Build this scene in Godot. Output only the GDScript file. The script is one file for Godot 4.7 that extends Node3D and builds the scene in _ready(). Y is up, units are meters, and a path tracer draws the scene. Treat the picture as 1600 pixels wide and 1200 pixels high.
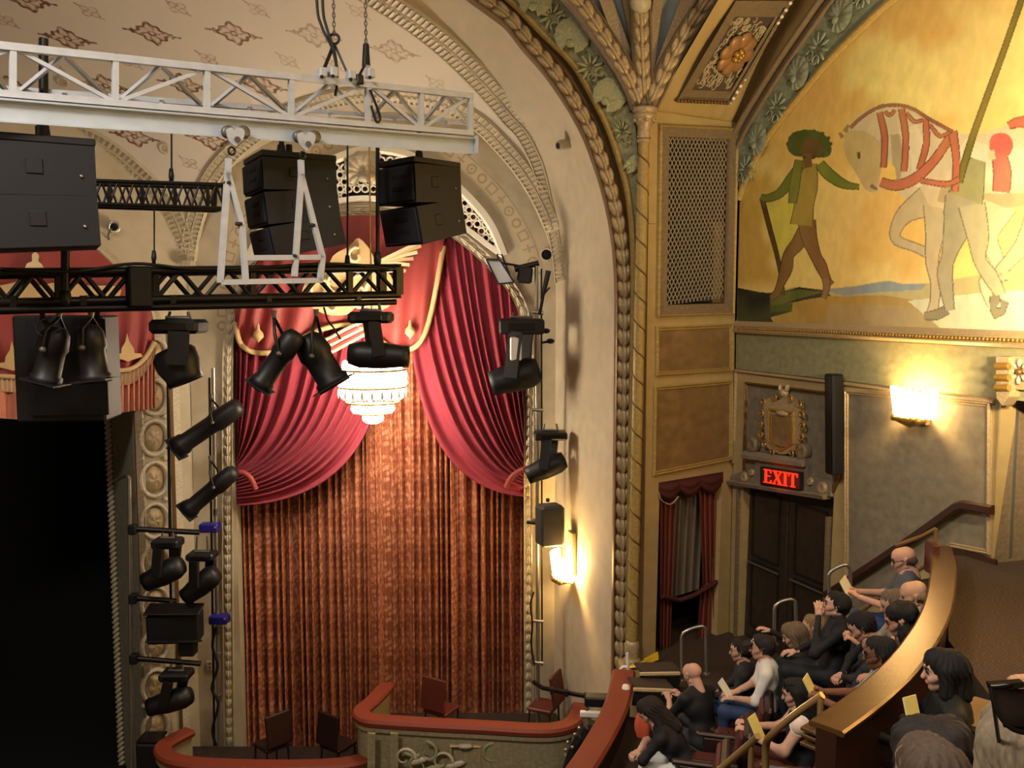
extends Node3D
# An ornate theatre seen from the mezzanine: proscenium, box bay, mural wall, rigging, audience.

const F := 1400.0
const CAM := Vector3(0, 10, 0)
const PITCH := -5.0
var rng := RandomNumberGenerator.new()
var M := {}
var names := {}
var group_no := 1

# ---------------------------------------------------------------- pixel -> place
func dirn(px: float, py: float) -> Vector3:
	return Vector3((px - 800.0) / F, (600.0 - py) / F, -1.0).rotated(Vector3.RIGHT, deg_to_rad(PITCH))
func at(px: float, py: float, d: float) -> Vector3:
	var v := dirn(px, py)
	return CAM + v * (d / -v.z)
func floor_at(px: float, py: float, y: float) -> Vector3:
	var v := dirn(px, py)
	return CAM + v * ((y - CAM.y) / v.y)
class Pl:
	var o: Vector3
	var n: Vector3
	var u: Vector3
	func _init(o_: Vector3, n_: Vector3):
		o = o_; n = n_.normalized(); u = Vector3.UP.cross(n).normalized()
func on(pl: Pl, px: float, py: float, off := 0.0) -> Vector3:
	var v := dirn(px, py)
	return CAM + v * ((pl.o - CAM).dot(pl.n) + off) / v.dot(pl.n)
func curve2(pts: Array, n := 6) -> Array:
	var r := []
	for i in range(pts.size() - 1):
		var p0 = pts[max(i - 1, 0)]; var p1 = pts[i]; var p2 = pts[i + 1]; var p3 = pts[min(i + 2, pts.size() - 1)]
		for k in n:
			var t := float(k) / n
			r.append(p1.cubic_interpolate(p2, p0, p3, t))
	r.append(pts[-1])
	return r
func P(a: Array) -> Array:   # flat list -> Vector2 list
	var r := []
	for i in range(0, a.size(), 2): r.append(Vector2(a[i], a[i + 1]))
	return r
func ons(pl: Pl, pts: Array, off := 0.0) -> Array:
	var r := []
	for p in pts: r.append(on(pl, p.x, p.y, off))
	return r
func resample(pts: Array, step: float) -> Array:
	var r := [pts[0]]
	var left := step
	for i in range(pts.size() - 1):
		var a: Vector3 = pts[i]; var b: Vector3 = pts[i + 1]
		var L := a.distance_to(b)
		var s := left
		while s <= L:
			r.append(a.lerp(b, s / L)); s += step
		left = s - L
	return r

# ---------------------------------------------------------------- mesh helpers
func mk() -> SurfaceTool:
	var st := SurfaceTool.new()
	st.begin(Mesh.PRIMITIVE_TRIANGLES)
	st.set_smooth_group(-1)
	return st
func tri(st: SurfaceTool, a: Vector3, b: Vector3, c: Vector3):
	st.add_vertex(a); st.add_vertex(b); st.add_vertex(c)
func quad(st: SurfaceTool, a: Vector3, b: Vector3, c: Vector3, d: Vector3):
	tri(st, a, b, c); tri(st, a, c, d)
func hexa(st: SurfaceTool, p: Array):   # 0-3 bottom ring, 4-7 top ring
	st.set_smooth_group(-1)
	quad(st, p[0], p[1], p[2], p[3]); quad(st, p[7], p[6], p[5], p[4])
	for i in 4:
		var j: int = (i + 1) % 4
		quad(st, p[i], p[i + 4], p[j + 4], p[j])
func box(st: SurfaceTool, c: Vector3, s: Vector3, b := Basis.IDENTITY):
	var p := []
	for y in [-0.5, 0.5]:
		for q in [[-0.5, -0.5], [0.5, -0.5], [0.5, 0.5], [-0.5, 0.5]]:
			p.append(c + b * Vector3(q[0] * s.x, y * s.y, q[1] * s.z))
	hexa(st, p)
func bevel_box(st: SurfaceTool, c: Vector3, s: Vector3, b := Basis.IDENTITY, e := 0.02):
	# chamfered box
	st.set_smooth_group(-1)
	var h := s * 0.5
	var ax := [Vector3(1, 0, 0), Vector3(0, 1, 0), Vector3(0, 0, 1)]
	var V := func(sx, sy, sz, k):   # vertex on face k of corner
		var v := Vector3(sx * (h.x - (0.0 if k == 0 else e)), sy * (h.y - (0.0 if k == 1 else e)), sz * (h.z - (0.0 if k == 2 else e)))
		return c + b * v
	for k in 3:
		for s1 in [-1, 1]:
			var q := []
			for m in [[-1, -1], [1, -1], [1, 1], [-1, 1]]:
				var sg := [0, 0, 0]
				sg[k] = s1; sg[(k + 1) % 3] = m[0] * s1; sg[(k + 2) % 3] = m[1]
				q.append(V.call(sg[0], sg[1], sg[2], k))
			quad(st, q[3], q[2], q[1], q[0])
	for k in 3:
		var k1 := (k + 1) % 3
		var k2 := (k + 2) % 3
		for a in [-1, 1]:
			for d in [-1, 1]:
				var q := []
				for t in [[-1, k1], [1, k1], [1, k2], [-1, k2]]:
					var sg := [0, 0, 0]
					sg[k] = t[0]; sg[k1] = a; sg[k2] = d
					q.append(V.call(sg[0], sg[1], sg[2], t[1]))
				if a * d > 0: quad(st, q[0], q[1], q[2], q[3])
				else: quad(st, q[3], q[2], q[1], q[0])
	for sx in [-1, 1]:
		for sy in [-1, 1]:
			for sz in [-1, 1]:
				if sx * sy * sz > 0: tri(st, V.call(sx, sy, sz, 2), V.call(sx, sy, sz, 1), V.call(sx, sy, sz, 0))
				else: tri(st, V.call(sx, sy, sz, 0), V.call(sx, sy, sz, 1), V.call(sx, sy, sz, 2))
func frame_for(t: Vector3, up := Vector3.UP) -> Basis:
	var w := t.normalized()
	var a := up
	if absf(w.dot(a)) > 0.98: a = Vector3(0.3, 0, 1).normalized()
	var x := a.cross(w).normalized()
	var y := w.cross(x)
	return Basis(x, y, w)
func bar(st: SurfaceTool, a: Vector3, b: Vector3, w: float, h: float, up := Vector3.UP):
	var f := frame_for(b - a, up)
	box(st, (a + b) * 0.5, Vector3(w, h, a.distance_to(b)), f)
func tube(st: SurfaceTool, a: Vector3, b: Vector3, r0: float, r1 := -1.0, n := 10, caps := true):
	if r1 < 0: r1 = r0
	var f := frame_for(b - a)
	group_no += 1
	for i in n:
		var t0 := TAU * i / n
		var t1 := TAU * (i + 1) / n
		var d0 := f.x * cos(t0) + f.y * sin(t0)
		var d1 := f.x * cos(t1) + f.y * sin(t1)
		st.set_smooth_group(group_no % 4000000)
		quad(st, a + d0 * r0, b + d0 * r1, b + d1 * r1, a + d1 * r0)
		if caps:
			st.set_smooth_group(-1)
			tri(st, a, a + d0 * r0, a + d1 * r0); tri(st, b, b + d1 * r1, b + d0 * r1)
	st.set_smooth_group(-1)
func polytube(st: SurfaceTool, pts: Array, r: float, n := 8, up := Vector3.UP, rr: Array = []):
	group_no += 1
	var g := group_no
	var rings := []
	var x := Vector3.ZERO
	for i in pts.size():
		var t: Vector3 = (pts[min(i + 1, pts.size() - 1)] - pts[max(i - 1, 0)]).normalized()
		if i == 0: x = frame_for(t, up).x
		else: x = (x - t * x.dot(t)).normalized()
		var y := t.cross(x)
		var ring := []
		var rad: float = rr[i] if rr.size() else r
		for k in n:
			var a := TAU * k / n
			ring.append(pts[i] + (x * cos(a) + y * sin(a)) * rad)
		rings.append(ring)
	st.set_smooth_group(g)
	for i in range(pts.size() - 1):
		for k in n:
			var k2 := (k + 1) % n
			quad(st, rings[i][k], rings[i + 1][k], rings[i + 1][k2], rings[i][k2])
	st.set_smooth_group(-1)
	for k in n:
		tri(st, pts[0], rings[0][k], rings[0][(k + 1) % n]); tri(st, pts[-1], rings[-1][(k + 1) % n], rings[-1][k])
func sweep(st: SurfaceTool, pts: Array, n: Vector3, prof: Array, smooth := true, caps := true, closed := false):
	# prof: [(side, out)], side = tangent x n
	group_no += prof.size() + 1
	var g := group_no
	var rings := []
	var c := pts.size()
	for i in c:
		var t: Vector3
		if closed: t = pts[(i + 1) % c] - pts[(i - 1 + c) % c]
		else: t = pts[min(i + 1, c - 1)] - pts[max(i - 1, 0)]
		var s := t.cross(n).normalized()
		var ring := []
		for q in prof: ring.append(pts[i] + s * q.x + n * q.y)
		rings.append(ring)
	for i in (c if closed else c - 1):
		var i2: int = (i + 1) % c
		for k in range(prof.size() - 1):
			st.set_smooth_group(g - k if smooth else -1)
			quad(st, rings[i][k], rings[i][k + 1], rings[i2][k + 1], rings[i2][k])
	st.set_smooth_group(-1)
	if caps and not closed:
		for e in [0, c - 1]:
			for k in range(1, prof.size() - 1): tri(st, rings[e][0], rings[e][k], rings[e][k + 1])
func lathe(st: SurfaceTool, o: Vector3, axis: Vector3, prof: Array, n := 16, arc := TAU, ref := Vector3.ZERO):
	var f := frame_for(axis)
	if ref != Vector3.ZERO:
		f.x = ref.normalized(); f.y = f.z.cross(f.x)
	group_no += 1
	st.set_smooth_group(group_no)
	for i in n:
		var a0 := arc * i / n
		var a1 := arc * (i + 1) / n
		var d0 := f.x * cos(a0) + f.y * sin(a0)
		var d1 := f.x * cos(a1) + f.y * sin(a1)
		for k in range(prof.size() - 1):
			var p = prof[k]; var q = prof[k + 1]
			quad(st, o + d0 * p.x + f.z * p.y, o + d0 * q.x + f.z * q.y, o + d1 * q.x + f.z * q.y, o + d1 * p.x + f.z * p.y)
	st.set_smooth_group(-1)
func ellipsoid(st: SurfaceTool, c: Vector3, b: Basis, n := 10, m := 6, half := false):
	group_no += 1
	st.set_smooth_group(group_no)
	var pt := func(i, k):
		var th: float = PI * k / m * (0.5 if half else 1.0)
		var ph: float = TAU * i / n
		return c + b * Vector3(sin(th) * cos(ph), sin(th) * sin(ph), cos(th))
	for i in n:
		for k in m:
			quad(st, pt.call(i, k), pt.call(i, k + 1), pt.call(i + 1, k + 1), pt.call(i + 1, k))
	st.set_smooth_group(-1)
func prism(st: SurfaceTool, pts: Array, n: Vector3, thick: float, inset := 0.0):
	# flat outline pts (world, planar), front at pts, body goes back along -n
	st.set_smooth_group(-1)
	var u := Vector3.UP.cross(n)
	u = u.normalized() if u.length() > 0.1 else Vector3.RIGHT
	var v := n.cross(u)
	var p2 := PackedVector2Array()
	for p in pts: p2.append(Vector2((p - pts[0]).dot(u), (p - pts[0]).dot(v)))
	var ix := Geometry2D.triangulate_polygon(p2)
	var bk := n * thick
	for i in range(0, ix.size(), 3):
		tri(st, pts[ix[i]], pts[ix[i + 1]], pts[ix[i + 2]])
		tri(st, pts[ix[i + 2]] - bk, pts[ix[i + 1]] - bk, pts[ix[i]] - bk)
	for i in pts.size():
		var j: int = (i + 1) % pts.size()
		quad(st, pts[i], pts[j], pts[j] - bk, pts[i] - bk)
func grid(st: SurfaceTool, nu: int, nv: int, f: Callable, uvf = null, keep = null):
	group_no += 1
	st.set_smooth_group(group_no)
	var p := []
	for i in nu + 1:
		var row := []
		for j in nv + 1: row.append(f.call(float(i) / nu, float(j) / nv))
		p.append(row)
	for i in nu:
		for j in nv:
			if keep != null and not keep.call((p[i][j] + p[i + 1][j + 1]) * 0.5): continue
			for q in [[i, j], [i, j + 1], [i + 1, j + 1], [i, j], [i + 1, j + 1], [i + 1, j]]:
				if uvf != null: st.set_uv(uvf.call(p[q[0]][q[1]], float(q[0]) / nu, float(q[1]) / nv))
				st.add_vertex(p[q[0]][q[1]])
	st.set_smooth_group(-1)
func numbered(n: String) -> String:
	var k: int = names.get(n, 0)
	names[n] = k + 1
	return n if k == 0 else "%s_%03d" % [n, k]
func absp(o: Node) -> Vector3:
	var r := Vector3.ZERO
	while o != self and o != null:
		r += o.position; o = o.get_parent()
	return r
func obj(called: String, st: SurfaceTool, m: Material, parent: Node = null, tan := false) -> MeshInstance3D:
	st.generate_normals()
	if tan: st.generate_tangents()
	st.index()
	var o := MeshInstance3D.new()
	o.mesh = st.commit()
	o.material_override = m
	if parent == null:
		o.name = numbered(called); add_child(o)
	else:
		o.name = called; parent.add_child(o, true)
		o.position = -absp(parent)
	return o
func tag(o: Node, label: String, category: String, group := "") -> Node:
	o.set_meta("label", label); o.set_meta("category", category)
	if group: o.set_meta("group", group)
	return o
func struct(o: Node, label := "", category := "") -> Node:
	o.set_meta("kind", "structure")
	if label: o.set_meta("label", label)
	if category: o.set_meta("category", category)
	return o
func stuff(o: Node) -> Node:
	o.set_meta("kind", "stuff"); return o
func thing(called: String, label: String, category: String, p: Vector3, group := "") -> Node3D:
	var o := Node3D.new()
	o.name = numbered(called); add_child(o); o.position = p
	tag(o, label, category, group)
	return o
func inst(called: String, mesh: Mesh, m: Material, tr: Transform3D, parent: Node) -> MeshInstance3D:
	var o := MeshInstance3D.new()
	o.name = called; o.mesh = mesh; o.material_override = m
	parent.add_child(o, true)
	tr.origin -= absp(parent)
	o.transform = tr
	return o
func mesh_of(st: SurfaceTool) -> Mesh:
	st.generate_normals(); st.index()
	return st.commit()

# ---------------------------------------------------------------- materials
func noise_tex(freq: float, lo: Color, hi: Color, size := 256, seed_ := 1, oct := 4, sx := 1.0, sy := 1.0) -> ImageTexture:
	var fn := FastNoiseLite.new()
	fn.seed = seed_; fn.frequency = freq; fn.fractal_octaves = oct; fn.noise_type = FastNoiseLite.TYPE_SIMPLEX_SMOOTH
	var im := Image.create(size, size, false, Image.FORMAT_RGB8)
	for y in size:
		for x in size:
			# tileable through a torus blend
			var a := fn.get_noise_2d(x * sx, y * sy)
			var b := fn.get_noise_2d((x - size) * sx, y * sy)
			var c := fn.get_noise_2d(x * sx, (y - size) * sy)
			var d := fn.get_noise_2d((x - size) * sx, (y - size) * sy)
			var fx := float(x) / size
			var fy := float(y) / size
			var v := lerpf(lerpf(a, b, fx), lerpf(c, d, fx), fy) * 1.4 * 0.5 + 0.5
			im.set_pixel(x, y, lo.lerp(hi, clampf(v, 0, 1)))
	return ImageTexture.create_from_image(im)
func mat(c: Color, rough := 0.7, metal := 0.0, tex: Texture2D = null, scale := 1.0) -> StandardMaterial3D:
	var m := StandardMaterial3D.new()
	m.albedo_color = c; m.roughness = rough; m.metallic = metal
	if tex:
		m.albedo_texture = tex; m.uv1_triplanar = true; m.uv1_world_triplanar = true
		m.uv1_scale = Vector3.ONE * scale
	return m
func hexc(s: String) -> Color: return Color.html(s)
func materials():
	var plaster := noise_tex(0.02, Color(0.86, 0.86, 0.85), Color(1, 1, 1), 256, 3)
	var worn := noise_tex(0.03, Color(0.72, 0.70, 0.66), Color(1, 1, 1), 256, 5, 5)
	M.cream = mat(hexc("c2b59c"), 0.75, 0, plaster, 0.5)
	M.cream2 = mat(hexc("c0b397"), 0.6, 0, plaster, 1.3)
	M.ivory = mat(hexc("ddd2bb"), 0.45, 0, worn, 2.0)
	M.gilt = mat(hexc("c4ae8a"), 0.38, 0.1, worn, 3.0)
	M.gilt_dark = mat(hexc("7e5f37"), 0.4, 0.35, worn, 3.0)
	M.gold = mat(hexc("c9a04e"), 0.35, 0.55, worn, 2.0)
	M.ochre = mat(hexc("b9a272"), 0.65, 0, plaster, 0.7)
	M.ochre_col = mat(hexc("b99f5f"), 0.5, 0, worn, 2.0)
	M.duct = mat(hexc("685d50"), 0.85, 0, worn, 1.0)
	M.panel = mat(hexc("93764c"), 0.7, 0, worn, 0.6)
	M.reveal = mat(hexc("aaa697"), 0.75, 0, worn, 0.8)
	M.taupe = mat(hexc("8f8674"), 0.75, 0, worn, 0.8)
	M.brown_trim = mat(hexc("8b7a63"), 0.6, 0, worn, 2.0)
	M.frieze = mat(hexc("9f9f7c"), 0.7, 0, worn, 1.0)
	M.green = mat(hexc("a3a57f"), 0.65, 0, worn, 1.5)
	M.green_hi = mat(hexc("aeb18c"), 0.6, 0, worn, 3.0)
	M.teal = mat(hexc("97a48f"), 0.65, 0, worn, 1.5)
	M.teal_hi = mat(hexc("a2ae9b"), 0.6, 0, worn, 3.0)
	M.blue = mat(hexc("9fb1c4"), 0.8, 0, plaster, 0.5)
	M.black = mat(hexc("0e0e13"), 0.5)
	M.black_gloss = mat(hexc("0b0b0e"), 0.22)
	M.black_pipe = mat(hexc("16120f"), 0.4, 0.3)
	M.speaker = mat(hexc("0f1019"), 0.6)
	M.speaker_lo = mat(hexc("0c0c12"), 0.6)
	M.grille_cloth = mat(hexc("161722"), 0.8)
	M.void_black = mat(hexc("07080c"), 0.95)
	M.stage_drape = mat(hexc("0d0f16"), 0.95)
	M.leg_drape = mat(hexc("20110d"), 0.95)
	M.white_paint = mat(hexc("c6ccd6"), 0.5, 0.0, plaster, 1.5)
	M.beam_paint = mat(hexc("bfcad6"), 0.5, 0.0, plaster, 0.8)
	M.steel = mat(hexc("b9b6ae"), 0.3, 0.85)
	M.grey_steel = mat(hexc("6d6b66"), 0.45, 0.6)
	M.lens = mat(hexc("20242e"), 0.08, 0.3)
	M.blue_clamp = mat(hexc("1f1c7a"), 0.4)
	M.red_velvet = mat(hexc("8f2c3d"), 0.85); M.red_velvet.rim_enabled = true; M.red_velvet.rim = 0.5; M.red_velvet.rim_tint = 0.7
	M.red_satin = mat(hexc("8c3230"), 0.6)
	M.gold_cloth = mat(hexc("c4a676"), 0.65)
	M.pale_cloth = mat(hexc("dcc9a0"), 0.7)
	M.fringe = mat(hexc("c9a684"), 0.8)
	M.pink_fringe = mat(hexc("c5806a"), 0.8)
	M.rail_red = mat(hexc("86371f"), 0.6, 0, noise_tex(0.15, Color(0.85, 0.85, 0.85), Color(1, 1, 1), 128, 7), 2.0)
	M.chair_red = mat(hexc("5b2119"), 0.5)
	M.chair_dark = mat(hexc("2c1512"), 0.5)
	M.box_front = mat(hexc("a89f80"), 0.6, 0, worn, 1.5)
	M.carpet = mat(hexc("6b523c"), 0.95, 0, noise_tex(0.16, Color(0.2, 0.19, 0.18), Color(1, 1, 1), 256, 9, 3, 1.0, 2.2), 0.9)
	M.dark_floor = mat(hexc("3a2c22"), 0.9, 0, worn, 1.5)
	M.step_nose = mat(hexc("c8b48c"), 0.5)
	M.wood_dark = mat(hexc("331c12"), 0.35)
	M.wood_rail = mat(hexc("3b2217"), 0.4)
	M.brass_cap = mat(hexc("6f5233"), 0.27, 0.4, noise_tex(0.02, Color(0.8, 0.75, 0.7), Color(1, 1, 1), 128, 21, 3, 0.3, 3.0), 1.2)
	M.brass = mat(hexc("a98a5c"), 0.3, 0.6)
	M.seat_red = mat(hexc("4a1812"), 0.7)
	M.seat_back = mat(hexc("281512"), 0.4)
	M.yellow_tape = mat(hexc("d9b524"), 0.5)
	M.door = mat(hexc("3f3429"), 0.5, 0, worn, 0.7)
	M.door_dark = mat(hexc("15120f"), 0.6)
	M.drape_rust = mat(hexc("83402e"), 0.85)
	M.drape_grey = mat(hexc("6f6357"), 0.85)
	M.drape_dark = mat(hexc("4a1d18"), 0.8)
	M.mesh_wire = mat(hexc("a99d8c"), 0.45, 0.4)
	M.painted_hole_dark = mat(hexc("1a1512"), 0.9)
	M.rosette = mat(hexc("b98d63"), 0.4, 0.2, worn, 4.0)
	M.mosaic = mat(hexc("4d4237"), 0.8)
	M.mosaic_line = mat(hexc("b3a48a"), 0.6)
	M.pearl = mat(hexc("efe7d6"), 0.3)
	M.paper = mat(hexc("efe9d4"), 0.7)
	M.yellow_paper = mat(hexc("e3d27a"), 0.7)
	M.white_plastic = mat(hexc("e9e6e0"), 0.5)
	M.ceiling_house = mat(hexc("b7a888"), 0.8)
	M.crystal = mat(hexc("f4efe4"), 0.1, 0.1)
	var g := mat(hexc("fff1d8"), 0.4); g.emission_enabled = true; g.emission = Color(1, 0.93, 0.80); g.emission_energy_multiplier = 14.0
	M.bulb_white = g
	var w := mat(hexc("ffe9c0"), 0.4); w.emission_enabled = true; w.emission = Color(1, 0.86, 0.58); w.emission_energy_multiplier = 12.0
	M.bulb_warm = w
	var e := mat(hexc("ff5a3c"), 0.4); e.emission_enabled = true; e.emission = Color(1, 0.16, 0.06); e.emission_energy_multiplier = 1.0
	M.exit_red = e
	var h := mat(hexc("fff6e6"), 0.5); h.emission_enabled = true; h.emission = Color(1, 0.9, 0.72); h.emission_energy_multiplier = 2.0
	M.added_house_glow = h
	var fl := mat(hexc("f4f4ff"), 0.3)
	M.flood_face = fl

# ---------------------------------------------------------------- planes of the house
var PW1: Pl
var PW2: Pl
var PW0: Pl
var PP: Pl
var PR: Pl
var PA: Pl
func planes():
	PW1 = Pl.new(Vector3(0, 10, -15), Vector3(0, 0, 1))
	PW2 = Pl.new(Vector3(0.73, 10, -15), Vector3(-0.969, 0, 0.246))
	PW0 = Pl.new(Vector3(-5.43, 10, -15), Vector3(0.573, 0, 0.82))
	PP = Pl.new(Vector3(1.84, 10, -11.96), Vector3(0.6, 0, 0.8))
	PR = Pl.new(Vector3(3.25, 10, -13), Vector3(-0.931, 0, 0.366))
	PA = Pl.new(Vector3(0, 10, -12.1), Vector3(0, 0, 1))
func ony(pl: Pl, px: float, y: float, off := 0.0) -> Vector3:
	var p := on(pl, px, 600, off)
	return Vector3(p.x, y, p.z)
func rect_on(pl: Pl, a: Array, off := 0.0) -> Array: return ons(pl, P(a), off)

# the vault over the box bay: a quarter-ellipse barrel running along x
const VZ := 8.5
const VA := 6.5
const VY := 10.5
const VB := 4.5
func vault(px: float, py: float, off := 0.0) -> Vector3:
	var v := dirn(px, py)
	v /= -v.z
	var lo := 9.0
	var hi := 15.0
	for i in 40:
		var d := (lo + hi) * 0.5
		var q := CAM + v * d
		var e: float = pow((d - VZ) / (VA - off), 2) + pow(maxf(q.y - VY, 0) / (VB - off), 2) - 1.0
		if e > 0: hi = d
		else: lo = d
	return CAM + v * lo
func vault_side(px: float, py: float) -> Vector3:
	# near the corner the side wall stands in front of the barrel
	var a := vault(px, py)
	if px > 866 and py > 300:
		var b := on(PW2, px, py)
		if b.z > a.z: return a.lerp(b, clampf((py - 300) / 60.0, 0, 1))
	return a
func to_px(p: Vector3) -> Vector2:
	var v := (p - CAM).rotated(Vector3.RIGHT, deg_to_rad(-PITCH))
	return Vector2(800 + F * v.x / -v.z, 600 - F * v.y / -v.z)
func vault_n(p: Vector3) -> Vector3:
	return -Vector3(0, (p.y - VY) / (VB * VB), (p.z + VZ) / (VA * VA)).normalized()
func vault_th(p: Vector3) -> float:
	return atan2(maxf(p.y - VY, 0) / VB, maxf(-p.z - VZ, 0.001) / VA)

var groin1 := []
var groin2 := []
var groin0 := []
var arch_in := []

func leaf_mesh(L: float, W: float, H: float) -> Mesh:
	var st := mk()
	# a tulip-shaped leaf: three lobes, tip towards +y, standing out along +z
	for k in 3:
		var sx: float = [-1, 1, 0][k]
		var c := Vector3(sx * W * 0.24, (0.0 if k == 2 else -L * 0.08), 0)
		var b := Basis(Vector3(W * (0.20 if k == 2 else 0.24), 0, 0), Vector3(sx * W * -0.10, L * (0.56 if k == 2 else 0.44), 0), Vector3(0, 0, H * (1.0 if k == 2 else 0.75)))
		ellipsoid(st, c, b, 8, 4, true)
	return mesh_of(st)
func leaves_along(pts: Array, n: Vector3, step: float, mesh: Mesh, m: Array, parent: Node, called := "leaf", flip := false):
	var r := resample(pts, step)
	for i in range(r.size() - 1):
		var t: Vector3 = (r[i + 1] - r[i]).normalized()
		if flip: t = -t
		var nn := (n - t * n.dot(t)).normalized()
		inst(called, mesh, m[i % m.size()], Transform3D(Basis(t.cross(nn), t, nn), (r[i] + r[i + 1]) * 0.5), parent)
func shell_mesh(R: float, depth: float) -> Mesh:
	var st := mk()
	grid(st, 44, 6, func(u, v):
		var a: float = lerpf(-0.35 * PI, 1.35 * PI, u)
		var rid: float = 0.5 + 0.5 * cos(u * TAU * 11)
		var rr: float = R * v * (0.95 + 0.05 * rid) * (0.86 + 0.14 * sin(a))
		var z: float = depth * (sin(v * PI * 0.85) * 0.9 + 0.1) * (0.6 + 0.35 * rid * v + 0.2 * (1 - v))
		return Vector3(cos(a) * rr, sin(a) * rr, z))
	ellipsoid(st, Vector3(0, -R * 0.25, depth * 0.3), Basis(Vector3(R * 0.28, 0, 0), Vector3(0, R * 0.22, 0), Vector3(0, 0, depth * 0.9)), 8, 5)
	return mesh_of(st)
func sprig_mesh(s: float) -> Mesh:
	var st := mk()
	for k in 7:
		var a := lerpf(-1.9, 1.9, k / 6.0)
		var d := Vector3(sin(a), cos(a), 0)
		ellipsoid(st, d * s * 0.5, Basis(d.cross(Vector3(0, 0, 1)) * s * 0.10, d * s * 0.36, Vector3(0, 0, s * 0.08)), 6, 4, false)
	for k in 2:
		var sx: float = k * 2 - 1
		var pts := []
		for i in 14:
			var a := i / 13.0 * TAU * 0.9
			pts.append(Vector3(sx * (0.25 + 0.28 * cos(a) * (1 - i / 26.0)), -0.55 + 0.30 * sin(a) * (1 - i / 26.0), 0.05) * s)
		polytube(st, pts, s * 0.05, 5)
	return mesh_of(st)

func line_frame(st: SurfaceTool, pl: Pl, corners: Array, prof: Array, off := 0.0):
	# a moulding mitred round a closed outline on a wall
	var pts := ons(pl, corners, off)
	var c := pts.size()
	var rings := []
	for i in c:
		var a: Vector3 = pts[(i - 1 + c) % c]; var b: Vector3 = pts[i]; var d: Vector3 = pts[(i + 1) % c]
		var s1 := (b - a).cross(pl.n).normalized()
		var s2 := (d - b).cross(pl.n).normalized()
		var mm := (s1 + s2).normalized()
		var k := 1.0 / maxf(0.3, mm.dot(s1))
		var ring := []
		for q in prof: ring.append(b + mm * q.x * k + pl.n * q.y)
		rings.append(ring)
	st.set_smooth_group(-1)
	for i in c:
		var j: int = (i + 1) % c
		for k in range(prof.size() - 1): quad(st, rings[i][k], rings[i][k + 1], rings[j][k + 1], rings[j][k])
func half_round(w: float, h: float, n := 6) -> Array:
	var r := []
	for i in n + 1:
		var a := PI * i / n
		r.append(Vector2(-cos(a) * w * 0.5, sin(a) * h))
	return r

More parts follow.
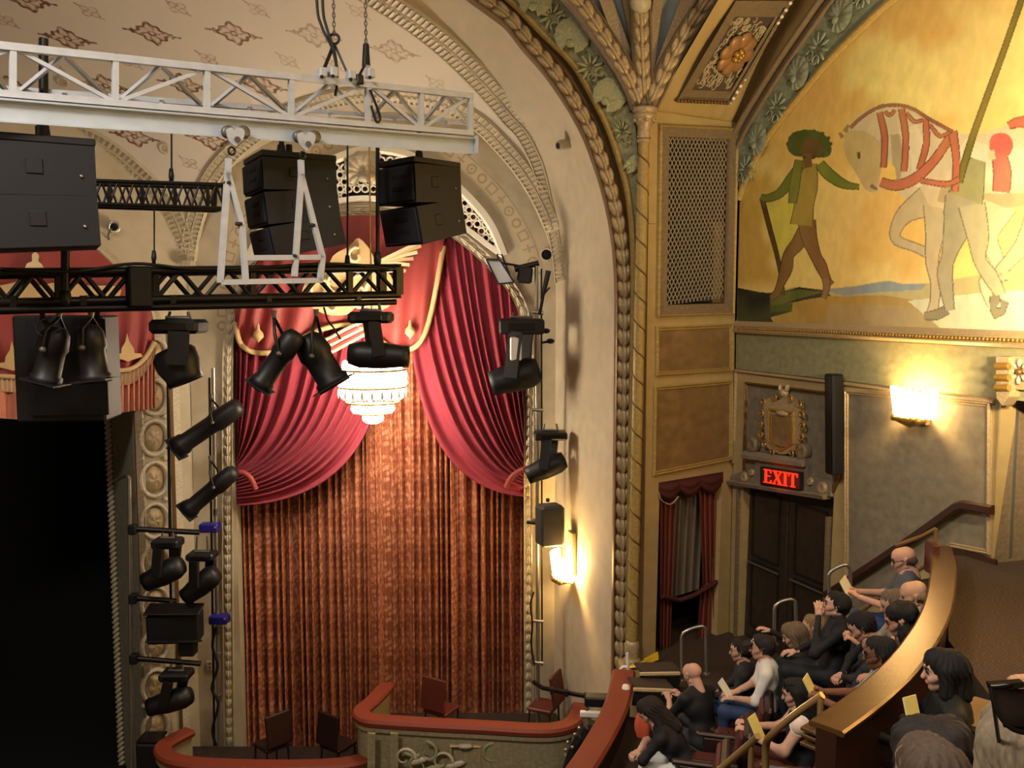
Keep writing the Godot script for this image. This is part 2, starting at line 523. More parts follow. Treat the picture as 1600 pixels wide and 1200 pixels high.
func build_vault_and_walls():
	var cl := func(a): return curve2(P(a), 5)
	var g1 = cl.call([293, 405, 300, 360, 312, 320, 330, 277, 360, 240, 400, 207, 460, 172, 530, 152, 600, 147, 680, 157, 745, 189, 790, 233, 820, 270, 845, 312, 866, 362, 880, 410, 884, 437])
	var g2 = cl.call([884, 437, 881, 410, 874, 365, 862, 310, 848, 255, 825, 208, 800, 180, 775, 150, 725, 97, 668, 48, 602, 3, 530, -36, 440, -70, 330, -95, 200, -110])
	var g0 = cl.call([293, 405, 285, 370, 270, 335, 245, 300, 215, 270, 175, 236, 130, 212, 60, 197, 0, 190, -80, 172, -200, 150])
	for p in g1: groin1.append(vault_side(p.x, p.y))
	for p in g2: groin2.append(vault_side(p.x, p.y))
	for p in g0: groin0.append(vault(p.x, p.y))
	var ai = cl.call([200, -205, 330, -197, 440, -175, 540, -135, 640, -78, 700, -42, 745, -10, 775, 12, 800, 32, 825, 64, 862, 107, 895, 155, 920, 200, 938, 245, 953, 292, 962, 330, 969, 370, 973, 410, 975, 450])
	for p in ai: arch_in.append(on(PA, p.x, p.y))

	# --- vault with its painted stencils
	var poly := PackedVector2Array()
	for i in range(groin0.size() - 1, -1, -1): poly.append(Vector2(groin0[i].x, vault_th(groin0[i])))
	for p in groin1: poly.append(Vector2(p.x, vault_th(p)))
	for p in groin2: poly.append(Vector2(p.x, vault_th(p)))
	poly.append(Vector2(groin2[-1].x, 1.5)); poly.append(Vector2(-12, 1.5)); poly.append(Vector2(-12, vault_th(groin0[-1])))
	var X0 := -10.0
	var XW := 11.0
	var th1 := 1.25
	var st := mk()
	grid(st, 180, 60, func(u, v):
		var th: float = v * th1
		return Vector3(X0 + u * XW, VY + VB * sin(th), -VZ - VA * cos(th)),
		func(_p, u, v): return Vector2(u, 1 - v),
		func(p): return Geometry2D.is_point_in_polygon(Vector2(p.x, vault_th(p)), poly) or _near(p, poly))
	var vm := mat(hexc("d3ccc0"), 0.8)
	vm.albedo_color = Color.WHITE
	vm.albedo_texture = stencil_texture(X0, XW, th1)
	struct(obj("ceiling", st, vm), "cream plaster vault painted with brown stencilled medallions", "ceiling")

	# --- lunette cove on the box wall
	var W := []
	for p in groin1: W.append(Vector3(p.x, p.y, -15))
	st = mk()
	var n1 := groin1.size() - 1
	grid(st, n1, 2, func(u, v): return groin1[roundi(u * n1)].lerp(W[roundi(u * n1)], v))
	# --- box wall: an inverted U round the curtained opening
	var op = curve2(P([822, 560, 818, 505, 806, 470, 785, 440, 755, 408, 715, 374, 670, 350, 620, 338, 575, 334, 520, 338, 465, 353, 424, 380, 394, 418, 374, 468, 365, 530, 364, 600]), 3)
	var pts := []
	pts.append(ony(PW1, 293, 1.0))
	for p in W: pts.append(p)
	pts.append(ony(PW1, 868, 1.0)); pts.append(ony(PW1, 821, 1.0))
	var oc := curve2(P([400, 396, 422, 350, 460, 301, 512, 261, 575, 240, 640, 249, 698, 285, 736, 322, 763, 357, 778, 392]), 4)
	var ic := curve2(P([400, 396, 432, 358, 480, 329, 530, 312, 575, 307, 640, 315, 688, 333, 732, 359, 760, 381, 778, 392]), 4)
	for i in op.size():
		pts.append(on(PW1, op[i].x, op[i].y))
		if i == op.size() / 2:
			var m := ic.size() / 2
			for k in range(m, ic.size()): pts.append(on(PW1, ic[k].x, ic[k].y))
			for k in range(oc.size() - 2, -1, -1): pts.append(on(PW1, oc[k].x, oc[k].y))
			for k in range(1, m + 1): pts.append(on(PW1, ic[k].x - (0.5 if k == m else 0.0), ic[k].y))
			pts.append(on(PW1, op[i].x - 0.5, op[i].y))
	pts.append(ony(PW1, 364, 1.0))
	prism(st, pts, PW1.n, 0.3)
	box(st, Vector3(-2.3, 8.0, -16.6), Vector3(7.5, 14, 0.2))
	struct(obj("wall_box", st, M.cream), "cream plaster wall round the tall curtained box opening", "wall")
	# --- side wall with the sconce
	st = mk()
	prism(st, [ony(PW2, 868, 1.0), on(PW2, 868, 437), on(PW2, 967, 437), ony(PW2, 966, 1.0)], PW2.n, 0.3)
	# lunette above it
	var m2 := 60
	var gi := func(arr, u):
		var f: float = u * (arr.size() - 1)
		var i := int(minf(floorf(f), arr.size() - 2))
		return arr[i].lerp(arr[i + 1], f - i)
	var inner := arch_in.duplicate()
	inner.reverse()
	grid(st, m2, 8, func(u, v):
		var a: Vector3 = gi.call(groin2, u)
		var b: Vector3 = gi.call(inner, u)
		var bulge: float = sin(v * PI) * 0.25 * sin(u * PI)
		var q := a.lerp(b, v) + Vector3(0.5, 0.5, -0.6) * bulge
		var w := clampf(1.0 - u / 0.12, 0, 1) * (1.0 - smoothstep(0.75, 1.0, v))
		if w > 0:
			var s := to_px(q)
			q = q.lerp(on(PW2, s.x, s.y), w * w * (3 - 2 * w))
		return q)
	struct(obj("wall_side", st, M.cream), "plain cream side wall lit by a glass sconce", "wall")

	# --- ribs on the groins: a flat band with beads and cross flutes
	var ribs := [[groin1, 0.15], [groin2, 0.20], [groin0, 0.17]]
	for k in 3:
		var path: Array = resample(ribs[k][0], 0.05)
		var hw: float = ribs[k][1]
		var root := Node3D.new()
		root.name = "trim_%d" % (k + 1); add_child(root); root.position = path[0]
		struct(root, ["fluted cream rib arching over the curtained box", "fluted cream rib sweeping up from the side wall corbel", "fluted cream rib above the proscenium corner"][k], "trim")
		st = mk()
		rib_sweep(st, path, [Vector2(-hw, -0.05), Vector2(-hw, 0.02), Vector2(-hw + 0.03, 0.045), Vector2(-hw + 0.05, 0.02), Vector2(-0.02, 0.025), Vector2(0, 0.04), Vector2(0.02, 0.025), Vector2(hw - 0.05, 0.02), Vector2(hw - 0.03, 0.045), Vector2(hw, 0.02), Vector2(hw, -0.05)])
		obj("band", st, M.cream2, root)
		st = mk()
		var fl := resample(ribs[k][0], 0.085)
		for i in range(1, fl.size() - 1):
			var t: Vector3 = (fl[i + 1] - fl[i - 1]).normalized()
			var n := vault_n(fl[i])
			n = rib_n(fl[i], n)
			var s := t.cross(n).normalized()
			for sd in [-1, 1]:
				box(st, fl[i] + s * sd * hw * 0.47 + n * 0.03, Vector3(hw * 0.62, 0.035, 0.03), Basis(s, t, n))
		stuff(obj("fluting", st, M.ivory, root))
	# corbel under the joined ribs
	var cr := Node3D.new(); cr.name = "trim_4"; add_child(cr); struct(cr, "square ended corbel block below the joined ribs", "trim")
	st = mk()
	bevel_box(st, at(884, 436, 14.75), Vector3(0.34, 0.10, 0.16), Basis(PW2.u, Vector3.UP, PW2.n), 0.02)
	bevel_box(st, at(294, 412, 14.85), Vector3(0.20, 0.12, 0.16), Basis.IDENTITY, 0.02)
	obj("corbel", st, M.cream2, cr)
func _near(p: Vector3, poly: PackedVector2Array) -> bool:
	var q := Vector2(p.x, vault_th(p))
	for d in [Vector2(0.09, 0), Vector2(-0.09, 0), Vector2(0, 0.015), Vector2(0, -0.015)]:
		if Geometry2D.is_point_in_polygon(q + d, poly): return true
	return false
func rib_n(p: Vector3, n: Vector3) -> Vector3:
	var q := to_px(p)
	if q.x > 860 and q.y > 290: return n.lerp(Vector3(-0.55, 0, 0.83), clampf((q.y - 290) / 90.0, 0, 1)).normalized()
	return n if p.y > VY + 0.02 else Vector3(0, 0, 1)
func rib_sweep(st: SurfaceTool, pts: Array, prof: Array):
	group_no += prof.size() + 1
	var g := group_no
	var rings := []
	for i in pts.size():
		var t: Vector3 = (pts[min(i + 1, pts.size() - 1)] - pts[max(i - 1, 0)]).normalized()
		var n := vault_n(pts[i])
		n = rib_n(pts[i], n)
		var s := t.cross(n).normalized()
		var ring := []
		for q in prof: ring.append(pts[i] + s * q.x + n * q.y)
		rings.append(ring)
	for i in range(pts.size() - 1):
		for k in range(prof.size() - 1):
			st.set_smooth_group(g - k)
			quad(st, rings[i][k], rings[i][k + 1], rings[i + 1][k + 1], rings[i + 1][k])
	st.set_smooth_group(-1)

func stencil_texture(X0: float, XW: float, th1: float) -> ImageTexture:
	var W := 2048
	var H := 1024
	var im := Image.create(W, H, false, Image.FORMAT_RGB8)
	im.fill(hexc("cfc6b8"))
	var fn := FastNoiseLite.new(); fn.seed = 4; fn.frequency = 0.05
	var arc := 6.9   # metres of arc over th1
	var big := [[105, 60, 1.0], [237, 52, 1.0], [365, 52, 0.8], [490, 55, 0.35], [615, 80, 0.4], [165, 134, 1.0], [287, 132, 1.0], [410, 134, 0.8], [210, 213, 1.0], [328, 218, 1.0], [40, 0, 1.0], [20, 136, 1.0], [90, 213, 1.0], [170, -22, 1.0], [300, -24, 0.8]]
	var small := [[8, 32], [140, 18], [277, 12], [402, 15], [325, 92], [203, 96], [450, 95], [296, 255], [560, 18], [682, 131], [80, 98], [240, 175], [365, 178], [130, 175], [520, 100]]
	var put := func(px: float, py: float, sz: float, kind: int, al: float):
		var p := vault(px, py)
		var th := vault_th(p)
		var cx: float = (p.x - X0) / XW * W
		var cy: float = (1 - th / th1) * H
		var rx: float = sz / XW * W
		var ry: float = sz * 0.78 / arc * H
		for y in range(maxi(0, int(cy - ry)), mini(H, int(cy + ry))):
			for x in range(maxi(0, int(cx - rx)), mini(W, int(cx + rx))):
				var u: float = (x - cx) / rx
				var v: float = (y - cy) / ry
				var ink := 0.0
				var fill := 0.0
				# lean a little, as laid out along the bays
				var uu := u
				var vv := v - u * 0.28
				if kind == 0:
					var ax := absf(uu)
					var ay := absf(vv)
					var edge: float = ax / 0.62 + ay / 0.62 + 0.10 * sin(atan2(vv, uu) * 8.0)
					if edge < 1.0: fill = 1.0
					if absf(edge - 0.95) < 0.13: ink = 1.0
					if ax > 0.55 and ax < 0.95 and ay < 0.05 + 0.10 * pow(maxf(0, sin((ax - 0.55) * 16.0)), 2.0): ink = 1.0
					var r := Vector2(uu, vv).length()
					if absf(r - 0.11) < 0.04: ink = 0.9
					if edge < 0.8 and r > 0.16 and sin(atan2(vv, uu) * 6.0 + r * 9.0) > 0.55: ink = 0.55
				else:
					for q in [Vector2(-0.3, -0.3), Vector2(0.3, -0.3), Vector2(-0.3, 0.3), Vector2(0.3, 0.3)]:
						var r: float = (Vector2(uu, vv) - q).length()
						if r < 0.30: fill = 1.0
						if absf(r - 0.27) < 0.06: ink = 0.6
					if absf(uu - vv) < 0.10 and absf(uu) > 0.45 and absf(uu) < 0.85: ink = 1.0
				var wear: float = clampf(0.75 + fn.get_noise_2d(x, y) * 0.9, 0.1, 1.0) * al
				var c := im.get_pixel(x, y)
				c = c.lerp(hexc("bda894"), fill * 0.75 * wear)
				c = c.lerp(hexc("57331f"), ink * 0.9 * wear)
				im.set_pixel(x, y, c)
	for b in big: put.call(b[0], b[1], 0.40, 0, b[2])
	for s in small: put.call(s[0], s[1], 0.19, 1, 0.55 if s[0] < 400 else 0.35)
	return ImageTexture.create_from_image(im)

func build_proscenium():
	var st := mk()
	var pts := []
	# face of the proscenium wall with its arched opening
	for p in curve2(P([212, 640, 207, 540, 190, 465, 155, 405, 100, 365, 40, 347, -100, 335, -400, 330]), 4): pts.append(on(PW0, p.x, p.y))
	pts.push_front(ony(PW0, 214, 1.0))
	pts.append(on(PW0, -400, 60)); pts.append(on(PW0, 0, 60)); pts.append(on(PW0, 120, 185)); pts.append(on(PW0, 200, 250)); pts.append(on(PW0, 262, 320))
	pts.append(on(PW0, 294, 405)); pts.append(ony(PW0, 294, 1.0))
	prism(st, pts, PW0.n, 0.3)
	struct(obj("wall_proscenium", st, M.cream), "cream proscenium wall with an arched stage opening", "wall")
	# reveal towards the stage
	var a := ony(PW0, 213, 1.0)
	var b := at(172, 600, 16.6)
	var rn := (Vector3(b.x, 0, b.z) - Vector3(a.x, 0, a.z)).cross(Vector3.UP).normalized()
	if rn.dot(CAM - a) < 0: rn = -rn
	st = mk()
	prism(st, [Vector3(a.x, 1, a.z), Vector3(b.x, 1, b.z), Vector3(b.x, at(172, 590, 16.6).y, b.z), Vector3(a.x, at(172, 590, 16.6).y, a.z)], rn, 0.25)
	struct(obj("wall_reveal", st, M.reveal), "narrow grey green reveal beside the dark stage", "wall")
	# strips on the face: moulding, guilloche band, cream strip
	var trims := [[207, 217, 0.10, "brown_trim"], [217.5, 221, 0.07, "cream2"], [263, 267.5, 0.06, "gilt_dark"], [268, 279, 0.05, "ivory"]]
	for t in trims:
		st = mk()
		var pl := PW0
		prism(st, [ony(pl, t[0], 1.2, t[2]), ony(pl, t[1], 1.2, t[2]), on(pl, t[1] - 1, 520, t[2]), on(pl, t[0] - 1, 520, t[2])], pl.n, t[2])
		struct(obj("trim_%d" % (10 + trims.find(t)), st, M[t[3]]), ["brown moulding strip beside the grey reveal", "thin cream fillet left of the roundel band", "dark gilt edge right of the roundel band", "pale vertical strip between roundels and box wall"][trims.find(t)], "trim")
	# guilloche of roundels
	var root := Node3D.new(); root.name = "trim_14"; add_child(root)
	root.position = ony(PW0, 240, 1.2)
	struct(root, "gilded band of interlaced roundels up the proscenium", "trim")
	st = mk()
	prism(st, [ony(PW0, 220, 1.2, 0.02), ony(PW0, 264, 1.2, 0.02), on(PW0, 262, 480, 0.02), on(PW0, 218, 480, 0.02)], PW0.n, 0.02)
	obj("backing", st, M.cream2, root)
	var ring := mk()
	var R := 0.285
	var cp := []
	for i in 20: cp.append(Vector3(cos(TAU * i / 20) * R * 0.74, sin(TAU * i / 20) * R, 0.03))
	sweep(ring, cp, Vector3(0, 0, 1), half_round(0.075, 0.06, 4), true, false, true)
	var ringm := mesh_of(ring)
	var med := mk()
	grid(med, 24, 5, func(u, v):
		var an: float = u * TAU
		var rid: float = 0.5 + 0.5 * cos(an * 5 + v * 4)
		return Vector3(cos(an) * v * R * 0.56, sin(an) * v * R * 0.80, 0.09 * (1 - v * v) + 0.03 * rid * sin(v * PI)))
	var medm := mesh_of(med)
	var dot := mk()
	ellipsoid(dot, Vector3.ZERO, Basis.from_scale(Vector3(0.04, 0.05, 0.05)), 8, 4)
	var dotm := mesh_of(dot)
	var bas := Basis(PW0.u, Vector3.UP, PW0.n)
	for i in 12:
		var py := 555.0 + i * 64.5
		var c := on(PW0, 240 + (py - 650) * 0.006, py, 0.03)
		inst("ring", ringm, M.ivory, Transform3D(bas, c), root)
		inst("medallion", medm, M.gilt, Transform3D(bas, c), root)
		for sx in [-1, 1]:
			inst("bead", dotm, M.ivory, Transform3D(bas, on(PW0, 240 + sx * 18 + (py - 650) * 0.006, py + 32, 0.05)), root)
	# rope moulding at the stage edge
	root = Node3D.new(); root.name = "trim_15"; add_child(root); root.position = Vector3(b.x, 1, b.z)
	struct(root, "twisted rope moulding edging the dark stage opening", "trim")
	st = mk()
	tube(st, Vector3(b.x - 0.05, 1, b.z), Vector3(b.x - 0.05, 10.6, b.z), 0.06, 0.06, 8)
	obj("core", st, M.brown_trim, root)
	var tw := mk()
	ellipsoid(tw, Vector3.ZERO, Basis.from_scale(Vector3(0.095, 0.04, 0.05)).rotated(Vector3(0, 0, 1), 0.75), 8, 5)
	var twm := mesh_of(tw)
	for i in 95:
		inst("twist", twm, M.ivory, Transform3D(Basis.IDENTITY, Vector3(b.x - 0.05, 1.2 + i * 0.098, b.z + 0.04)), root)
	# arch moulding above the valance
	st = mk()
	var ap := ons(PW0, curve2(P([243, 520, 238, 485, 215, 447, 190, 422, 152, 385, 100, 352, 40, 332, -60, 322]), 6), 0.0)
	sweep(st, ap, PW0.n, [Vector2(-0.09, 0), Vector2(-0.09, 0.10), Vector2(-0.05, 0.14), Vector2(0.0, 0.10), Vector2(0.05, 0.12), Vector2(0.09, 0.06), Vector2(0.09, 0)])
	struct(obj("trim_16", st, M.cream2), "curved cream moulding following the proscenium arch", "trim")
	# stage house
	st = mk()
	box(st, Vector3(-14, 1.05, -17.6), Vector3(16, 0.3, 5.6))
	struct(obj("floor", st, M.void_black), "black stage floor beyond the proscenium", "floor")
	st = mk()
	box(st, Vector3(-13, 8.3, -20.5), Vector3(18, 15, 0.25))
	box(st, Vector3(-5.2, 8.3, -18.6), Vector3(0.25, 15, 3.7))
	box(st, Vector3(-13.5, 15.7, -18), Vector3(17, 0.25, 5.5))
	struct(obj("wall_stage", st, M.void_black), "black back wall of the unlit stage", "wall")
func build_arch_and_pier():
	var st: SurfaceTool
	# ---- big arch: inner leaf moulding, gold line, green shell band, outer leaf rib
	var jamb := []
	for py in [490, 560, 640, 720, 800, 880, 960, 1040, 1075]: jamb.append(on(PA, 975.5 - (py - 450) * 0.0105, py))
	var inner := arch_in + jamb
	var root := Node3D.new(); root.name = "trim_20"; add_child(root); root.position = jamb[-1]
	struct(root, "great arch moulding of overlapping gilded leaves", "trim")
	st = mk()
	sweep(st, inner, PA.n, [Vector2(0.115, -0.15), Vector2(0.115, 0.05), Vector2(0.10, 0.09), Vector2(0.085, 0.05), Vector2(-0.07, 0.05), Vector2(-0.085, 0.08), Vector2(-0.10, 0.05), Vector2(-0.10, -0.02), Vector2(-0.38, -0.06)], true, false)
	obj("bed", st, M.gilt_dark, root)
	var lm := leaf_mesh(0.25, 0.20, 0.075)
	var off := []
	for p in inner: off.append(p + Vector3(0, 0, 0.05))
	leaves_along(off, Vector3(0.25, -0.1, 1).normalized(), 0.215, lm, [M.gilt], root)
	# gold line
	var gl := curve2(P([640, -100, 745, -40, 800, 4, 850, 55, 895, 100, 925, 150, 950, 200, 966, 246, 979, 292, 985, 330, 989, 380, 990, 450, 988, 600, 984, 800, 981, 1000]), 5)
	st = mk()
	var PG := Pl.new(Vector3(0, 10, -12.0), Vector3(0, 0, 1))
	sweep(st, ons(PG, gl), PG.n, half_round(0.09, 0.06, 5))
	struct(obj("trim_21", st, M.ochre_col), "thin ochre bead between leaf moulding and green band", "trim")
	# green band
	var gr := curve2(P([760, -100, 830, -45, 884, 0, 907, 30, 940, 80, 970, 125, 986, 160, 993, 200, 996, 246, 998, 292, 1000, 330, 1001, 380, 1001, 450, 999, 600, 996, 800, 992, 1000]), 5)
	st = mk()
	var gn := gl.size() - 1
	grid(st, gn, 3, func(u, v):
		var i := roundi(u * gn)
		var q: Vector2 = gl[i].lerp(gr[i], v)
		return at(q.x, q.y, lerpf(12.02, 11.9, v)))
	var band := obj("trim_22", st, M.green)
	struct(band, "sage green arch band with scallop shells in relief", "trim")
	var sh := shell_mesh(0.27, 0.035)
	var sp := sprig_mesh(0.26)
	for q in [[790, -55, 0.9, 30], [835, 3, 0.95, 40], [893, 60, 1.0, 42], [950, 152, 0.95, 20], [987, 258, 0.7, 8]]:
		inst("shell", sh, M.green_hi, Transform3D(Basis.from_scale(Vector3(q[2] * (0.55 if q[1] > 200 else 1.0), q[2], 1)).rotated(Vector3(0, 0, 1), deg_to_rad(-55 + q[3])), at(q[0], q[1], 11.88)), band)
	for q in [[815, -28, 40], [862, 25, 42], [922, 105, 38], [972, 205, 20]]:
		inst("sprig", sp, M.green_hi, Transform3D(Basis.IDENTITY.scaled(Vector3(0.85 if q[1] < 200 else 0.55, 0.9, 1)).rotated(Vector3(0, 0, 1), deg_to_rad(q[2])), at(q[0], q[1], 11.90)), band)
	# fan of leaf ribs above the capital, with pale fillets between blue panels
	var ribs := [[[780, -120, 850, -55, 907, 5, 925, 30, 950, 68, 975, 108, 993, 145, 1000, 168], "great leaf rib curving left from the capital"], [[998, -120, 1000, -40, 1001, 8, 1003, 80, 1006, 150, 1006, 168], "upright leaf rib above the capital"], [[1180, -120, 1130, -40, 1100, 8, 1070, 55, 1045, 100, 1025, 142, 1012, 168], "leaf rib leaning right from the capital beside the coffer"]]
	var k := 0
	for r in ribs:
		var c2 := curve2(P(r[0]), 5)
		var path := []
		for i in c2.size(): path.append(at(c2[i].x, c2[i].y, 11.82 - 0.0014 * maxf(0, 168 - c2[i].y)))
		root = Node3D.new(); root.name = "trim_%d" % (23 + k); add_child(root); root.position = path[-1]
		struct(root, r[1], "trim")
		st = mk()
		sweep(st, path, PA.n, [Vector2(0.13, -0.12), Vector2(0.13, 0.02), Vector2(0.105, 0.05), Vector2(0.09, 0.02), Vector2(-0.09, 0.02), Vector2(-0.105, 0.05), Vector2(-0.13, 0.02), Vector2(-0.13, -0.12)])
		obj("bed", st, M.brown_trim, root)
		var pf := []
		for p in path: pf.append(p + Vector3(0, 0, 0.02))
		leaves_along(pf, Vector3(0, -0.2, 1).normalized(), 0.20, leaf_mesh(0.235, 0.20, 0.06), [M.gilt], root)
		k += 1
	st = mk()
	ellipsoid(st, at(1001, 5, 11.55), Basis.from_scale(Vector3(0.14, 0.13, 0.10)), 12, 8)
	obj("boss", st, M.ivory, get_node("trim_24"))
	# fillet ribs and blue ceiling panels
	st = mk()
	prism(st, [at(800, -150, 12.0), at(1180, -150, 12.0), at(1100, -20, 12.0), at(1015, 160, 12.0), at(1000, 160, 12.0), at(915, -5, 12.0)], Vector3(0, 0, 1), 0.1)
	var cp := obj("ceiling_panel", st, M.blue)
	cp.name = "ceiling_fan"
	struct(cp, "pale blue ceiling panels between the fan ribs", "ceiling")
	for f in [[[938, -20, 1003, 160], 0.10], [[975, -20, 1005, 130], 0.075], [[1030, -20, 1011, 130], 0.075], [[1082, -20, 1012, 160], 0.11]]:
		st = mk()
		var q = f[0]
		bar(st, at(q[0], q[1], 11.92), at(q[2], q[3], 11.92), f[1] * 1.6, 0.12, Vector3(0, 0, 1))
		obj("fillet", st, M.gilt, cp)
	# ---- capital and twisted column
	root = Node3D.new(); root.name = "pier_column"; add_child(root)
	var base := at(987, 1034, 11.82)
	root.position = base
	tag(root, "slender ochre column with a spiral groove and leafy capital", "column")
	var ctop := at(1007, 172, 11.82)
	var cbot := base
	var ax := (ctop - cbot)
	var Lc := ax.length()
	ax = ax / Lc
	st = mk()
	tube(st, cbot + ax * 0.28, ctop - ax * 0.33, 0.073, 0.073, 18)
	obj("shaft", st, M.ochre_col, root)
	st = mk()
	var fr := frame_for(ax)
	var hp := []
	var turns := (Lc - 0.7) / 0.36
	var n := int(turns * 16)
	for i in n + 1:
		var a := -TAU * i / 16.0
		hp.append(cbot + ax * (0.32 + (Lc - 0.72) * i / n) + (fr.x * cos(a) + fr.y * sin(a)) * 0.071)
	polytube(st, hp, 0.013, 5)
	obj("spiral", st, M.gilt_dark, root)
	st = mk()
	lathe(st, ctop - ax * 0.42, ax, [Vector2(0.075, 0), Vector2(0.095, 0.02), Vector2(0.095, 0.04), Vector2(0.075, 0.06)], 16)
	lathe(st, ctop - ax * 0.10, ax, [Vector2(0.09, -0.26), Vector2(0.085, -0.12), Vector2(0.12, -0.05), Vector2(0.145, 0.0), Vector2(0.15, 0.04), Vector2(0.12, 0.05), Vector2(0.165, 0.08), Vector2(0.165, 0.12), Vector2(0.0, 0.12)], 18)
	for i in 9:
		var a := TAU * i / 9
		ellipsoid(st, ctop - ax * 0.14 + (fr.x * cos(a) + fr.y * sin(a)) * 0.135, Basis.from_scale(Vector3(0.028, 0.028, 0.028)), 6, 5)
	obj("capital", st, M.gilt, root)
	st = mk()
	lathe(st, cbot, ax, [Vector2(0, -0.02), Vector2(0.115, -0.02), Vector2(0.115, 0.04), Vector2(0.085, 0.06), Vector2(0.10, 0.10), Vector2(0.10, 0.24), Vector2(0.09, 0.28), Vector2(0.072, 0.30)], 16)
	obj("foot", st, M.gilt, root)
	st = mk()
	box(st, base - Vector3(0, 0.62, 0), Vector3(0.34, 1.2, 0.3))
	struct(obj("trim_30", st, M.ochre), "ochre plinth carrying the twisted column", "trim")
	# ---- pier wall with doorway
	st = mk()
	var yb := 4.4
	prism(st, [ony(PP, 1010, yb), on(PP, 1013, 350), on(PP, 1038, 350), on(PP, 1036, 479), on(PP, 1134, 476), on(PP, 1138, 217), on(PP, 1041, 212), on(PP, 1038.2, 349.4), on(PP, 1013.2, 349.4), on(PP, 1014, 172), on(PP, 1152, 192), ony(PP, 1152, yb), ony(PP, 1127, yb), on(PP, 1129, 738), on(PP, 1031, 757), ony(PP, 1029, yb)], PP.n, 0.25)
	struct(obj("wall_pier", st, M.ochre), "ochre panelled pier between the great arch and the mural wall", "wall")
	# panels
	var frames := [[[1026, 514, 1141, 509, 1141, 577, 1026, 584], 0.03, "panel"], [[1023, 607, 1141, 597, 1140, 716, 1021, 740], 0.03, "panel"]]
	var prof := [Vector2(-0.035, 0), Vector2(-0.035, 0.03), Vector2(-0.015, 0.045), Vector2(0.0, 0.02), Vector2(0.02, 0.03), Vector2(0.035, 0.0)]
	var wp := get_node("wall_pier")
	for f in frames:
		st = mk()
		prism(st, rect_on(PP, f[0], 0.012), PP.n, 0.012)
		obj("panel", st, M.panel, wp)
		st = mk()
		line_frame(st, PP, P(f[0]), prof, 0.0)
		obj("panel_moulding", st, M.ochre_col, wp)
	# grille
	root = Node3D.new(); root.name = "wall_grille"; add_child(root); root.position = on(PP, 1085, 490)
	tag(root, "tall diamond mesh grille in a brown frame high on the pier", "grille")
	st = mk()
	line_frame(st, PP, P([1031, 200, 1147, 205, 1141, 488, 1027, 491]), [Vector2(-0.04, 0), Vector2(-0.04, 0.05), Vector2(-0.02, 0.07), Vector2(0.0, 0.045), Vector2(0.02, 0.0)], 0.0)
	obj("outer_frame", st, M.ochre_col, root)
	st = mk()
	line_frame(st, PP, P([1037, 208, 1140, 213, 1135, 480, 1033, 483]), [Vector2(-0.075, 0), Vector2(-0.075, 0.055), Vector2(0.05, 0.055), Vector2(0.06, 0.0)], 0.0)
	obj("frame", st, M.brown_trim, root)
	st = mk()
	var duct := rect_on(PP, [1039, 211, 1138, 216, 1134, 477, 1035, 480], 0.0)
	for i in 4: quad(st, duct[i], duct[(i + 1) % 4], duct[(i + 1) % 4] - PP.n * 1.3, duct[i] - PP.n * 1.3)
	quad(st, duct[0] - PP.n * 1.3, duct[1] - PP.n * 1.3, duct[2] - PP.n * 1.3, duct[3] - PP.n * 1.3)
	obj("duct", st, M.duct, root)
	st = mk()
	var A := on(PP, 1042, 215, 0.04)
	var B := on(PP, 1135, 218, 0.04)
	var D := on(PP, 1037, 477, 0.04)
	var gw := A.distance_to(B)
	var gh := A.distance_to(D)
	var eu := (B - A).normalized()
	var ev := (D - A).normalized()
	var pitch := 0.075
	var sl := 1.5   # steep diamonds
	for sgn in [-1, 1]:
		var c := -gh / sl
		while c < gw + gh / sl:
			# line u = c + sgn*v/sl (clipped)
			var p0 := Vector2(c, 0)
			var p1 := Vector2(c + sgn * gh / sl, gh)
			var a0 := Vector2.ZERO
			var t0 := 0.0
			var t1 := 1.0
			var du := p1.x - p0.x
			var ta := (0.0 - p0.x) / du
			var tb := (gw - p0.x) / du
			t0 = maxf(t0, minf(ta, tb)); t1 = minf(t1, maxf(ta, tb))
			if t1 - t0 > 0.01:
				var q0 := p0.lerp(p1, t0)
				var q1 := p0.lerp(p1, t1)
				bar(st, A + eu * q0.x + ev * q0.y + PP.n * 0.006 * sgn, A + eu * q1.x + ev * q1.y + PP.n * 0.006 * sgn, 0.012, 0.012, PP.n)
			c += pitch
	stuff(obj("wire_mesh", st, M.mesh_wire, root))
	# ---- coffered arch soffit rising from the pier
	var L := curve2(P([1014, 172, 1025, 165, 1075, 80, 1125, -5, 1200, -130]), 4)
	var R := curve2(P([1149, 194, 1162, 172, 1212, 85, 1268, -5, 1350, -130]), 4)
	var cn := L.size() - 1
	var sof := func(u: float, v: float, off: float) -> Vector3:
		var f: float = u * cn
		var i := int(minf(floorf(f), cn - 1))
		var l: Vector2 = L[i].lerp(L[i + 1], f - i)
		var r: Vector2 = R[i].lerp(R[i + 1], f - i)
		var dl := 11.96 - 1.6 * u * u - off
		var dr := 13.0 - 1.9 * u * u - off
		# straight across in space
		return at(l.x, l.y, dl).lerp(at(r.x, r.y, dr), v)
	st = mk()
	grid(st, 32, 10, func(u, v): return sof.call(u, v, 0.0))
	grid(st, 32, 1, func(u, v): return sof.call(u, v, -0.15))
	root = obj("ceiling_soffit", st, M.ochre)
	struct(root, "ochre arch soffit with square coffers beside the mural", "ceiling")
	for cu in [[0.285, 0.725], [0.80, 1.24]]:
		build_coffer(cu, sof, root)
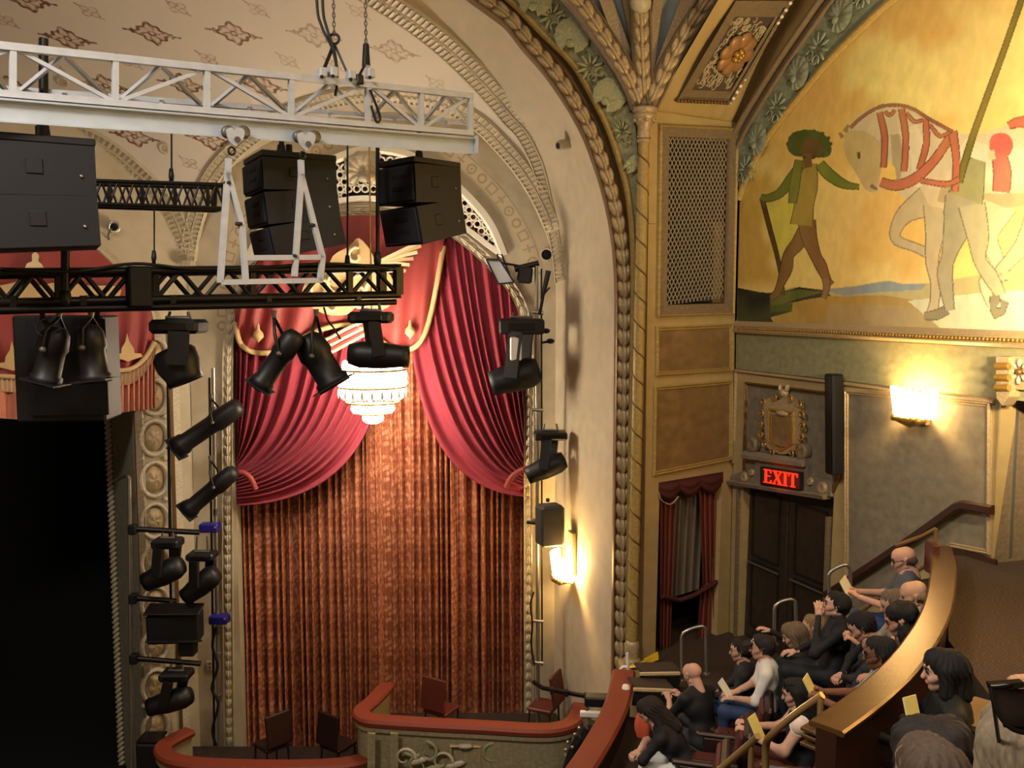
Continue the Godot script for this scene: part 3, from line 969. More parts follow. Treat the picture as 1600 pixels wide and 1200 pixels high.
func build_coffer(cu: Array, sof: Callable, root: Node):
	# find soffit u for coffer corners, inset on the soffit
	var u0: float = cu[0]
	var u1: float = minf(cu[1], 0.995)
	var v0 := 0.20
	var v1 := 0.80
	var q := func(a, b, off): return sof.call(lerpf(u0, u1, a), lerpf(v0, v1, b), off)
	var st := mk()
	# raised frame
	var ring := func(e0: float, e1: float, o0: float, o1: float):
		var c0 := [[e0, e0], [1 - e0, e0], [1 - e0, 1 - e0], [e0, 1 - e0]]
		var c1 := [[e1, e1], [1 - e1, e1], [1 - e1, 1 - e1], [e1, 1 - e1]]
		for i in 4:
			var j := (i + 1) % 4
			quad(st, q.call(c0[i][0], c0[i][1], o0), q.call(c0[j][0], c0[j][1], o0), q.call(c1[j][0], c1[j][1], o1), q.call(c1[i][0], c1[i][1], o1))
	ring.call(-0.02, -0.02, 0.0, 0.06); ring.call(-0.02, 0.04, 0.06, 0.06); ring.call(0.04, 0.04, 0.06, 0.02); ring.call(0.04, 0.13, 0.02, 0.03); ring.call(0.13, 0.13, 0.03, 0.01)
	var cof := obj("coffer", st, M.brown_trim, root)
	st = mk()
	grid(st, 6, 6, func(a, b): return q.call(0.12 + a * 0.76, 0.12 + b * 0.76, 0.012))
	obj("mosaic", st, M.mosaic, cof)
	# mosaic scroll lines
	st = mk()
	rng.seed = 31
	for i in 150:
		var ca := rng.randf_range(0.16, 0.84)
		var cb := rng.randf_range(0.16, 0.84)
		var rad := rng.randf_range(0.02, 0.04)
		var a0 := rng.randf() * TAU
		var pts := []
		for k in 7:
			var an := a0 + k * 0.75
			pts.append(q.call(clampf(ca + cos(an) * rad, 0.14, 0.86), clampf(cb + sin(an) * rad, 0.14, 0.86), 0.02))
		polytube(st, pts, 0.009, 4)
	stuff(obj("mosaic_scroll", st, M.mosaic_line, cof))
	# rosette of petals
	var c: Vector3 = q.call(0.5, 0.5, 0.03)
	var ex: Vector3 = (q.call(0.6, 0.5, 0.03) - c).normalized()
	var ey: Vector3 = (q.call(0.5, 0.6, 0.03) - c).normalized()
	var nz := ey.cross(ex).normalized()
	if nz.dot(CAM - c) < 0: nz = -nz
	ey = nz.cross(ex)
	for k in 8:
		var an := TAU * k / 8
		var d := ex * cos(an) + ey * sin(an)
		st = mk()
		ellipsoid(st, c + d * 0.18 + nz * 0.05, Basis(d * 0.14, d.cross(nz) * 0.12, nz * 0.05 + d * 0.02), 8, 5)
		obj("petal", st, M.rosette, cof)
	st = mk()
	for k in 5:
		var an := TAU * k / 5
		var d := ex * cos(an) + ey * sin(an)
		ellipsoid(st, c + d * 0.06 + nz * 0.10, Basis(d * 0.05, d.cross(nz) * 0.05, nz * 0.05), 7, 5)
	ellipsoid(st, c + nz * 0.13, Basis(ex * 0.04, ey * 0.04, nz * 0.04), 7, 5)
	obj("rosette_heart", st, M.gold, cof)
	# pearls along two edges
	var pm := mk()
	ellipsoid(pm, Vector3.ZERO, Basis.from_scale(Vector3.ONE * 0.027), 8, 5)
	var pe := mesh_of(pm)
	for k in 17: inst("pearl", pe, M.pearl, Transform3D(Basis.IDENTITY, q.call(k / 16.0, 1.0, 0.105)), cof)
	for k in 17: inst("pearl", pe, M.gilt_dark, Transform3D(Basis.IDENTITY, q.call(0.0, k / 16.0, 0.105)), cof)

# ---------------------------------------------------------------- the mural wall on the right
const MU_A := 7.5
const MU_Y0 := 9.55
const MU_H := 6.0
func mural_uv(p: Vector3) -> Vector2:
	return Vector2((p - PR.o).dot(PR.u) / MU_A, 1.0 - (p.y - MU_Y0) / MU_H)
func paint_poly(im: Image, pts: Array, c: Color):
	# pts in photograph pixels, laid out on the wall
	var W := im.get_width()
	var H := im.get_height()
	var q := []
	var y0 := 1e9
	var y1 := -1e9
	for p in pts:
		var t := mural_uv(on(PR, p.x, p.y)) * Vector2(W, H)
		q.append(t); y0 = minf(y0, t.y); y1 = maxf(y1, t.y)
	for y in range(maxi(0, int(y0)), mini(H - 1, int(y1)) + 1):
		var xs := []
		for i in q.size():
			var a: Vector2 = q[i]; var b: Vector2 = q[(i + 1) % q.size()]
			if (a.y <= y + 0.5) != (b.y <= y + 0.5): xs.append(a.x + (y + 0.5 - a.y) / (b.y - a.y) * (b.x - a.x))
		xs.sort()
		for i in range(0, xs.size() - 1, 2):
			var x0 := maxi(0, int(xs[i]))
			var w := mini(W - 1, int(xs[i + 1])) - x0 + 1
			if w > 0: im.fill_rect(Rect2i(x0, y, w, 1), c)
func limb(im: Image, a: Array, c: Color, sm := 3, outline := true):
	# a: x, y, width triples
	var pts := []
	for i in range(0, a.size(), 3): pts.append(Vector3(a[i], a[i + 1], a[i + 2]))
	pts = curve2(pts, sm)
	var l := []
	var r := []
	for i in pts.size():
		var t: Vector3 = pts[min(i + 1, pts.size() - 1)] - pts[max(i - 1, 0)]
		var s: Vector2 = Vector2(-t.y, t.x).normalized() * pts[i].z * 0.5
		l.append(Vector2(pts[i].x, pts[i].y) + s); r.push_front(Vector2(pts[i].x, pts[i].y) - s)
	if outline and a.size() > 6:
		var l2 := []
		var r2 := []
		for i in l.size():
			var m: Vector2 = (l[i] + r[l.size() - 1 - i]) * 0.5
			l2.append(m + (l[i] - m) * (1.0 + 1.3 / maxf(2.0, pts[i].z * 0.5))); r2.push_front(m + (r[l.size() - 1 - i] - m) * (1.0 + 1.3 / maxf(2.0, pts[i].z * 0.5)))
		paint_poly(im, l2 + r2, c.darkened(0.45))
	paint_poly(im, l + r, c)
func mural_texture() -> ImageTexture:
	var W := 1200
	var H := 960
	var im := Image.create(W, H, false, Image.FORMAT_RGB8)
	im.fill(hexc("e4cb7c"))
	# loosely brushed sky, softened before the figures go on
	for w in [[1150, 120, 200, 1300, 150, 240, 1500, 60, 220], [1350, 330, 160, 1430, 350, 150, 1500, 330, 120]]: limb(im, w, hexc("dcb96a"), 3, false)
	for w in [[1330, 80, 90, 1450, 130, 110, 1590, 60, 120], [1560, 60, 120, 1650, 120, 160, 1750, 160, 160]]: limb(im, w, hexc("ead98a"), 3, false)
	var line := hexc("8a6a3a")
	paint_poly(im, curve2(P([1150, 330, 1185, 270, 1215, 300, 1195, 360, 1215, 440, 1160, 450, 1150, 400, 1150, 330]), 3), hexc("cba954"))
	paint_poly(im, curve2(P([1195, 320, 1240, 300, 1248, 350, 1228, 420, 1210, 400, 1195, 320]), 3), hexc("d3c857"))
	im.resize(40, 32, Image.INTERPOLATE_BILINEAR); im.resize(W, H, Image.INTERPOLATE_CUBIC)
	# ground
	paint_poly(im, curve2(P([1140, 447, 1165, 452, 1190, 457, 1215, 456, 1245, 448, 1275, 453, 1310, 452, 1360, 443, 1390, 439, 1410, 443, 1450, 443, 1500, 435, 1560, 425, 1640, 418, 1760, 420, 2000, 430, 2000, 760, 1140, 640]), 3), hexc("b1a877"))
	paint_poly(im, P([1290, 452, 1340, 447, 1390, 439, 1412, 444, 1450, 443, 1440, 453, 1380, 456, 1320, 462]), hexc("8494a0"))
	paint_poly(im, P([1230, 470, 1290, 464, 1380, 461, 1440, 470, 1500, 500, 1500, 545, 1220, 545, 1210, 500]), hexc("a98a45"))
	paint_poly(im, P([1300, 475, 1440, 478, 1600, 520, 1600, 560, 1260, 560]), hexc("a58e63"))
	paint_poly(im, P([1140, 447, 1165, 452, 1190, 457, 1215, 458, 1250, 449, 1285, 453, 1300, 462, 1260, 468, 1215, 478, 1240, 486, 1205, 496, 1215, 512, 1140, 545]), hexc("23281f"))
	paint_poly(im, P([1205, 460, 1250, 452, 1290, 456, 1240, 470, 1205, 482]), hexc("55612c"))
	paint_poly(im, P([1205, 478, 1240, 474, 1238, 486, 1205, 488]), hexc("3c4a20"))
	paint_poly(im, P([1420, 470, 1560, 455, 1760, 450, 1760, 530, 1480, 520]), hexc("c9cbae"))  # pale patch painted in for the lamp glare at the lower right
	# the walker
	limb(im, [1192, 310, 5, 1205, 360, 5, 1218, 410, 4, 1226, 462, 3], hexc("5c4026"))
	limb(im, [1266, 350, 24, 1250, 378, 20, 1234, 398, 15, 1230, 420, 17, 1221, 444, 10, 1215, 458, 9, 1206, 466, 8], hexc("7d5a33"))
	limb(im, [1262, 345, 26, 1266, 372, 22, 1276, 400, 15, 1284, 415, 16, 1294, 438, 10, 1300, 446, 12], hexc("84603a"))
	limb(im, [1292, 436, 10, 1293, 450, 8, 1288, 466, 6], hexc("8d6d4a"))
	limb(im, [1266, 255, 22, 1263, 290, 30, 1258, 320, 28, 1254, 352, 34], hexc("a08a3f"))
	limb(im, [1252, 258, 12, 1236, 282, 14, 1220, 302, 12, 1200, 310, 10, 1190, 308, 8], hexc("5c6a25"))
	limb(im, [1282, 256, 14, 1296, 272, 16, 1316, 286, 13, 1332, 291, 8, 1344, 292, 6], hexc("6d7a2b"))
	limb(im, [1250, 250, 10, 1243, 290, 14, 1240, 318, 10], hexc("6f7530"))
	paint_poly(im, curve2(P([1232, 222, 1240, 208, 1262, 203, 1284, 207, 1297, 220, 1300, 238, 1290, 246, 1260, 245, 1242, 243, 1232, 232, 1232, 222]), 3), hexc("40501f"))
	paint_poly(im, curve2(P([1254, 228, 1262, 216, 1278, 217, 1286, 232, 1280, 244, 1262, 250, 1252, 240, 1254, 228]), 3), hexc("5a4426"))
	limb(im, [1262, 240, 14, 1264, 262, 12], hexc("71532f"))
	for i in 14:
		var a := TAU * i / 14
		limb(im, [1266 + cos(a) * 32, 225 + sin(a) * 20, 6, 1266 + cos(a) * 36, 225 + sin(a) * 23, 3], hexc("35441a"), 1)
	# the horse
	var coat := hexc("c6b99c")
	paint_poly(im, curve2(P([1322, 202, 1340, 182, 1362, 168, 1392, 161, 1420, 165, 1452, 184, 1490, 206, 1530, 209, 1570, 198, 1610, 190, 1660, 205, 1700, 240, 1705, 330, 1660, 345, 1600, 318, 1540, 340, 1480, 335, 1430, 318, 1404, 300, 1398, 282, 1384, 292, 1374, 298, 1366, 302, 1352, 294, 1338, 268, 1322, 240, 1322, 202]), 3), coat)
	for w in [[1420, 200, 30, 1440, 250, 26, 1430, 290, 20], [1500, 240, 50, 1560, 260, 60, 1640, 260, 50], [1350, 215, 14, 1356, 250, 18, 1360, 280, 12]]: limb(im, w, hexc("d3c8ad"), 3, false)
	for w in [[1400, 210, 14, 1404, 250, 16, 1402, 285, 10], [1470, 300, 30, 1540, 315, 26, 1620, 310, 20], [1335, 225, 8, 1345, 260, 10, 1356, 288, 8]]: limb(im, w, hexc("a79877"), 3, false)
	paint_poly(im, P([1372, 250, 1384, 246, 1400, 262, 1402, 280, 1388, 286, 1378, 284]), hexc("e0bd66"))
	paint_poly(im, curve2(P([1322, 205, 1350, 205, 1376, 222, 1380, 250, 1374, 285, 1366, 300, 1352, 293, 1338, 268, 1322, 240, 1322, 205]), 3), hexc("b9a878"))
	limb(im, [1322, 206, 8, 1327, 195, 3], hexc("8b7a4e")); limb(im, [1318, 215, 7, 1313, 207, 3], hexc("8b7a4e"))
	limb(im, [1343, 238, 5, 1344, 248, 3], hexc("57472c"))
	limb(im, [1362, 290, 6, 1372, 296, 4], hexc("6e5a3a"))
	var leg := hexc("b5a988")
	limb(im, [1450, 315, 46, 1416, 335, 26, 1401, 360, 16, 1404, 376, 14, 1430, 386, 12, 1450, 395, 14], leg)
	limb(im, [1470, 325, 50, 1462, 370, 26, 1458, 410, 18, 1464, 440, 15, 1462, 470, 12, 1458, 490, 16], leg)
	limb(im, [1446, 494, 10, 1464, 492, 14, 1482, 484, 12], hexc("7b735f"))
	limb(im, [1560, 320, 60, 1545, 370, 30, 1560, 410, 20, 1540, 440, 16, 1552, 478, 12], hexc("c3b999"))
	limb(im, [1640, 330, 70, 1600, 385, 26, 1560, 430, 16, 1578, 430, 12], leg)
	limb(im, [1690, 320, 60, 1680, 390, 26, 1660, 440, 18, 1668, 490, 14], leg)
	# page walking beside the horse, and the lance
	limb(im, [1500, 300, 40, 1505, 335, 56, 1496, 360, 40, 1484, 400, 20, 1478, 430, 22, 1486, 485, 12], hexc("9a957c"))
	limb(im, [1520, 320, 40, 1530, 370, 32, 1532, 405, 18, 1548, 430, 22, 1566, 462, 14], hexc("a6a184"))
	limb(im, [1556, 462, 12, 1560, 490, 18, 1572, 470, 10], hexc("777263"))
	limb(im, [1530, 250, 22, 1520, 280, 40, 1510, 310, 54], hexc("8f9068"))
	limb(im, [1562, 238, 20, 1568, 270, 26, 1566, 300, 24], hexc("b3635a"))
	paint_poly(im, curve2(P([1548, 225, 1552, 212, 1566, 208, 1580, 214, 1584, 230, 1576, 244, 1562, 240, 1550, 236, 1548, 225]), 3), hexc("b55a50"))
	limb(im, [1550, 235, 10, 1552, 250, 10], hexc("d9b392"))
	limb(im, [1608, -30, 7, 1570, 80, 7, 1522, 212, 8, 1500, 285, 9], hexc("6f6a2c"), 2)
	# harness
	var hr := hexc("b0664d")
	limb(im, [1376, 176, 7, 1384, 215, 8, 1382, 262, 7], hr); limb(im, [1410, 170, 8, 1417, 215, 8, 1414, 268, 7], hr); limb(im, [1448, 186, 7, 1449, 225, 8, 1438, 265, 7], hr)
	limb(im, [1378, 284, 12, 1400, 290, 14, 1430, 280, 14, 1462, 250, 12, 1490, 208, 10], hr)
	limb(im, [1490, 205, 12, 1496, 250, 9, 1494, 300, 8], hr); limb(im, [1440, 282, 6, 1480, 288, 7, 1500, 280, 7], hr)
	limb(im, [1384, 174, 3, 1392, 180, 4, 1400, 172, 3], hr, 4); limb(im, [1418, 176, 3, 1430, 190, 4, 1444, 188, 3], hr, 4); limb(im, [1454, 194, 3, 1470, 213, 4, 1486, 206, 3], hr, 4)
	limb(im, [1330, 200, 3, 1350, 182, 3, 1380, 166, 3, 1420, 167, 3, 1455, 187, 3, 1490, 206, 3], hexc("9b5f45"), 3)
	limb(im, [1578, 197, 10, 1600, 190, 16, 1640, 200, 20], hexc("a85a48"))
	im.resize(640, 512, Image.INTERPOLATE_BILINEAR); im.resize(W, H, Image.INTERPOLATE_CUBIC)
	# brushwork over all of it
	var fn := FastNoiseLite.new(); fn.seed = 12; fn.frequency = 0.003; fn.fractal_octaves = 3
	var f2 := FastNoiseLite.new(); f2.seed = 5; f2.frequency = 0.022; f2.fractal_octaves = 3
	for y in H:
		for x in W:
			var c := im.get_pixel(x, y)
			var a := fn.get_noise_2d(x, y)
			var b := f2.get_noise_2d(x * 1.5, y)
			c = c.lerp(hexc("cfa468"), clampf(a * 0.6, 0, 0.2)) if a > 0 else c.lerp(hexc("e6dc7c"), clampf(-a * 0.5, 0, 0.16))
			c = c * (1.0 + b * 0.05)
			im.set_pixel(x, y, c)
	return ImageTexture.create_from_image(im)

func build_right_wall():
	var st := mk()
	var yb := 4.4
	var far := PR.o + PR.u * 19.0
	# wall with notches for the exit door and the side doorway
	var pts := [Vector3(PR.o.x, yb, PR.o.z), Vector3(PR.o.x, 15.8, PR.o.z), Vector3(far.x, 15.8, far.z), Vector3(far.x, yb, far.z)]
	pts.append_array([ony(PR, 1780, yb), on(PR, 1800, 612), on(PR, 1566, 608), ony(PR, 1558, yb)])
	pts.append_array([ony(PR, 1303, yb), on(PR, 1303, 778), on(PR, 1162, 757), ony(PR, 1160, yb)])
	prism(st, pts, PR.n, 0.3)
	struct(obj("wall_right", st, M.ochre), "ochre side wall below the painted mural", "wall")
	var wr := get_node("wall_right")
	# mural panel
	st = mk()
	var edge := curve2(P([1156, 312, 1166, 282, 1200, 216, 1250, 151, 1300, 91, 1350, 41, 1398, -2, 1470, -50, 1560, -90, 1700, -120]), 5)
	var mp := ons(PR, edge, 0.015)
	mp.append(on(PR, 1850, 533, 0.015)); mp.append(on(PR, 1600, 524, 0.015)); mp.append(on(PR, 1152, 506, 0.015))
	var u2 := PackedVector2Array()
	for p in mp: u2.append(mural_uv(p))
	var ix := Geometry2D.triangulate_polygon(u2)
	for i in ix:
		st.set_uv(u2[i]); st.add_vertex(mp[i])
	for i in mp.size():
		var j: int = (i + 1) % mp.size()
		for q in [[mp[i], u2[i]], [mp[j], u2[j]], [mp[j] - PR.n * 0.014, u2[j]], [mp[i], u2[i]], [mp[j] - PR.n * 0.014, u2[j]], [mp[i] - PR.n * 0.014, u2[i]]]:
			st.set_uv(q[1]); st.add_vertex(q[0])
	var mm := StandardMaterial3D.new()
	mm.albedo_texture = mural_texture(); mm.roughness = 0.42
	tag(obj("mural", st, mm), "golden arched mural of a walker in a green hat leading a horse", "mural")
	# archivolt: pale fillet, teal shell band, brown mouldings
	var e2 := curve2(P([1150, 240, 1160, 222, 1182, 182, 1226, 112, 1268, 52, 1305, 2, 1365, -62, 1450, -120, 1560, -170, 1700, -200]), 5)
	var n := edge.size() - 1
	st = mk()
	grid(st, n, 3, func(u, v):
		var i := roundi(u * n)
		var q: Vector2 = edge[i].lerp(e2[i], v)
		return on(PR, q.x, q.y, 0.05 + 0.03 * v))
	var band := obj("trim_40", st, M.teal)
	struct(band, "teal arch band with scallop shells bordering the mural", "trim")
	st = mk()
	sweep(st, ons(PR, edge, 0.02), PR.n, half_round(0.10, 0.06, 5))
	struct(obj("trim_41", st, M.ochre_col), "pale yellow fillet edging the mural", "trim")
	var e3 := curve2(P([1144, 205, 1152, 190, 1168, 162, 1212, 92, 1254, 30, 1290, -20, 1350, -85, 1440, -145, 1555, -200, 1700, -235]), 5)
	st = mk()
	grid(st, n, 6, func(u, v):
		var i := roundi(u * n)
		var q: Vector2 = e2[i].lerp(e3[i], v)
		return on(PR, q.x, q.y, 0.08 + 0.10 * v + 0.04 * sin(v * PI * 3)))
	struct(obj("trim_42", st, M.brown_trim), "brown stepped moulding between mural band and coffered soffit", "trim")
	var sh := shell_mesh(0.25, 0.05)
	var bs := Basis(PR.u, Vector3.UP, PR.n)
	for q in [[1183, 222, 20], [1246, 118, 30], [1312, 26, 40], [1395, -60, 50]]:
		inst("shell", sh, M.teal_hi, Transform3D(bs * Basis(Vector3(0, 0, 1), deg_to_rad(-q[2] - 20)), on(PR, q[0], q[1], 0.07)), band)
	var sp := sprig_mesh(0.25)
	for q in [[1165, 265, -25], [1213, 168, -30], [1278, 75, -38], [1350, -15, -45]]:
		inst("sprig", sp, M.teal_hi, Transform3D(bs * Basis(Vector3(0, 0, 1), deg_to_rad(q[2])), on(PR, q[0], q[1], 0.08)), band)
	# cornice under the mural
	st = mk()
	var cp := [on(PR, 1150, 511), on(PR, 1850, 543)]
	sweep(st, cp, -PR.n, [Vector2(-0.075, 0), Vector2(-0.075, -0.09), Vector2(-0.04, -0.11), Vector2(-0.01, -0.07), Vector2(0.03, -0.08), Vector2(0.06, -0.05), Vector2(0.09, -0.03), Vector2(0.09, 0)], false)
	var cor := obj("trim_43", st, M.gilt)
	struct(cor, "gilded cornice running below the mural", "trim")
	st = mk()
	var c0 := on(PR, 1154, 513, 0.09)
	var c1 := on(PR, 1700, 537, 0.09)
	for i in 110: ellipsoid(st, c0.lerp(c1, i / 109.0), Basis.from_scale(Vector3(0.02, 0.022, 0.022)), 6, 4)
	stuff(obj("beading", st, M.gold, cor))
	# sage frieze
	st = mk()
	prism(st, rect_on(PR, [1150, 521, 1850, 560, 1850, 655, 1150, 576], 0.02), PR.n, 0.02)
	struct(obj("trim_44", st, M.frieze), "plain sage green frieze between cornice and panels", "trim")
	st = mk()
	sweep(st, [on(PR, 1150, 579), on(PR, 1556, 628)], PR.n, half_round(0.05, 0.05, 5))
	sweep(st, [on(PR, 1151, 579), ony(PR, 1150, 7.7)], PR.n, half_round(0.04, 0.04, 5))
	struct(obj("trim_45", st, M.gilt), "thin gilt bead below the sage frieze", "trim")
	# taupe panels with mouldings
	var prof := [Vector2(-0.03, 0), Vector2(-0.03, 0.03), Vector2(-0.012, 0.045), Vector2(0.0, 0.02), Vector2(0.015, 0.03), Vector2(0.03, 0.0)]
	var p1 := [1325, 613, 1546, 633, 1545, 862, 1488, 851, 1420, 898, 1325, 968]
	st = mk()
	prism(st, rect_on(PR, p1, 0.012), PR.n, 0.012)
	obj("panel", st, M.taupe, wr)
	st = mk(); line_frame(st, PR, P(p1), prof); obj("panel_moulding", st, M.gilt, wr)
	var p2 := [1168, 600, 1312, 618, 1312, 745, 1300, 772, 1164, 752]
	st = mk()
	prism(st, rect_on(PR, p2, 0.012), PR.n, 0.012)
	obj("panel", st, M.taupe, wr)
	st = mk(); line_frame(st, PR, P(p2), prof); obj("panel_moulding", st, M.gilt_dark, wr)
	# exit door: two leaves in a frame, set back
	var d := Node3D.new(); d.name = "door_1"; add_child(d); d.position = ony(PR, 1230, 5.15, -0.1)
	struct(d, "dark brown double exit door under the lit sign", "door")
	var bz := Basis(PR.u, Vector3.UP, PR.n)
	var a0 := ony(PR, 1160, 5.15)
	var a1 := ony(PR, 1303, 5.15)
	var wd := Vector2(a1.x - a0.x, a1.z - a0.z).length()
	for k in 2:
		var c := a0.lerp(a1, 0.25 + 0.5 * k) + Vector3(0, 1.25, 0) - PR.n * 0.14
		st = mk()
		bevel_box(st, c, Vector3(wd * 0.49, 2.5, 0.05), bz, 0.01)
		var leafo := obj("door_leaf", st, M.door, d)
		st = mk()
		for yy in [0.48, -0.55]:
			var hh := 0.95
			for e in [[0, hh / 2, wd * 0.32, 0.03], [0, -hh / 2, wd * 0.32, 0.03]]: box(st, c + Vector3.UP * (yy + e[1]) + PR.n * 0.03, Vector3(e[2], e[3], 0.02), bz)
			for e in [-1, 1]: box(st, c + PR.u * e * wd * 0.16 + Vector3.UP * yy + PR.n * 0.03, Vector3(0.03, hh, 0.02), bz)
		obj("stile", st, M.door_dark, leafo)
		st = mk()
		tube(st, c + PR.u * (-0.3 if k else 0.3) * wd * 0.6 + PR.n * 0.07 - Vector3.UP * 0.1, c + PR.u * (0.3 if k else -0.3) * wd * 0.6 + PR.n * 0.07 - Vector3.UP * 0.1, 0.018, 0.018, 8)
		obj("push_bar", st, M.grey_steel, leafo)
	st = mk()
	bar(st, a0 + PR.n * 0.01, a0 + Vector3(0, 2.2, 0) + PR.n * 0.01, 0.04, 0.08, PR.n)
	bar(st, a1 + PR.n * 0.01, a1 + Vector3(0, 2.2, 0) + PR.n * 0.01, 0.04, 0.08, PR.n)
	obj("door_frame", st, M.brown_trim, d)
	build_exit_sign(bz)
	# side doorway at the right edge: bracket, reveal, dark door with a pale edge
	st = mk()
	prism(st, rect_on(PR, [1556, 556, 1576, 558, 1577, 620, 1566, 634, 1557, 622], 0.16), PR.n, 0.15)
	var bk := obj("door_bracket", st, M.gilt)
	tag(bk, "carved gilt bracket at the head of the side doorway", "bracket")
	st = mk()
	for yy in [572, 590, 606]: tube(st, on(PR, 1556, yy, 0.17), on(PR, 1577, yy, 0.17), 0.035, 0.035, 8)
	obj("reeding", st, M.gold, bk)
	st = mk()
	prism(st, rect_on(PR, [1579, 556, 1760, 566, 1760, 618, 1579, 608], 0.08), PR.n, 0.07)
	var fz := obj("door_frieze", st, M.gilt)
	tag(fz, "gilt frieze block with a sunburst flower over the side doorway", "frieze block")
	var fc := on(PR, 1592, 581, 0.10)
	for k in 8:
		var an := TAU * k / 8
		var dd := PR.u * cos(an) + Vector3.UP * sin(an)
		st = mk()
		ellipsoid(st, fc + dd * 0.085, Basis(dd * 0.045, dd.cross(PR.n) * 0.022, PR.n * 0.02), 6, 4)
		obj("petal", st, M.ivory, fz)
	st = mk(); ellipsoid(st, fc, Basis(PR.u * 0.035, Vector3.UP * 0.035, PR.n * 0.03), 8, 5); obj("flower_heart", st, M.gilt_dark, fz)
	st = mk()
	box(st, ony(PR, 1650, 8.3, -0.45), Vector3(1.6, 2.6, 0.06), bz)
	var dd2 := obj("door_2", st, M.door)
	struct(dd2, "brown door set back in the side doorway", "door")
	st = mk()
	bar(st, ony(PR, 1590, 7.44, -0.22), ony(PR, 1590, 9.3, -0.22), 0.03, 0.04, PR.n)
	obj("door_edge", st, M.steel, dd2)
	st = mk()
	prism(st, [ony(PR, 1563, 7.3, 0), ony(PR, 1563, 9.4, 0), ony(PR, 1563, 9.4, 0) + PR.n * -0.5 + PR.u * 0.05, ony(PR, 1563, 7.3, 0) + PR.n * -0.5 + PR.u * 0.05], PR.u, 0.05)
	obj("jamb", st, M.brown_trim, dd2)
	# picture lamps added out of view to brighten the mural
	for q in [[1700, 536], [1850, 543]]:
		var lp := thing("added_mural_lamp", "added unseen picture lamp on the cornice beside the door frieze" if q[0] == 1700 else "added unseen picture lamp on the cornice past the side doorway", "lamp", on(PR, q[0], q[1], 0.1))
		st = mk(); tube(st, on(PR, q[0], q[1], 0.08), on(PR, q[0], q[1] + 8, 1.15), 0.02, 0.02, 8); obj("arm", st, M.brass, lp)
		st = mk()
		var hc := on(PR, q[0], q[1] + 6, 1.25)
		ellipsoid(st, hc, Basis.from_scale(Vector3(0.09, 0.09, 0.09)), 12, 8)
		obj("bulb", st, M.bulb_warm, lp)
		st = mk(); lathe(st, hc, (PR.n * 1.0 - Vector3.UP * 0.6).normalized(), [Vector2(0.14, -0.05), Vector2(0.15, 0.0), Vector2(0.12, 0.08), Vector2(0.0, 0.12)], 14); obj("shade", st, M.brass, lp)
		var ml := OmniLight3D.new(); ml.name = "lamp_light"; lp.add_child(ml); ml.position = hc - lp.position
		ml.light_color = Color(1, 0.88, 0.66); ml.light_energy = 26.0; ml.light_size = 0.09; ml.shadow_enabled = true; ml.omni_range = 40; ml.omni_attenuation = 2
	# curtained doorway in the pier
	build_pier_curtain()
	# column loudspeaker
	var cs := thing("column_speaker", "slim black column loudspeaker mounted beside the exit panel", "speaker", on(PR, 1302, 740, 0.1))
	st = mk()
	var t0 := on(PR, 1303, 584, 0.14)
	var t1 := on(PR, 1304, 741, 0.14)
	bevel_box(st, (t0 + t1) * 0.5, Vector3(0.17, t0.distance_to(t1), 0.17), Basis(PR.u, (t0 - t1).normalized(), PR.n), 0.02)
	obj("cabinet", st, M.black, cs)
	st = mk()
	box(st, (t0 + t1) * 0.5 + PR.n * 0.088, Vector3(0.11, t0.distance_to(t1) * 0.95, 0.01), Basis(PR.u, (t0 - t1).normalized(), PR.n))
	obj("grille", st, M.black_gloss, cs)
	st = mk()
	for k in [0.2, 0.8]: box(st, t0.lerp(t1, k) - PR.n * 0.11, Vector3(0.05, 0.06, 0.06), bz)
	obj("bracket", st, M.grey_steel, cs)
	# wall handrail beside the aisle steps
	var hr := thing("wall_handrail", "dark wooden handrail climbing the wall beside the aisle steps", "handrail", on(PR, 1300, 915, 0.08))
	st = mk()
	var hp := [on(PR, 1290, 930, 0.09), on(PR, 1360, 884, 0.09), on(PR, 1430, 838, 0.09), on(PR, 1494, 792, 0.09), on(PR, 1506, 789, 0.09), on(PR, 1551, 797, 0.09)]
	sweep(st, hp, PR.n, [Vector2(-0.045, -0.03), Vector2(-0.05, 0.0), Vector2(-0.03, 0.04), Vector2(0.03, 0.04), Vector2(0.05, 0.0), Vector2(0.045, -0.03), Vector2(-0.045, -0.03)])
	obj("rail", st, M.wood_rail, hr)
	for q in [[1350, 893], [1450, 826], [1530, 796]]:
		st = mk(); tube(st, on(PR, q[0], q[1] + 6, 0.0), on(PR, q[0], q[1], 0.07), 0.015, 0.015, 6); obj("bracket", st, M.brass, hr)

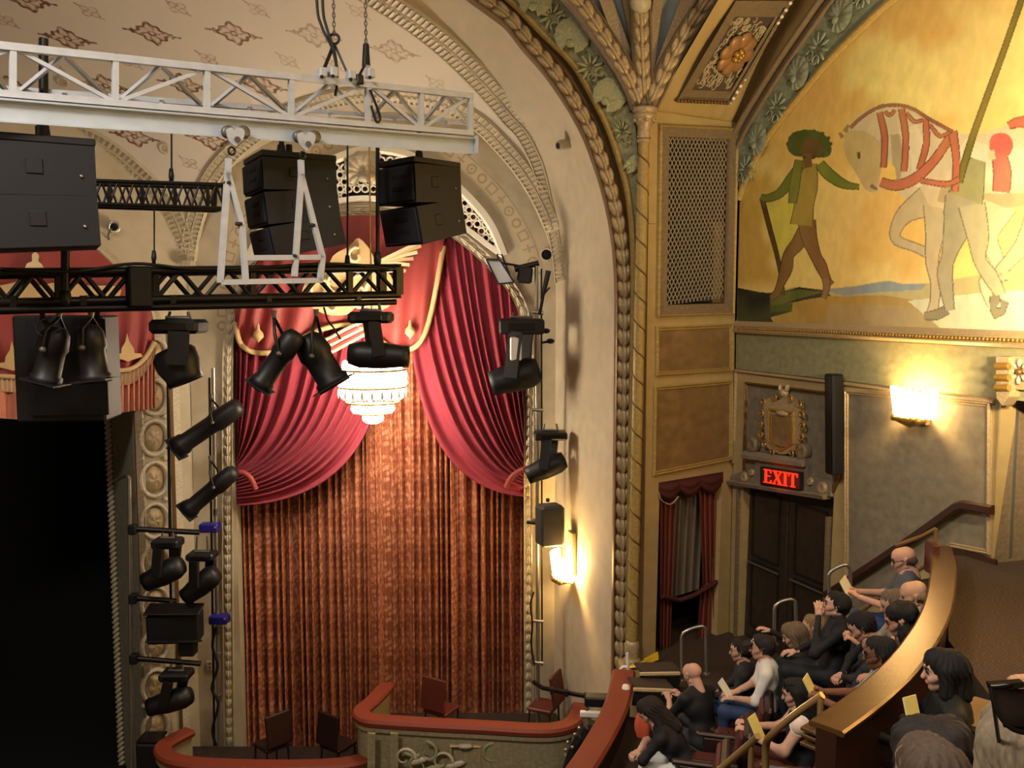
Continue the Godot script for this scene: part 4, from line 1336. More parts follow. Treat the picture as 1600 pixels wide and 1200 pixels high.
func build_exit_sign(bz: Basis):
	# lintel shelf and cartouche are plaster relief over the door
	var root := Node3D.new(); root.name = "door_cartouche"; add_child(root); root.position = on(PR, 1223, 710, 0.05)
	tag(root, "gilded shield cartouche with scrolls above the exit sign", "cartouche")
	var st := mk()
	prism(st, ons(PR, curve2(P([1201, 622, 1215, 626, 1228, 618, 1240, 628, 1247, 630, 1250, 660, 1248, 695, 1238, 706, 1222, 710, 1206, 704, 1197, 694, 1194, 660, 1193, 630, 1201, 622]), 3), 0.10), PR.n, 0.10)
	obj("field", st, M.gilt, root)
	st = mk()
	prism(st, ons(PR, curve2(P([1206, 648, 1236, 652, 1236, 690, 1228, 698, 1214, 696, 1206, 688, 1206, 648]), 2), 0.13), PR.n, 0.04)
	obj("shield", st, M.panel, root)
	st = mk()
	line_frame(st, PR, P([1203, 640, 1240, 645, 1240, 692, 1222, 704, 1203, 690]), half_round(0.04, 0.03, 4), 0.10)
	obj("shield_rim", st, M.gold, root)
	for q in [[1194, 628], [1191, 645], [1190, 662], [1191, 678], [1196, 694], [1208, 706], [1238, 708], [1250, 698], [1254, 682], [1255, 664], [1254, 648], [1252, 632], [1212, 620], [1236, 622]]:
		st = mk()
		var c := on(PR, q[0], q[1], 0.09)
		var pts := []
		for i in 12:
			var a: float = i / 11.0 * TAU * 0.95 + q[1] * 0.3
			var r := 0.055 * (1 - i / 16.0)
			pts.append(c + PR.u * cos(a) * r + Vector3.UP * sin(a) * r + PR.n * 0.02)
		polytube(st, pts, 0.016, 5)
		obj("scroll", st, M.gold, root)
	st = mk()
	ellipsoid(st, on(PR, 1225, 614, 0.08), Basis(PR.u * 0.07, Vector3.UP * 0.06, PR.n * 0.06), 8, 6)
	for s in [-1, 1]: ellipsoid(st, on(PR, 1225 + s * 5, 607, 0.08), Basis(PR.u * 0.03 + Vector3.UP * s * 0.03, Vector3.UP * 0.05, PR.n * 0.04), 8, 6)
	ellipsoid(st, on(PR, 1222, 646, 0.12), Basis(PR.u * 0.13, Vector3.UP * 0.04, PR.n * 0.05), 10, 6)
	obj("crest", st, M.gilt, root)
	for s in [[1181, 694], [1259, 705]]:
		st = mk()
		lathe(st, on(PR, s[0], s[1], 0.03), PR.n, [Vector2(0.0, 0.09), Vector2(0.05, 0.08), Vector2(0.09, 0.10), Vector2(0.11, 0.06), Vector2(0.11, 0.0)], 14)
		obj("volute", st, M.brown_trim, root)
	st = mk()
	sweep(st, [on(PR, 1172, 709), on(PR, 1268, 722)], -PR.n, [Vector2(-0.05, 0), Vector2(-0.05, -0.16), Vector2(0.0, -0.16), Vector2(0.05, -0.10), Vector2(0.06, 0)], false)
	obj("shelf", st, M.taupe, root)
	# stepped sign housing with side scrolls
	var h := Node3D.new(); h.name = "door_lintel"; add_child(h); h.position = on(PR, 1222, 765, 0.05)
	tag(h, "grey plaster lintel with flanking scrolls round the exit sign", "lintel")
	st = mk()
	prism(st, rect_on(PR, [1180, 716, 1262, 727, 1262, 772, 1180, 760], 0.08), PR.n, 0.07)
	obj("housing", st, M.taupe, h)
	st = mk()
	prism(st, ons(PR, P([1146, 741, 1160, 736, 1172, 738, 1180, 730, 1182, 760, 1148, 752]), 0.06), PR.n, 0.05)
	prism(st, ons(PR, P([1260, 745, 1272, 744, 1284, 748, 1296, 752, 1298, 776, 1262, 772]), 0.06), PR.n, 0.05)
	obj("scroll_wing", st, M.taupe, h)
	for s in [[1164, 745, 0.07], [1286, 762, 0.08], [1176, 738, 0.05], [1268, 752, 0.05]]:
		st = mk()
		lathe(st, on(PR, s[0], s[1], 0.06), PR.n, [Vector2(0.0, 0.05), Vector2(s[2] * 0.5, 0.03), Vector2(s[2] * 0.8, 0.05), Vector2(s[2], 0.0)], 12)
		obj("volute", st, M.gilt, h)
	st = mk()
	sweep(st, [on(PR, 1148, 754), on(PR, 1298, 777)], -PR.n, [Vector2(-0.02, 0), Vector2(-0.02, -0.12), Vector2(0.03, -0.14), Vector2(0.05, -0.08), Vector2(0.05, 0)], false)
	obj("ledge", st, M.taupe, h)
	# the sign itself
	var sg := thing("exit_sign", "red lit exit sign in a dark box above the door", "sign", on(PR, 1220, 764, 0.1))
	st = mk()
	prism(st, rect_on(PR, [1188, 729, 1251, 738, 1251, 767, 1188, 757], 0.13), PR.n, 0.06)
	obj("box", st, M.door_dark, sg)
	st = mk()
	prism(st, rect_on(PR, [1190, 731.5, 1249, 740.5, 1249, 764.5, 1190, 755], 0.135), PR.n, 0.012)
	obj("face", st, mat(hexc("43271f"), 0.5), sg)
	var tm := TextMesh.new()
	var f := SystemFont.new(); f.font_names = PackedStringArray(["Droid Serif"]); f.font_weight = 700
	tm.font = f; tm.text = "EXIT"; tm.font_size = 64; tm.pixel_size = 0.0041; tm.depth = 0.01
	var o := MeshInstance3D.new(); o.name = "lettering"; o.mesh = tm; o.material_override = M.exit_red
	sg.add_child(o)
	var e0 := on(PR, 1190, 743, 0.145)
	var e1 := on(PR, 1249, 752.5, 0.145)
	var ex := (e1 - e0).normalized()
	o.transform = Transform3D(Basis(ex, Vector3.UP, PR.n) * Basis.from_scale(Vector3(1.12, 1.0, 1)), (e0 + e1) * 0.5 - sg.position)
	var l := OmniLight3D.new(); l.light_color = Color(1, 0.2, 0.1); l.light_energy = 0.05; l.shadow_enabled = true; l.light_size = 0.1
	l.omni_range = 20; l.omni_attenuation = 2
	sg.add_child(l); l.position = (e0 + e1) * 0.5 + PR.n * 0.12 - sg.position

func build_pier_curtain():
	# a small doorway dressed with a scalloped pelmet and two drapes, one tied back
	var root := thing("doorway_drapes", "dark red pelmet and rust drapes in the pier doorway", "curtain", ony(PP, 1078, 5.15))
	var pl := Pl.new(PP.o - PP.n * 0.12, PP.n)
	var st := mk()
	# a passage runs back from the doorway; no lamp burns in it
	box(st, Vector3(2.5, 6.85, -16.1), Vector3(1.9, 3.6, 0.1))
	box(st, Vector3(1.66, 6.85, -14.3), Vector3(0.08, 3.6, 3.6))
	box(st, Vector3(3.42, 6.85, -14.7), Vector3(0.08, 3.6, 2.8))
	box(st, Vector3(2.5, 8.6, -14.75), Vector3(1.9, 0.1, 2.7))
	box(st, Vector3(2.5, 5.05, -14.4), Vector3(1.9, 0.1, 3.4))
	struct(obj("wall_passage", st, M.taupe), "passage beyond the draped pier doorway", "wall")
	var drape := func(x0: float, x1: float, y0: float, y1: float, b0: float, b1: float, folds: int, m: Material, nm: String, off: float):
		var s := mk()
		grid(s, folds * 8, 10, func(u, v):
			var px: float = lerpf(lerpf(x0, x1, u), lerpf(b0, b1, u), v)
			var pyv: float = lerpf(lerpf(y0, y0 - (x1 - x0) * 0.18, u), lerpf(y1, y1 - (x1 - x0) * 0.3, u), v)
			return on(pl, px, pyv, off + 0.035 * cos(u * TAU * folds)))
		obj(nm, s, m, root)
	drape.call(1032, 1056, 770, 1050, 1031, 1046, 3, M.drape_rust, "drape", 0.0)
	drape.call(1052, 1100, 768, 935, 1044, 1092, 4, M.drape_grey, "sheer_drape", -0.06)
	drape.call(1092, 1126, 760, 915, 1098, 1122, 4, M.drape_rust, "drape", 0.02)
	drape.call(1095, 1122, 915, 1030, 1086, 1126, 4, M.drape_rust, "drape_tail", 0.02)
	st = mk()
	polytube(st, [on(pl, 1034, 932, 0.08), on(pl, 1062, 938, 0.09), on(pl, 1085, 930, 0.09), on(pl, 1122, 908, 0.08)], 0.035, 7)
	obj("tie_back", st, M.drape_dark, root)
	for k in 3:
		st = mk()
		var x0 := 1029.0 + k * 33.0
		grid(st, 12, 8, func(u, v):
			var sag: float = sin(u * PI)
			var px: float = x0 + u * 35
			return on(pl, px, 754 - (px - 1030) * 0.17 + v * (16 + 16 * sag), 0.12 + 0.05 * sag * sin(v * PI) + 0.02 * cos(v * TAU * 2.5) * sag))
		obj("swag", st, M.drape_dark, root)
	st = mk()
	polytube(st, curve2(ons(pl, P([1030, 772, 1034, 782, 1048, 788, 1060, 776]), 0.15), 4), 0.012, 5)
	obj("trim_cord", st, M.gilt, root)

# ---------------------------------------------------------------- box bay dressing
func damask_texture() -> ImageTexture:
	var S := 192
	var im := Image.create(S, S, false, Image.FORMAT_RGB8)
	var fn := FastNoiseLite.new(); fn.seed = 8; fn.frequency = 0.06
	for y in S:
		for x in S:
			var u := x / float(S) * TAU
			var v := y / float(S) * TAU
			var a := sin(u * 2 + 1.2 * sin(v * 2)) * sin(v * 3 + 1.5 * cos(u)) + 0.6 * sin(u * 5 + v * 2) * cos(v * 4 - u * 3) + fn.get_noise_2d(x, y) * 0.5
			var k := smoothstep(0.05, 0.35, a)
			im.set_pixel(x, y, Color(0.74, 0.62, 0.58).lerp(Color(1, 1, 1), k))
	return ImageTexture.create_from_image(im)
func band_texture() -> ImageTexture:
	var W := 512
	var H := 64
	var im := Image.create(W, H, false, Image.FORMAT_RGB8)
	for y in H:
		for x in W:
			var c := hexc("baac90")
			var cell := int(x / 64.0)
			var u := (x % 64) / 32.0 - 1.0
			var v := y / 32.0 - 1.0
			var r := sqrt(u * u + v * v)
			var ink := false
			match cell % 4:
				0: ink = absf(r - 0.55) < 0.16
				1: ink = absf(maxf(absf(u), absf(v)) - 0.6) < 0.13
				2: ink = absf(u) < 0.12 or (absf(v) < 0.14 and absf(u) < 0.6)
				3: ink = absf(r - 0.6) < 0.14 or r < 0.2
			if absf(v) > 0.9: ink = false
			if ink and (x * 7 + y * 13) % 11 > 1: c = hexc("9d8769")
			im.set_pixel(x, y, c)
	return ImageTexture.create_from_image(im)
func build_box_bay():
	var st: SurfaceTool
	# stencilled band round the arch
	var band := curve2(P([346, 520, 350, 440, 364, 385, 390, 335, 430, 285, 490, 238, 560, 210, 630, 208, 690, 228, 735, 262, 775, 302, 805, 345, 825, 385, 838, 430]), 6)
	var pts := ons(PW1, band, 0.006)
	var L := [0.0]
	for i in range(1, pts.size()): L.append(L[-1] + pts[i].distance_to(pts[i - 1]))
	st = mk()
	for i in range(pts.size() - 1):
		var q := []
		for k in [i, i + 1]:
			var t: Vector3 = pts[min(k + 1, pts.size() - 1)] - pts[max(k - 1, 0)]
			var s := t.cross(PW1.n).normalized() * 0.115
			q.append([pts[k] + s, Vector2(L[k] / 1.85, 0.98)]); q.append([pts[k] - s, Vector2(L[k] / 1.85, 0.02)])
		for j in [0, 1, 3, 0, 3, 2]:
			st.set_uv(q[j][1]); st.add_vertex(q[j][0])
	var bm := StandardMaterial3D.new(); bm.albedo_texture = band_texture(); bm.roughness = 0.8
	struct(obj("trim_50", st, bm), "brown stencilled border painted round the box arch", "trim")
	# openwork crescent over the arch
	var oc := curve2(P([392, 402, 418, 348, 458, 298, 510, 257, 575, 235, 640, 244, 700, 281, 740, 318, 768, 355, 787, 400]), 5)
	var ic := curve2(P([392, 402, 430, 362, 478, 333, 528, 316, 575, 311, 640, 319, 690, 337, 735, 363, 765, 386, 787, 400]), 5)
	var root := thing("fretwork_crescent", "cream openwork crescent with a scallop shell over the box arch", "fretwork", on(PW1, 575, 311))
	st = mk()
	var ii := ic.duplicate(); ii.reverse()
	sweep(st, ons(PW1, oc), PW1.n, [Vector2(-0.07, 0), Vector2(-0.07, 0.08), Vector2(0.03, 0.10), Vector2(0.07, 0.05), Vector2(0.07, 0)])
	obj("outer_bead", st, M.pearl, root)
	st = mk()
	sweep(st, ons(PW1, ic), PW1.n, [Vector2(-0.05, 0), Vector2(-0.05, 0.07), Vector2(0.03, 0.08), Vector2(0.05, 0)])
	obj("inner_bead", st, M.pearl, root)
	st = mk()
	var poly := PackedVector2Array()
	for p in oc + ii: poly.append(p)
	var row := 0
	var y := 240.0
	while y < 400:
		var x := 395.0 + (6.5 if row % 2 else 0.0)
		while x < 790:
			if Geometry2D.is_point_in_polygon(Vector2(x, y), poly) and Geometry2D.is_point_in_polygon(Vector2(x, y + 7), poly) and Geometry2D.is_point_in_polygon(Vector2(x, y - 5), poly):
				var c := on(PW1, x, y, 0.035)
				var rp := []
				for k in 9: rp.append(c + Vector3(cos(TAU * k / 8), sin(TAU * k / 8), 0) * 0.058)
				polytube(st, rp, 0.018, 5, Vector3(0, 0, 1))
			x += 13.0
		y += 11.0; row += 1
	stuff(obj("fret", st, M.pearl, root))
	inst("shell", shell_mesh(0.36, 0.12), M.ivory, Transform3D(Basis.IDENTITY, on(PW1, 568, 270, 0.06)), root)
	st = mk()
	ellipsoid(st, on(PW1, 581, 275, 0.2), Basis.from_scale(Vector3(0.07, 0.09, 0.07)), 8, 6); obj("boss", st, M.gilt, root)
	# leaf trim round the opening
	var op := curve2(P([826, 1180, 826, 900, 826, 560, 822, 505, 810, 468, 789, 437, 759, 405, 718, 370, 672, 346, 620, 334, 575, 330, 520, 334, 463, 349, 421, 376, 390, 415, 369, 466, 359, 530, 357, 640, 357, 900, 360, 1210]), 6)
	var tr := Node3D.new(); tr.name = "trim_51"; add_child(tr); tr.position = on(PW1, 826, 1180)
	struct(tr, "narrow pale leaf moulding round the curtained opening", "trim")
	var opw := ons(PW1, op)
	st = mk()
	sweep(st, opw, PW1.n, [Vector2(-0.085, 0), Vector2(-0.085, 0.07), Vector2(-0.05, 0.05), Vector2(0.05, 0.05), Vector2(0.085, 0.07), Vector2(0.085, 0)])
	obj("bed", st, M.cream2, tr)
	var of := []
	for p in opw: of.append(p + Vector3(0, 0, 0.05))
	leaves_along(of, PW1.n, 0.17, leaf_mesh(0.16, 0.11, 0.045), [M.ivory], tr)
	# reveal of the arch, a hand's breadth deep
	st = mk()
	sweep(st, ons(PW1, op), PW1.n, [Vector2(-0.02, 0.0), Vector2(-0.02, -0.55)], true, false)
	struct(obj("trim_52", st, M.cream2), "inner reveal of the curtained opening", "trim")
	# round vent high on the corner, its dark opening painted as a black disc
	var v := thing("wall_vent", "round vent beside the corbel with its dark opening painted as a black disc", "vent", on(PW1, 854, 398))
	st = mk(); lathe(st, on(PW1, 854, 398, 0.0), PW1.n, [Vector2(0, 0.012), Vector2(0.085, 0.012), Vector2(0.085, 0.0)], 20); obj("painted_hole", st, M.void_black, v)
	st = mk(); lathe(st, on(PW1, 854, 398, 0.0), PW1.n, [Vector2(0.085, 0), Vector2(0.085, 0.03), Vector2(0.105, 0.03), Vector2(0.11, 0)], 20); obj("rim", st, M.ivory, v)
	var v2 := thing("ceiling_eyelet", "small eyelet with a painted dark opening in the lunette above the side wall", "eyelet", at(880, 226, 12.9))
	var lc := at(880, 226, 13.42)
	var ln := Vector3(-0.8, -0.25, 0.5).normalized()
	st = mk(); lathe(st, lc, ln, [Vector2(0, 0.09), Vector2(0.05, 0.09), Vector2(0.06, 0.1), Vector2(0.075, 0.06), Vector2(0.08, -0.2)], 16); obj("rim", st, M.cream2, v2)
	st = mk(); lathe(st, lc, ln, [Vector2(0, 0.105), Vector2(0.045, 0.105)], 16); obj("painted_hole", st, M.painted_hole_dark, v2)  # dark disc painted for the shade inside the eyelet

func fold_cloth(called: String, T: Callable, C: Callable, B: Callable, folds: float, amp: float, m: Material, parent: Node, d0: float, nu := 160, nv := 30):
	# cloth whose folds run along quadratic curves T(s) -> C(s) -> B(s), all in photograph pixels on the box wall
	var st := mk()
	grid(st, nu, nv, func(s, t):
		var p0: Vector2 = T.call(s); var p1: Vector2 = C.call(s); var p2: Vector2 = B.call(s)
		var q := p0.lerp(p1, t).lerp(p1.lerp(p2, t), t)
		var ph: float = s * folds + 0.35 * sin(s * 9.0) + 0.15 * sin(s * 23.0)
		var w: float = cos(ph * TAU)
		w = signf(w) * pow(absf(w), 0.7)
		var dep: float = d0 - amp * (w + 0.35 * cos(ph * TAU * 2.0 + 1.3 * sin(t * 3.0))) * (0.55 + 0.45 * sin(t * PI)) - 0.22 * sin(t * PI) * s
		return at(q.x, q.y, dep))
	return obj(called, st, m, parent)
func build_curtains():
	var st: SurfaceTool
	# ---- back curtain
	var cur := thing("brocade_curtain", "tall orange brocade curtain hanging in pleats behind the box", "curtain", at(595, 1150, 15.3))
	st = mk()
	var fn := FastNoiseLite.new(); fn.seed = 3; fn.frequency = 1.0
	var pleat := func(u: float, v: float) -> float:
		var px := 362.0 + u * 464.0
		var w: float = u * 37.0 + 1.1 * fn.get_noise_1d(u * 9.0) + 0.25 * fn.get_noise_2d(u * 14.0, v * 1.2)
		var flat: float = 1.0 - 0.9 * clampf(1.0 - absf(px - 598.0) / (10.0 + 16.0 * v), 0, 1)
		var c := cos(w * TAU)
		c = signf(c) * pow(absf(c), 0.75)
		return (0.095 + 0.04 * fn.get_noise_1d(u * 30.0)) * c * flat
	grid(st, 560, 12, func(u, v):
		return Vector3(lerpf(-4.80, 0.285, u), lerpf(11.75, 1.6, v), -15.32 + pleat.call(u, v)))
	var bm := StandardMaterial3D.new()
	bm.albedo_texture = damask_texture(); bm.albedo_color = hexc("cc8b69"); bm.roughness = 0.6
	bm.uv1_triplanar = true; bm.uv1_scale = Vector3(2.0, 1.6, 2.0)
	obj("cloth", st, bm, cur)
	st = mk(); tube(st, at(355, 330, 15.45), at(830, 330, 15.45), 0.03); obj("track", st, M.black_pipe, cur)
	# ---- red swags
	var lerp_pts := func(a: Array, s: float) -> Vector2:
		var f := s * (a.size() - 1)
		var i := int(minf(floorf(f), a.size() - 2))
		return a[i].lerp(a[i + 1], f - i)
	var left := thing("red_swag_curtain", "crimson velvet swag tied back to the proscenium side jamb", "curtain", at(372, 790, 14.9))
	var lt := P([369, 470, 400, 440, 440, 430, 490, 440, 540, 450, 585, 470, 600, 540])
	var lc := P([370, 600, 395, 640, 450, 660, 500, 690, 545, 720, 580, 750, 592, 785])
	var lb := P([370, 705, 370, 718, 370, 730, 370, 745, 370, 758, 370, 772, 370, 790])
	fold_cloth("swag", func(s): return lerp_pts.call(lt, s), func(s): return lerp_pts.call(lc, s), func(s): return lerp_pts.call(lb, s), 15.0, 0.075, M.red_velvet, left, 15.0, 220, 34)
	st = mk(); polytube(st, ons(PW1, curve2(P([364, 745, 378, 738, 392, 748, 400, 765]), 4), 0.25), 0.05, 8); obj("tie_back", st, M.red_satin, left)
	var right := thing("red_swag_curtain", "crimson velvet swag tied back beside the lighting boom", "curtain", at(822, 790, 14.9))
	var rt := P([822, 500, 806, 462, 770, 412, 735, 380, 700, 372, 668, 430, 640, 505])
	var rc := P([822, 600, 812, 620, 790, 640, 765, 665, 740, 690, 700, 720, 655, 770])
	var rb := P([824, 700, 824, 712, 824, 722, 824, 734, 824, 746, 824, 758, 824, 776])
	fold_cloth("swag", func(s): return lerp_pts.call(rt, s), func(s): return lerp_pts.call(rc, s), func(s): return lerp_pts.call(rb, s), 13.0, 0.075, M.red_velvet, right, 15.0, 220, 34)
	st = mk(); polytube(st, ons(PW1, curve2(P([790, 762, 800, 745, 815, 735, 826, 732]), 4), 0.25), 0.05, 8); obj("tie_back", st, M.red_satin, right)
	# ---- gilded centre valance
	var val := thing("red_valance", "red satin valance edged with gold braid and embroidered crests", "valance", at(560, 545, 14.7))
	var top := curve2(P([366, 490, 384, 440, 424, 382, 465, 355, 520, 340, 575, 336, 620, 340, 668, 353, 694, 370]), 6)
	var bot := curve2(P([368, 505, 376, 537, 400, 551, 440, 546, 500, 515, 560, 510, 620, 546, 664, 522, 693, 385]), 6)
	var nb := top.size() - 1
	st = mk()
	grid(st, nb * 4, 14, func(u, v):
		var f: float = u * nb
		var i := int(minf(floorf(f), nb - 1))
		var a: Vector2 = top[i].lerp(top[i + 1], f - i)
		var b: Vector2 = bot[i].lerp(bot[i + 1], f - i)
		var q := a.lerp(b, v)
		return at(q.x, q.y, 14.86 - 0.05 * cos(u * TAU * 9.0 + v * 2.0) * (0.3 + 0.7 * v) - 0.10 * sin(v * PI)))
	obj("cloth", st, M.red_satin, val)
	st = mk()
	var tp := []
	for i in bot.size(): tp.append(at(bot[i].x, bot[i].y, 14.78 - 0.05 * cos(float(i) / nb * TAU * 9.0 + 2.0)))
	polytube(st, tp, 0.045, 7)
	obj("gold_braid", st, M.gold_cloth, val)
	# striped under-swag between the tabs
	for k in 5:
		st = mk()
		var cv := curve2(P([488, 538 + k * 7, 515, 528 + k * 6, 545, 512 + k * 6, 575, 500 + k * 5]), 5)
		var pl := []
		for p in cv: pl.append(at(p.x, p.y, 14.72))
		polytube(st, pl, 0.032, 6)
		obj("piped_fold", st, M.red_satin if k % 2 else M.pale_cloth, val)
	# embroidered crest, fan and finials
	st = mk()
	prism(st, ons(PW1, curve2(P([470, 470, 478, 440, 510, 425, 520, 400, 545, 385, 560, 372, 578, 390, 590, 415, 610, 430, 618, 465, 595, 485, 560, 478, 540, 492, 505, 490, 470, 470]), 3), 0.36), PW1.n, 0.05)
	var crest := obj("crest", st, M.gold_cloth, val)
	st = mk()
	for q in [[500, 455, 20, 0.6], [530, 445, 24, 0.9], [560, 452, 22, 1.4], [590, 455, 20, 2.2], [556, 400, 14, 1.2], [520, 478, 18, 0.1], [565, 468, 16, 2.8]]:
		var c := on(PW1, q[0], q[1], 0.40)
		var pp := []
		for i in 12:
			var a: float = q[3] + i * 0.5
			pp.append(c + Vector3(cos(a), sin(a), 0) * q[2] * 0.0107 * (1 - i / 15.0))
		polytube(st, pp, 0.03, 5)
	obj("embroidery", st, M.pale_cloth, crest)
	for k in 6:
		st = mk()
		var a := on(PW1, 586, 412 - k * 1.0, 0.34)
		var b := on(PW1, 664 - k * 6, 374 + k * 10, 0.30)
		bar(st, a, b, 0.055, 0.02, Vector3(0, 0, 1))
		obj("gold_ray", st, M.gold_cloth if k % 2 else M.pale_cloth, val)
	for q in [[404, 522], [641, 516]]:
		st = mk()
		lathe(st, on(PW1, q[0], q[1] + 14, 0.30), Vector3.UP, [Vector2(0.0, 0.0), Vector2(0.02, 0.03), Vector2(0.09, 0.10), Vector2(0.075, 0.17), Vector2(0.03, 0.22), Vector2(0.02, 0.30), Vector2(0, 0.33)], 10)
		obj("finial_motif", st, M.gold_cloth, val)
func chair(pos: Vector3, yaw: float, m: Material, label: String) -> Node3D:
	var t := thing("box_chair", label, "chair", pos, "loose chairs in the boxes")
	t.rotation.y = 0
	var b := Basis(Vector3.UP, yaw)
	var st := mk()
	bevel_box(st, pos + b * Vector3(0, 0.45, 0), Vector3(0.45, 0.07, 0.43), b, 0.02)
	obj("seat", st, m, t)
	st = mk()
	var bb := b * Basis(Vector3.RIGHT, -0.14)
	bevel_box(st, pos + b * Vector3(0, 0.78, 0.23), Vector3(0.46, 0.52, 0.05), bb, 0.015)
	obj("backrest", st, m, t)
	for sx in [-1, 1]:
		for sz in [-1, 1]:
			st = mk()
			tube(st, pos + b * Vector3(sx * 0.2, 0, sz * 0.19), pos + b * Vector3(sx * 0.19, 0.43, sz * 0.18), 0.014, 0.018, 6)
			obj("leg", st, M.wood_dark, t)
	return t
func box_front(called: String, label: String, path: Array, y: float, fl: float, decor: bool, inward: Vector3):
	var pw := []
	for p in path: pw.append(floor_at(p.x, p.y, y))
	var root := thing(called, label, "box front", Vector3(pw[0].x, fl, pw[0].z))
	var st := mk()
	sweep(st, pw, Vector3.UP, [Vector2(-0.12, -0.10), Vector2(-0.14, -0.04), Vector2(-0.12, 0.0), Vector2(0.10, 0.0), Vector2(0.13, -0.04), Vector2(0.12, -0.10), Vector2(-0.12, -0.10)])
	obj("padded_rail", st, M.rail_red, root)
	st = mk()
	sweep(st, pw, Vector3.UP, [Vector2(0.03, -0.10), Vector2(0.10, -0.12), Vector2(0.10, -0.18), Vector2(0.05, -0.24), Vector2(0.05, -0.9), Vector2(0.09, -0.94), Vector2(0.09, -1.2), Vector2(-0.06, -1.2), Vector2(-0.06, -0.10)])
	obj("parapet", st, M.box_front, root)
	return [root, pw]
func build_boxes():
	var st: SurfaceTool
	# right (upper) box
	var path := curve2(P([604, 1066, 594, 1078, 578, 1094, 566, 1104, 564, 1112, 574, 1119, 600, 1122, 680, 1127, 760, 1131, 830, 1135, 868, 1134, 893, 1126, 904, 1112, 908, 1098]), 5)
	var r = box_front("upper_box_front", "curved box front with red padded rail below the right curtain", path, 3.9, 2.7, true, Vector3.ZERO)
	var root: Node3D = r[0]
	# relief on the front: end pilaster, acanthus scrolls, cartouche
	var pl := Pl.new(floor_at(720, 1129, 3.9) + Vector3(0, 0, 0.07), Vector3(0.02, 0, 1))
	for x in [574, 610, 893]:
		st = mk()
		prism(st, [on(pl, x, 1146, 0.03), on(pl, x + 12, 1147, 0.03), on(pl, x + 12, 1240, 0.03), on(pl, x, 1240, 0.03)], pl.n, 0.04)
		obj("pilaster", st, M.box_front, root)
	st = mk()
	line_frame(st, pl, P([704, 1165, 750, 1166, 752, 1230, 706, 1230]), half_round(0.05, 0.04, 4))
	obj("cartouche_frame", st, M.gilt, root)
	st = mk(); ellipsoid(st, on(pl, 727, 1166, 0.03), Basis.from_scale(Vector3(0.12, 0.04, 0.05)), 8, 6); obj("cartouche_crest", st, M.ivory, root)
	for q in [[632, 1184, 1.0, 0], [668, 1176, -1.0, 1], [690, 1190, 1.0, 0], [770, 1178, 1.0, 1], [800, 1186, -1.0, 0], [828, 1178, 1.0, 0], [655, 1196, 1.0, 1], [812, 1198, -1.0, 1], [865, 1180, 1.0, 0]]:
		st = mk()
		var c := on(pl, q[0], q[1], 0.02)
		var pp := []
		var rr := []
		for i in 14:
			var a: float = i * 0.42 + q[3] * 1.5
			pp.append(c + Vector3(cos(a) * q[2], sin(a), 0) * 0.17 * (1 - i / 18.0) + Vector3(0, 0, 0.01)); rr.append(0.03 * (1 - i / 20.0))
		polytube(st, pp, 0.03, 5, Vector3.UP, rr)
		ellipsoid(st, c + Vector3(q[2] * 0.2, -0.05, 0), Basis(Vector3(0.16 * q[2], 0.05, 0), Vector3(-0.02, 0.05, 0), Vector3(0, 0, 0.03)), 8, 5)
		obj("acanthus", st, M.ivory if q[3] == 0 else M.green_hi, root)
	st = mk()
	prism(st, [at(560, 1100, 14.9) * Vector3(1, 0, 1) + Vector3(0, 3.0, 0), at(905, 1100, 14.9) * Vector3(1, 0, 1) + Vector3(0, 3.0, 0), at(920, 1100, 13.3) * Vector3(1, 0, 1) + Vector3(0, 3.0, 0), at(566, 1100, 13.35) * Vector3(1, 0, 1) + Vector3(0, 3.0, 0)], Vector3.UP, 0.2)
	struct(obj("floor_box", st, M.dark_floor), "dark floor of the upper box", "floor")
	# left (lower) box
	path = curve2(P([296, 1138, 272, 1150, 256, 1160, 254, 1170, 264, 1180, 290, 1187, 340, 1191, 420, 1193, 500, 1192, 550, 1187, 572, 1180]), 5)
	box_front("lower_box_front", "lower box front with red padded rail next to the proscenium", path, 3.28, 2.1, false, Vector3.ZERO)
	st = mk()
	prism(st, [at(262, 1100, 14.9) * Vector3(1, 0, 1) + Vector3(0, 2.4, 0), at(575, 1100, 14.9) * Vector3(1, 0, 1) + Vector3(0, 2.4, 0), at(572, 1100, 13.3) * Vector3(1, 0, 1) + Vector3(0, 2.4, 0), at(262, 1100, 13.3) * Vector3(1, 0, 1) + Vector3(0, 2.4, 0)], Vector3.UP, 0.2)
	struct(obj("floor_box_lower", st, M.dark_floor), "dark floor of the lower box", "floor")
	var c1 := at(690, 1100, 14.1); c1.y = 3.0
	chair(c1, -0.55, M.chair_red, "brownish red chair turned aside in the upper box")
	var c2 := at(850, 1100, 14.2); c2.y = 3.0
	chair(c2, 1.15, M.chair_red, "brownish red chair seen edge on by the box jamb")
	var c3 := at(424, 1140, 14.1); c3.y = 2.4
	chair(c3, 0.8, M.chair_dark, "dark chair in the lower box nearest the proscenium")
	var c4 := at(528, 1140, 14.1); c4.y = 2.4
	chair(c4, -0.6, M.chair_dark, "dark chair in the lower box beside the upper box")
	# sconces
	sconce(on(PW2, 897, 908, 0.0), PW2, 1.35, "lit glass wall sconce on the cream side wall", 5.0)
	sconce(on(PR, 1442, 660, 0.0), PR, 1.15, "lit glass wall sconce on the taupe panel under the frieze", 3.0)
	var ol := thing("wall_outlet", "square white outlet plate low on the proscenium side wall", "outlet", at(328, 1040, 14.97))
	st = mk(); bevel_box(st, at(328, 1040, 14.98), Vector3(0.12, 0.16, 0.02), Basis.IDENTITY, 0.005); obj("plate", st, M.ivory, ol)
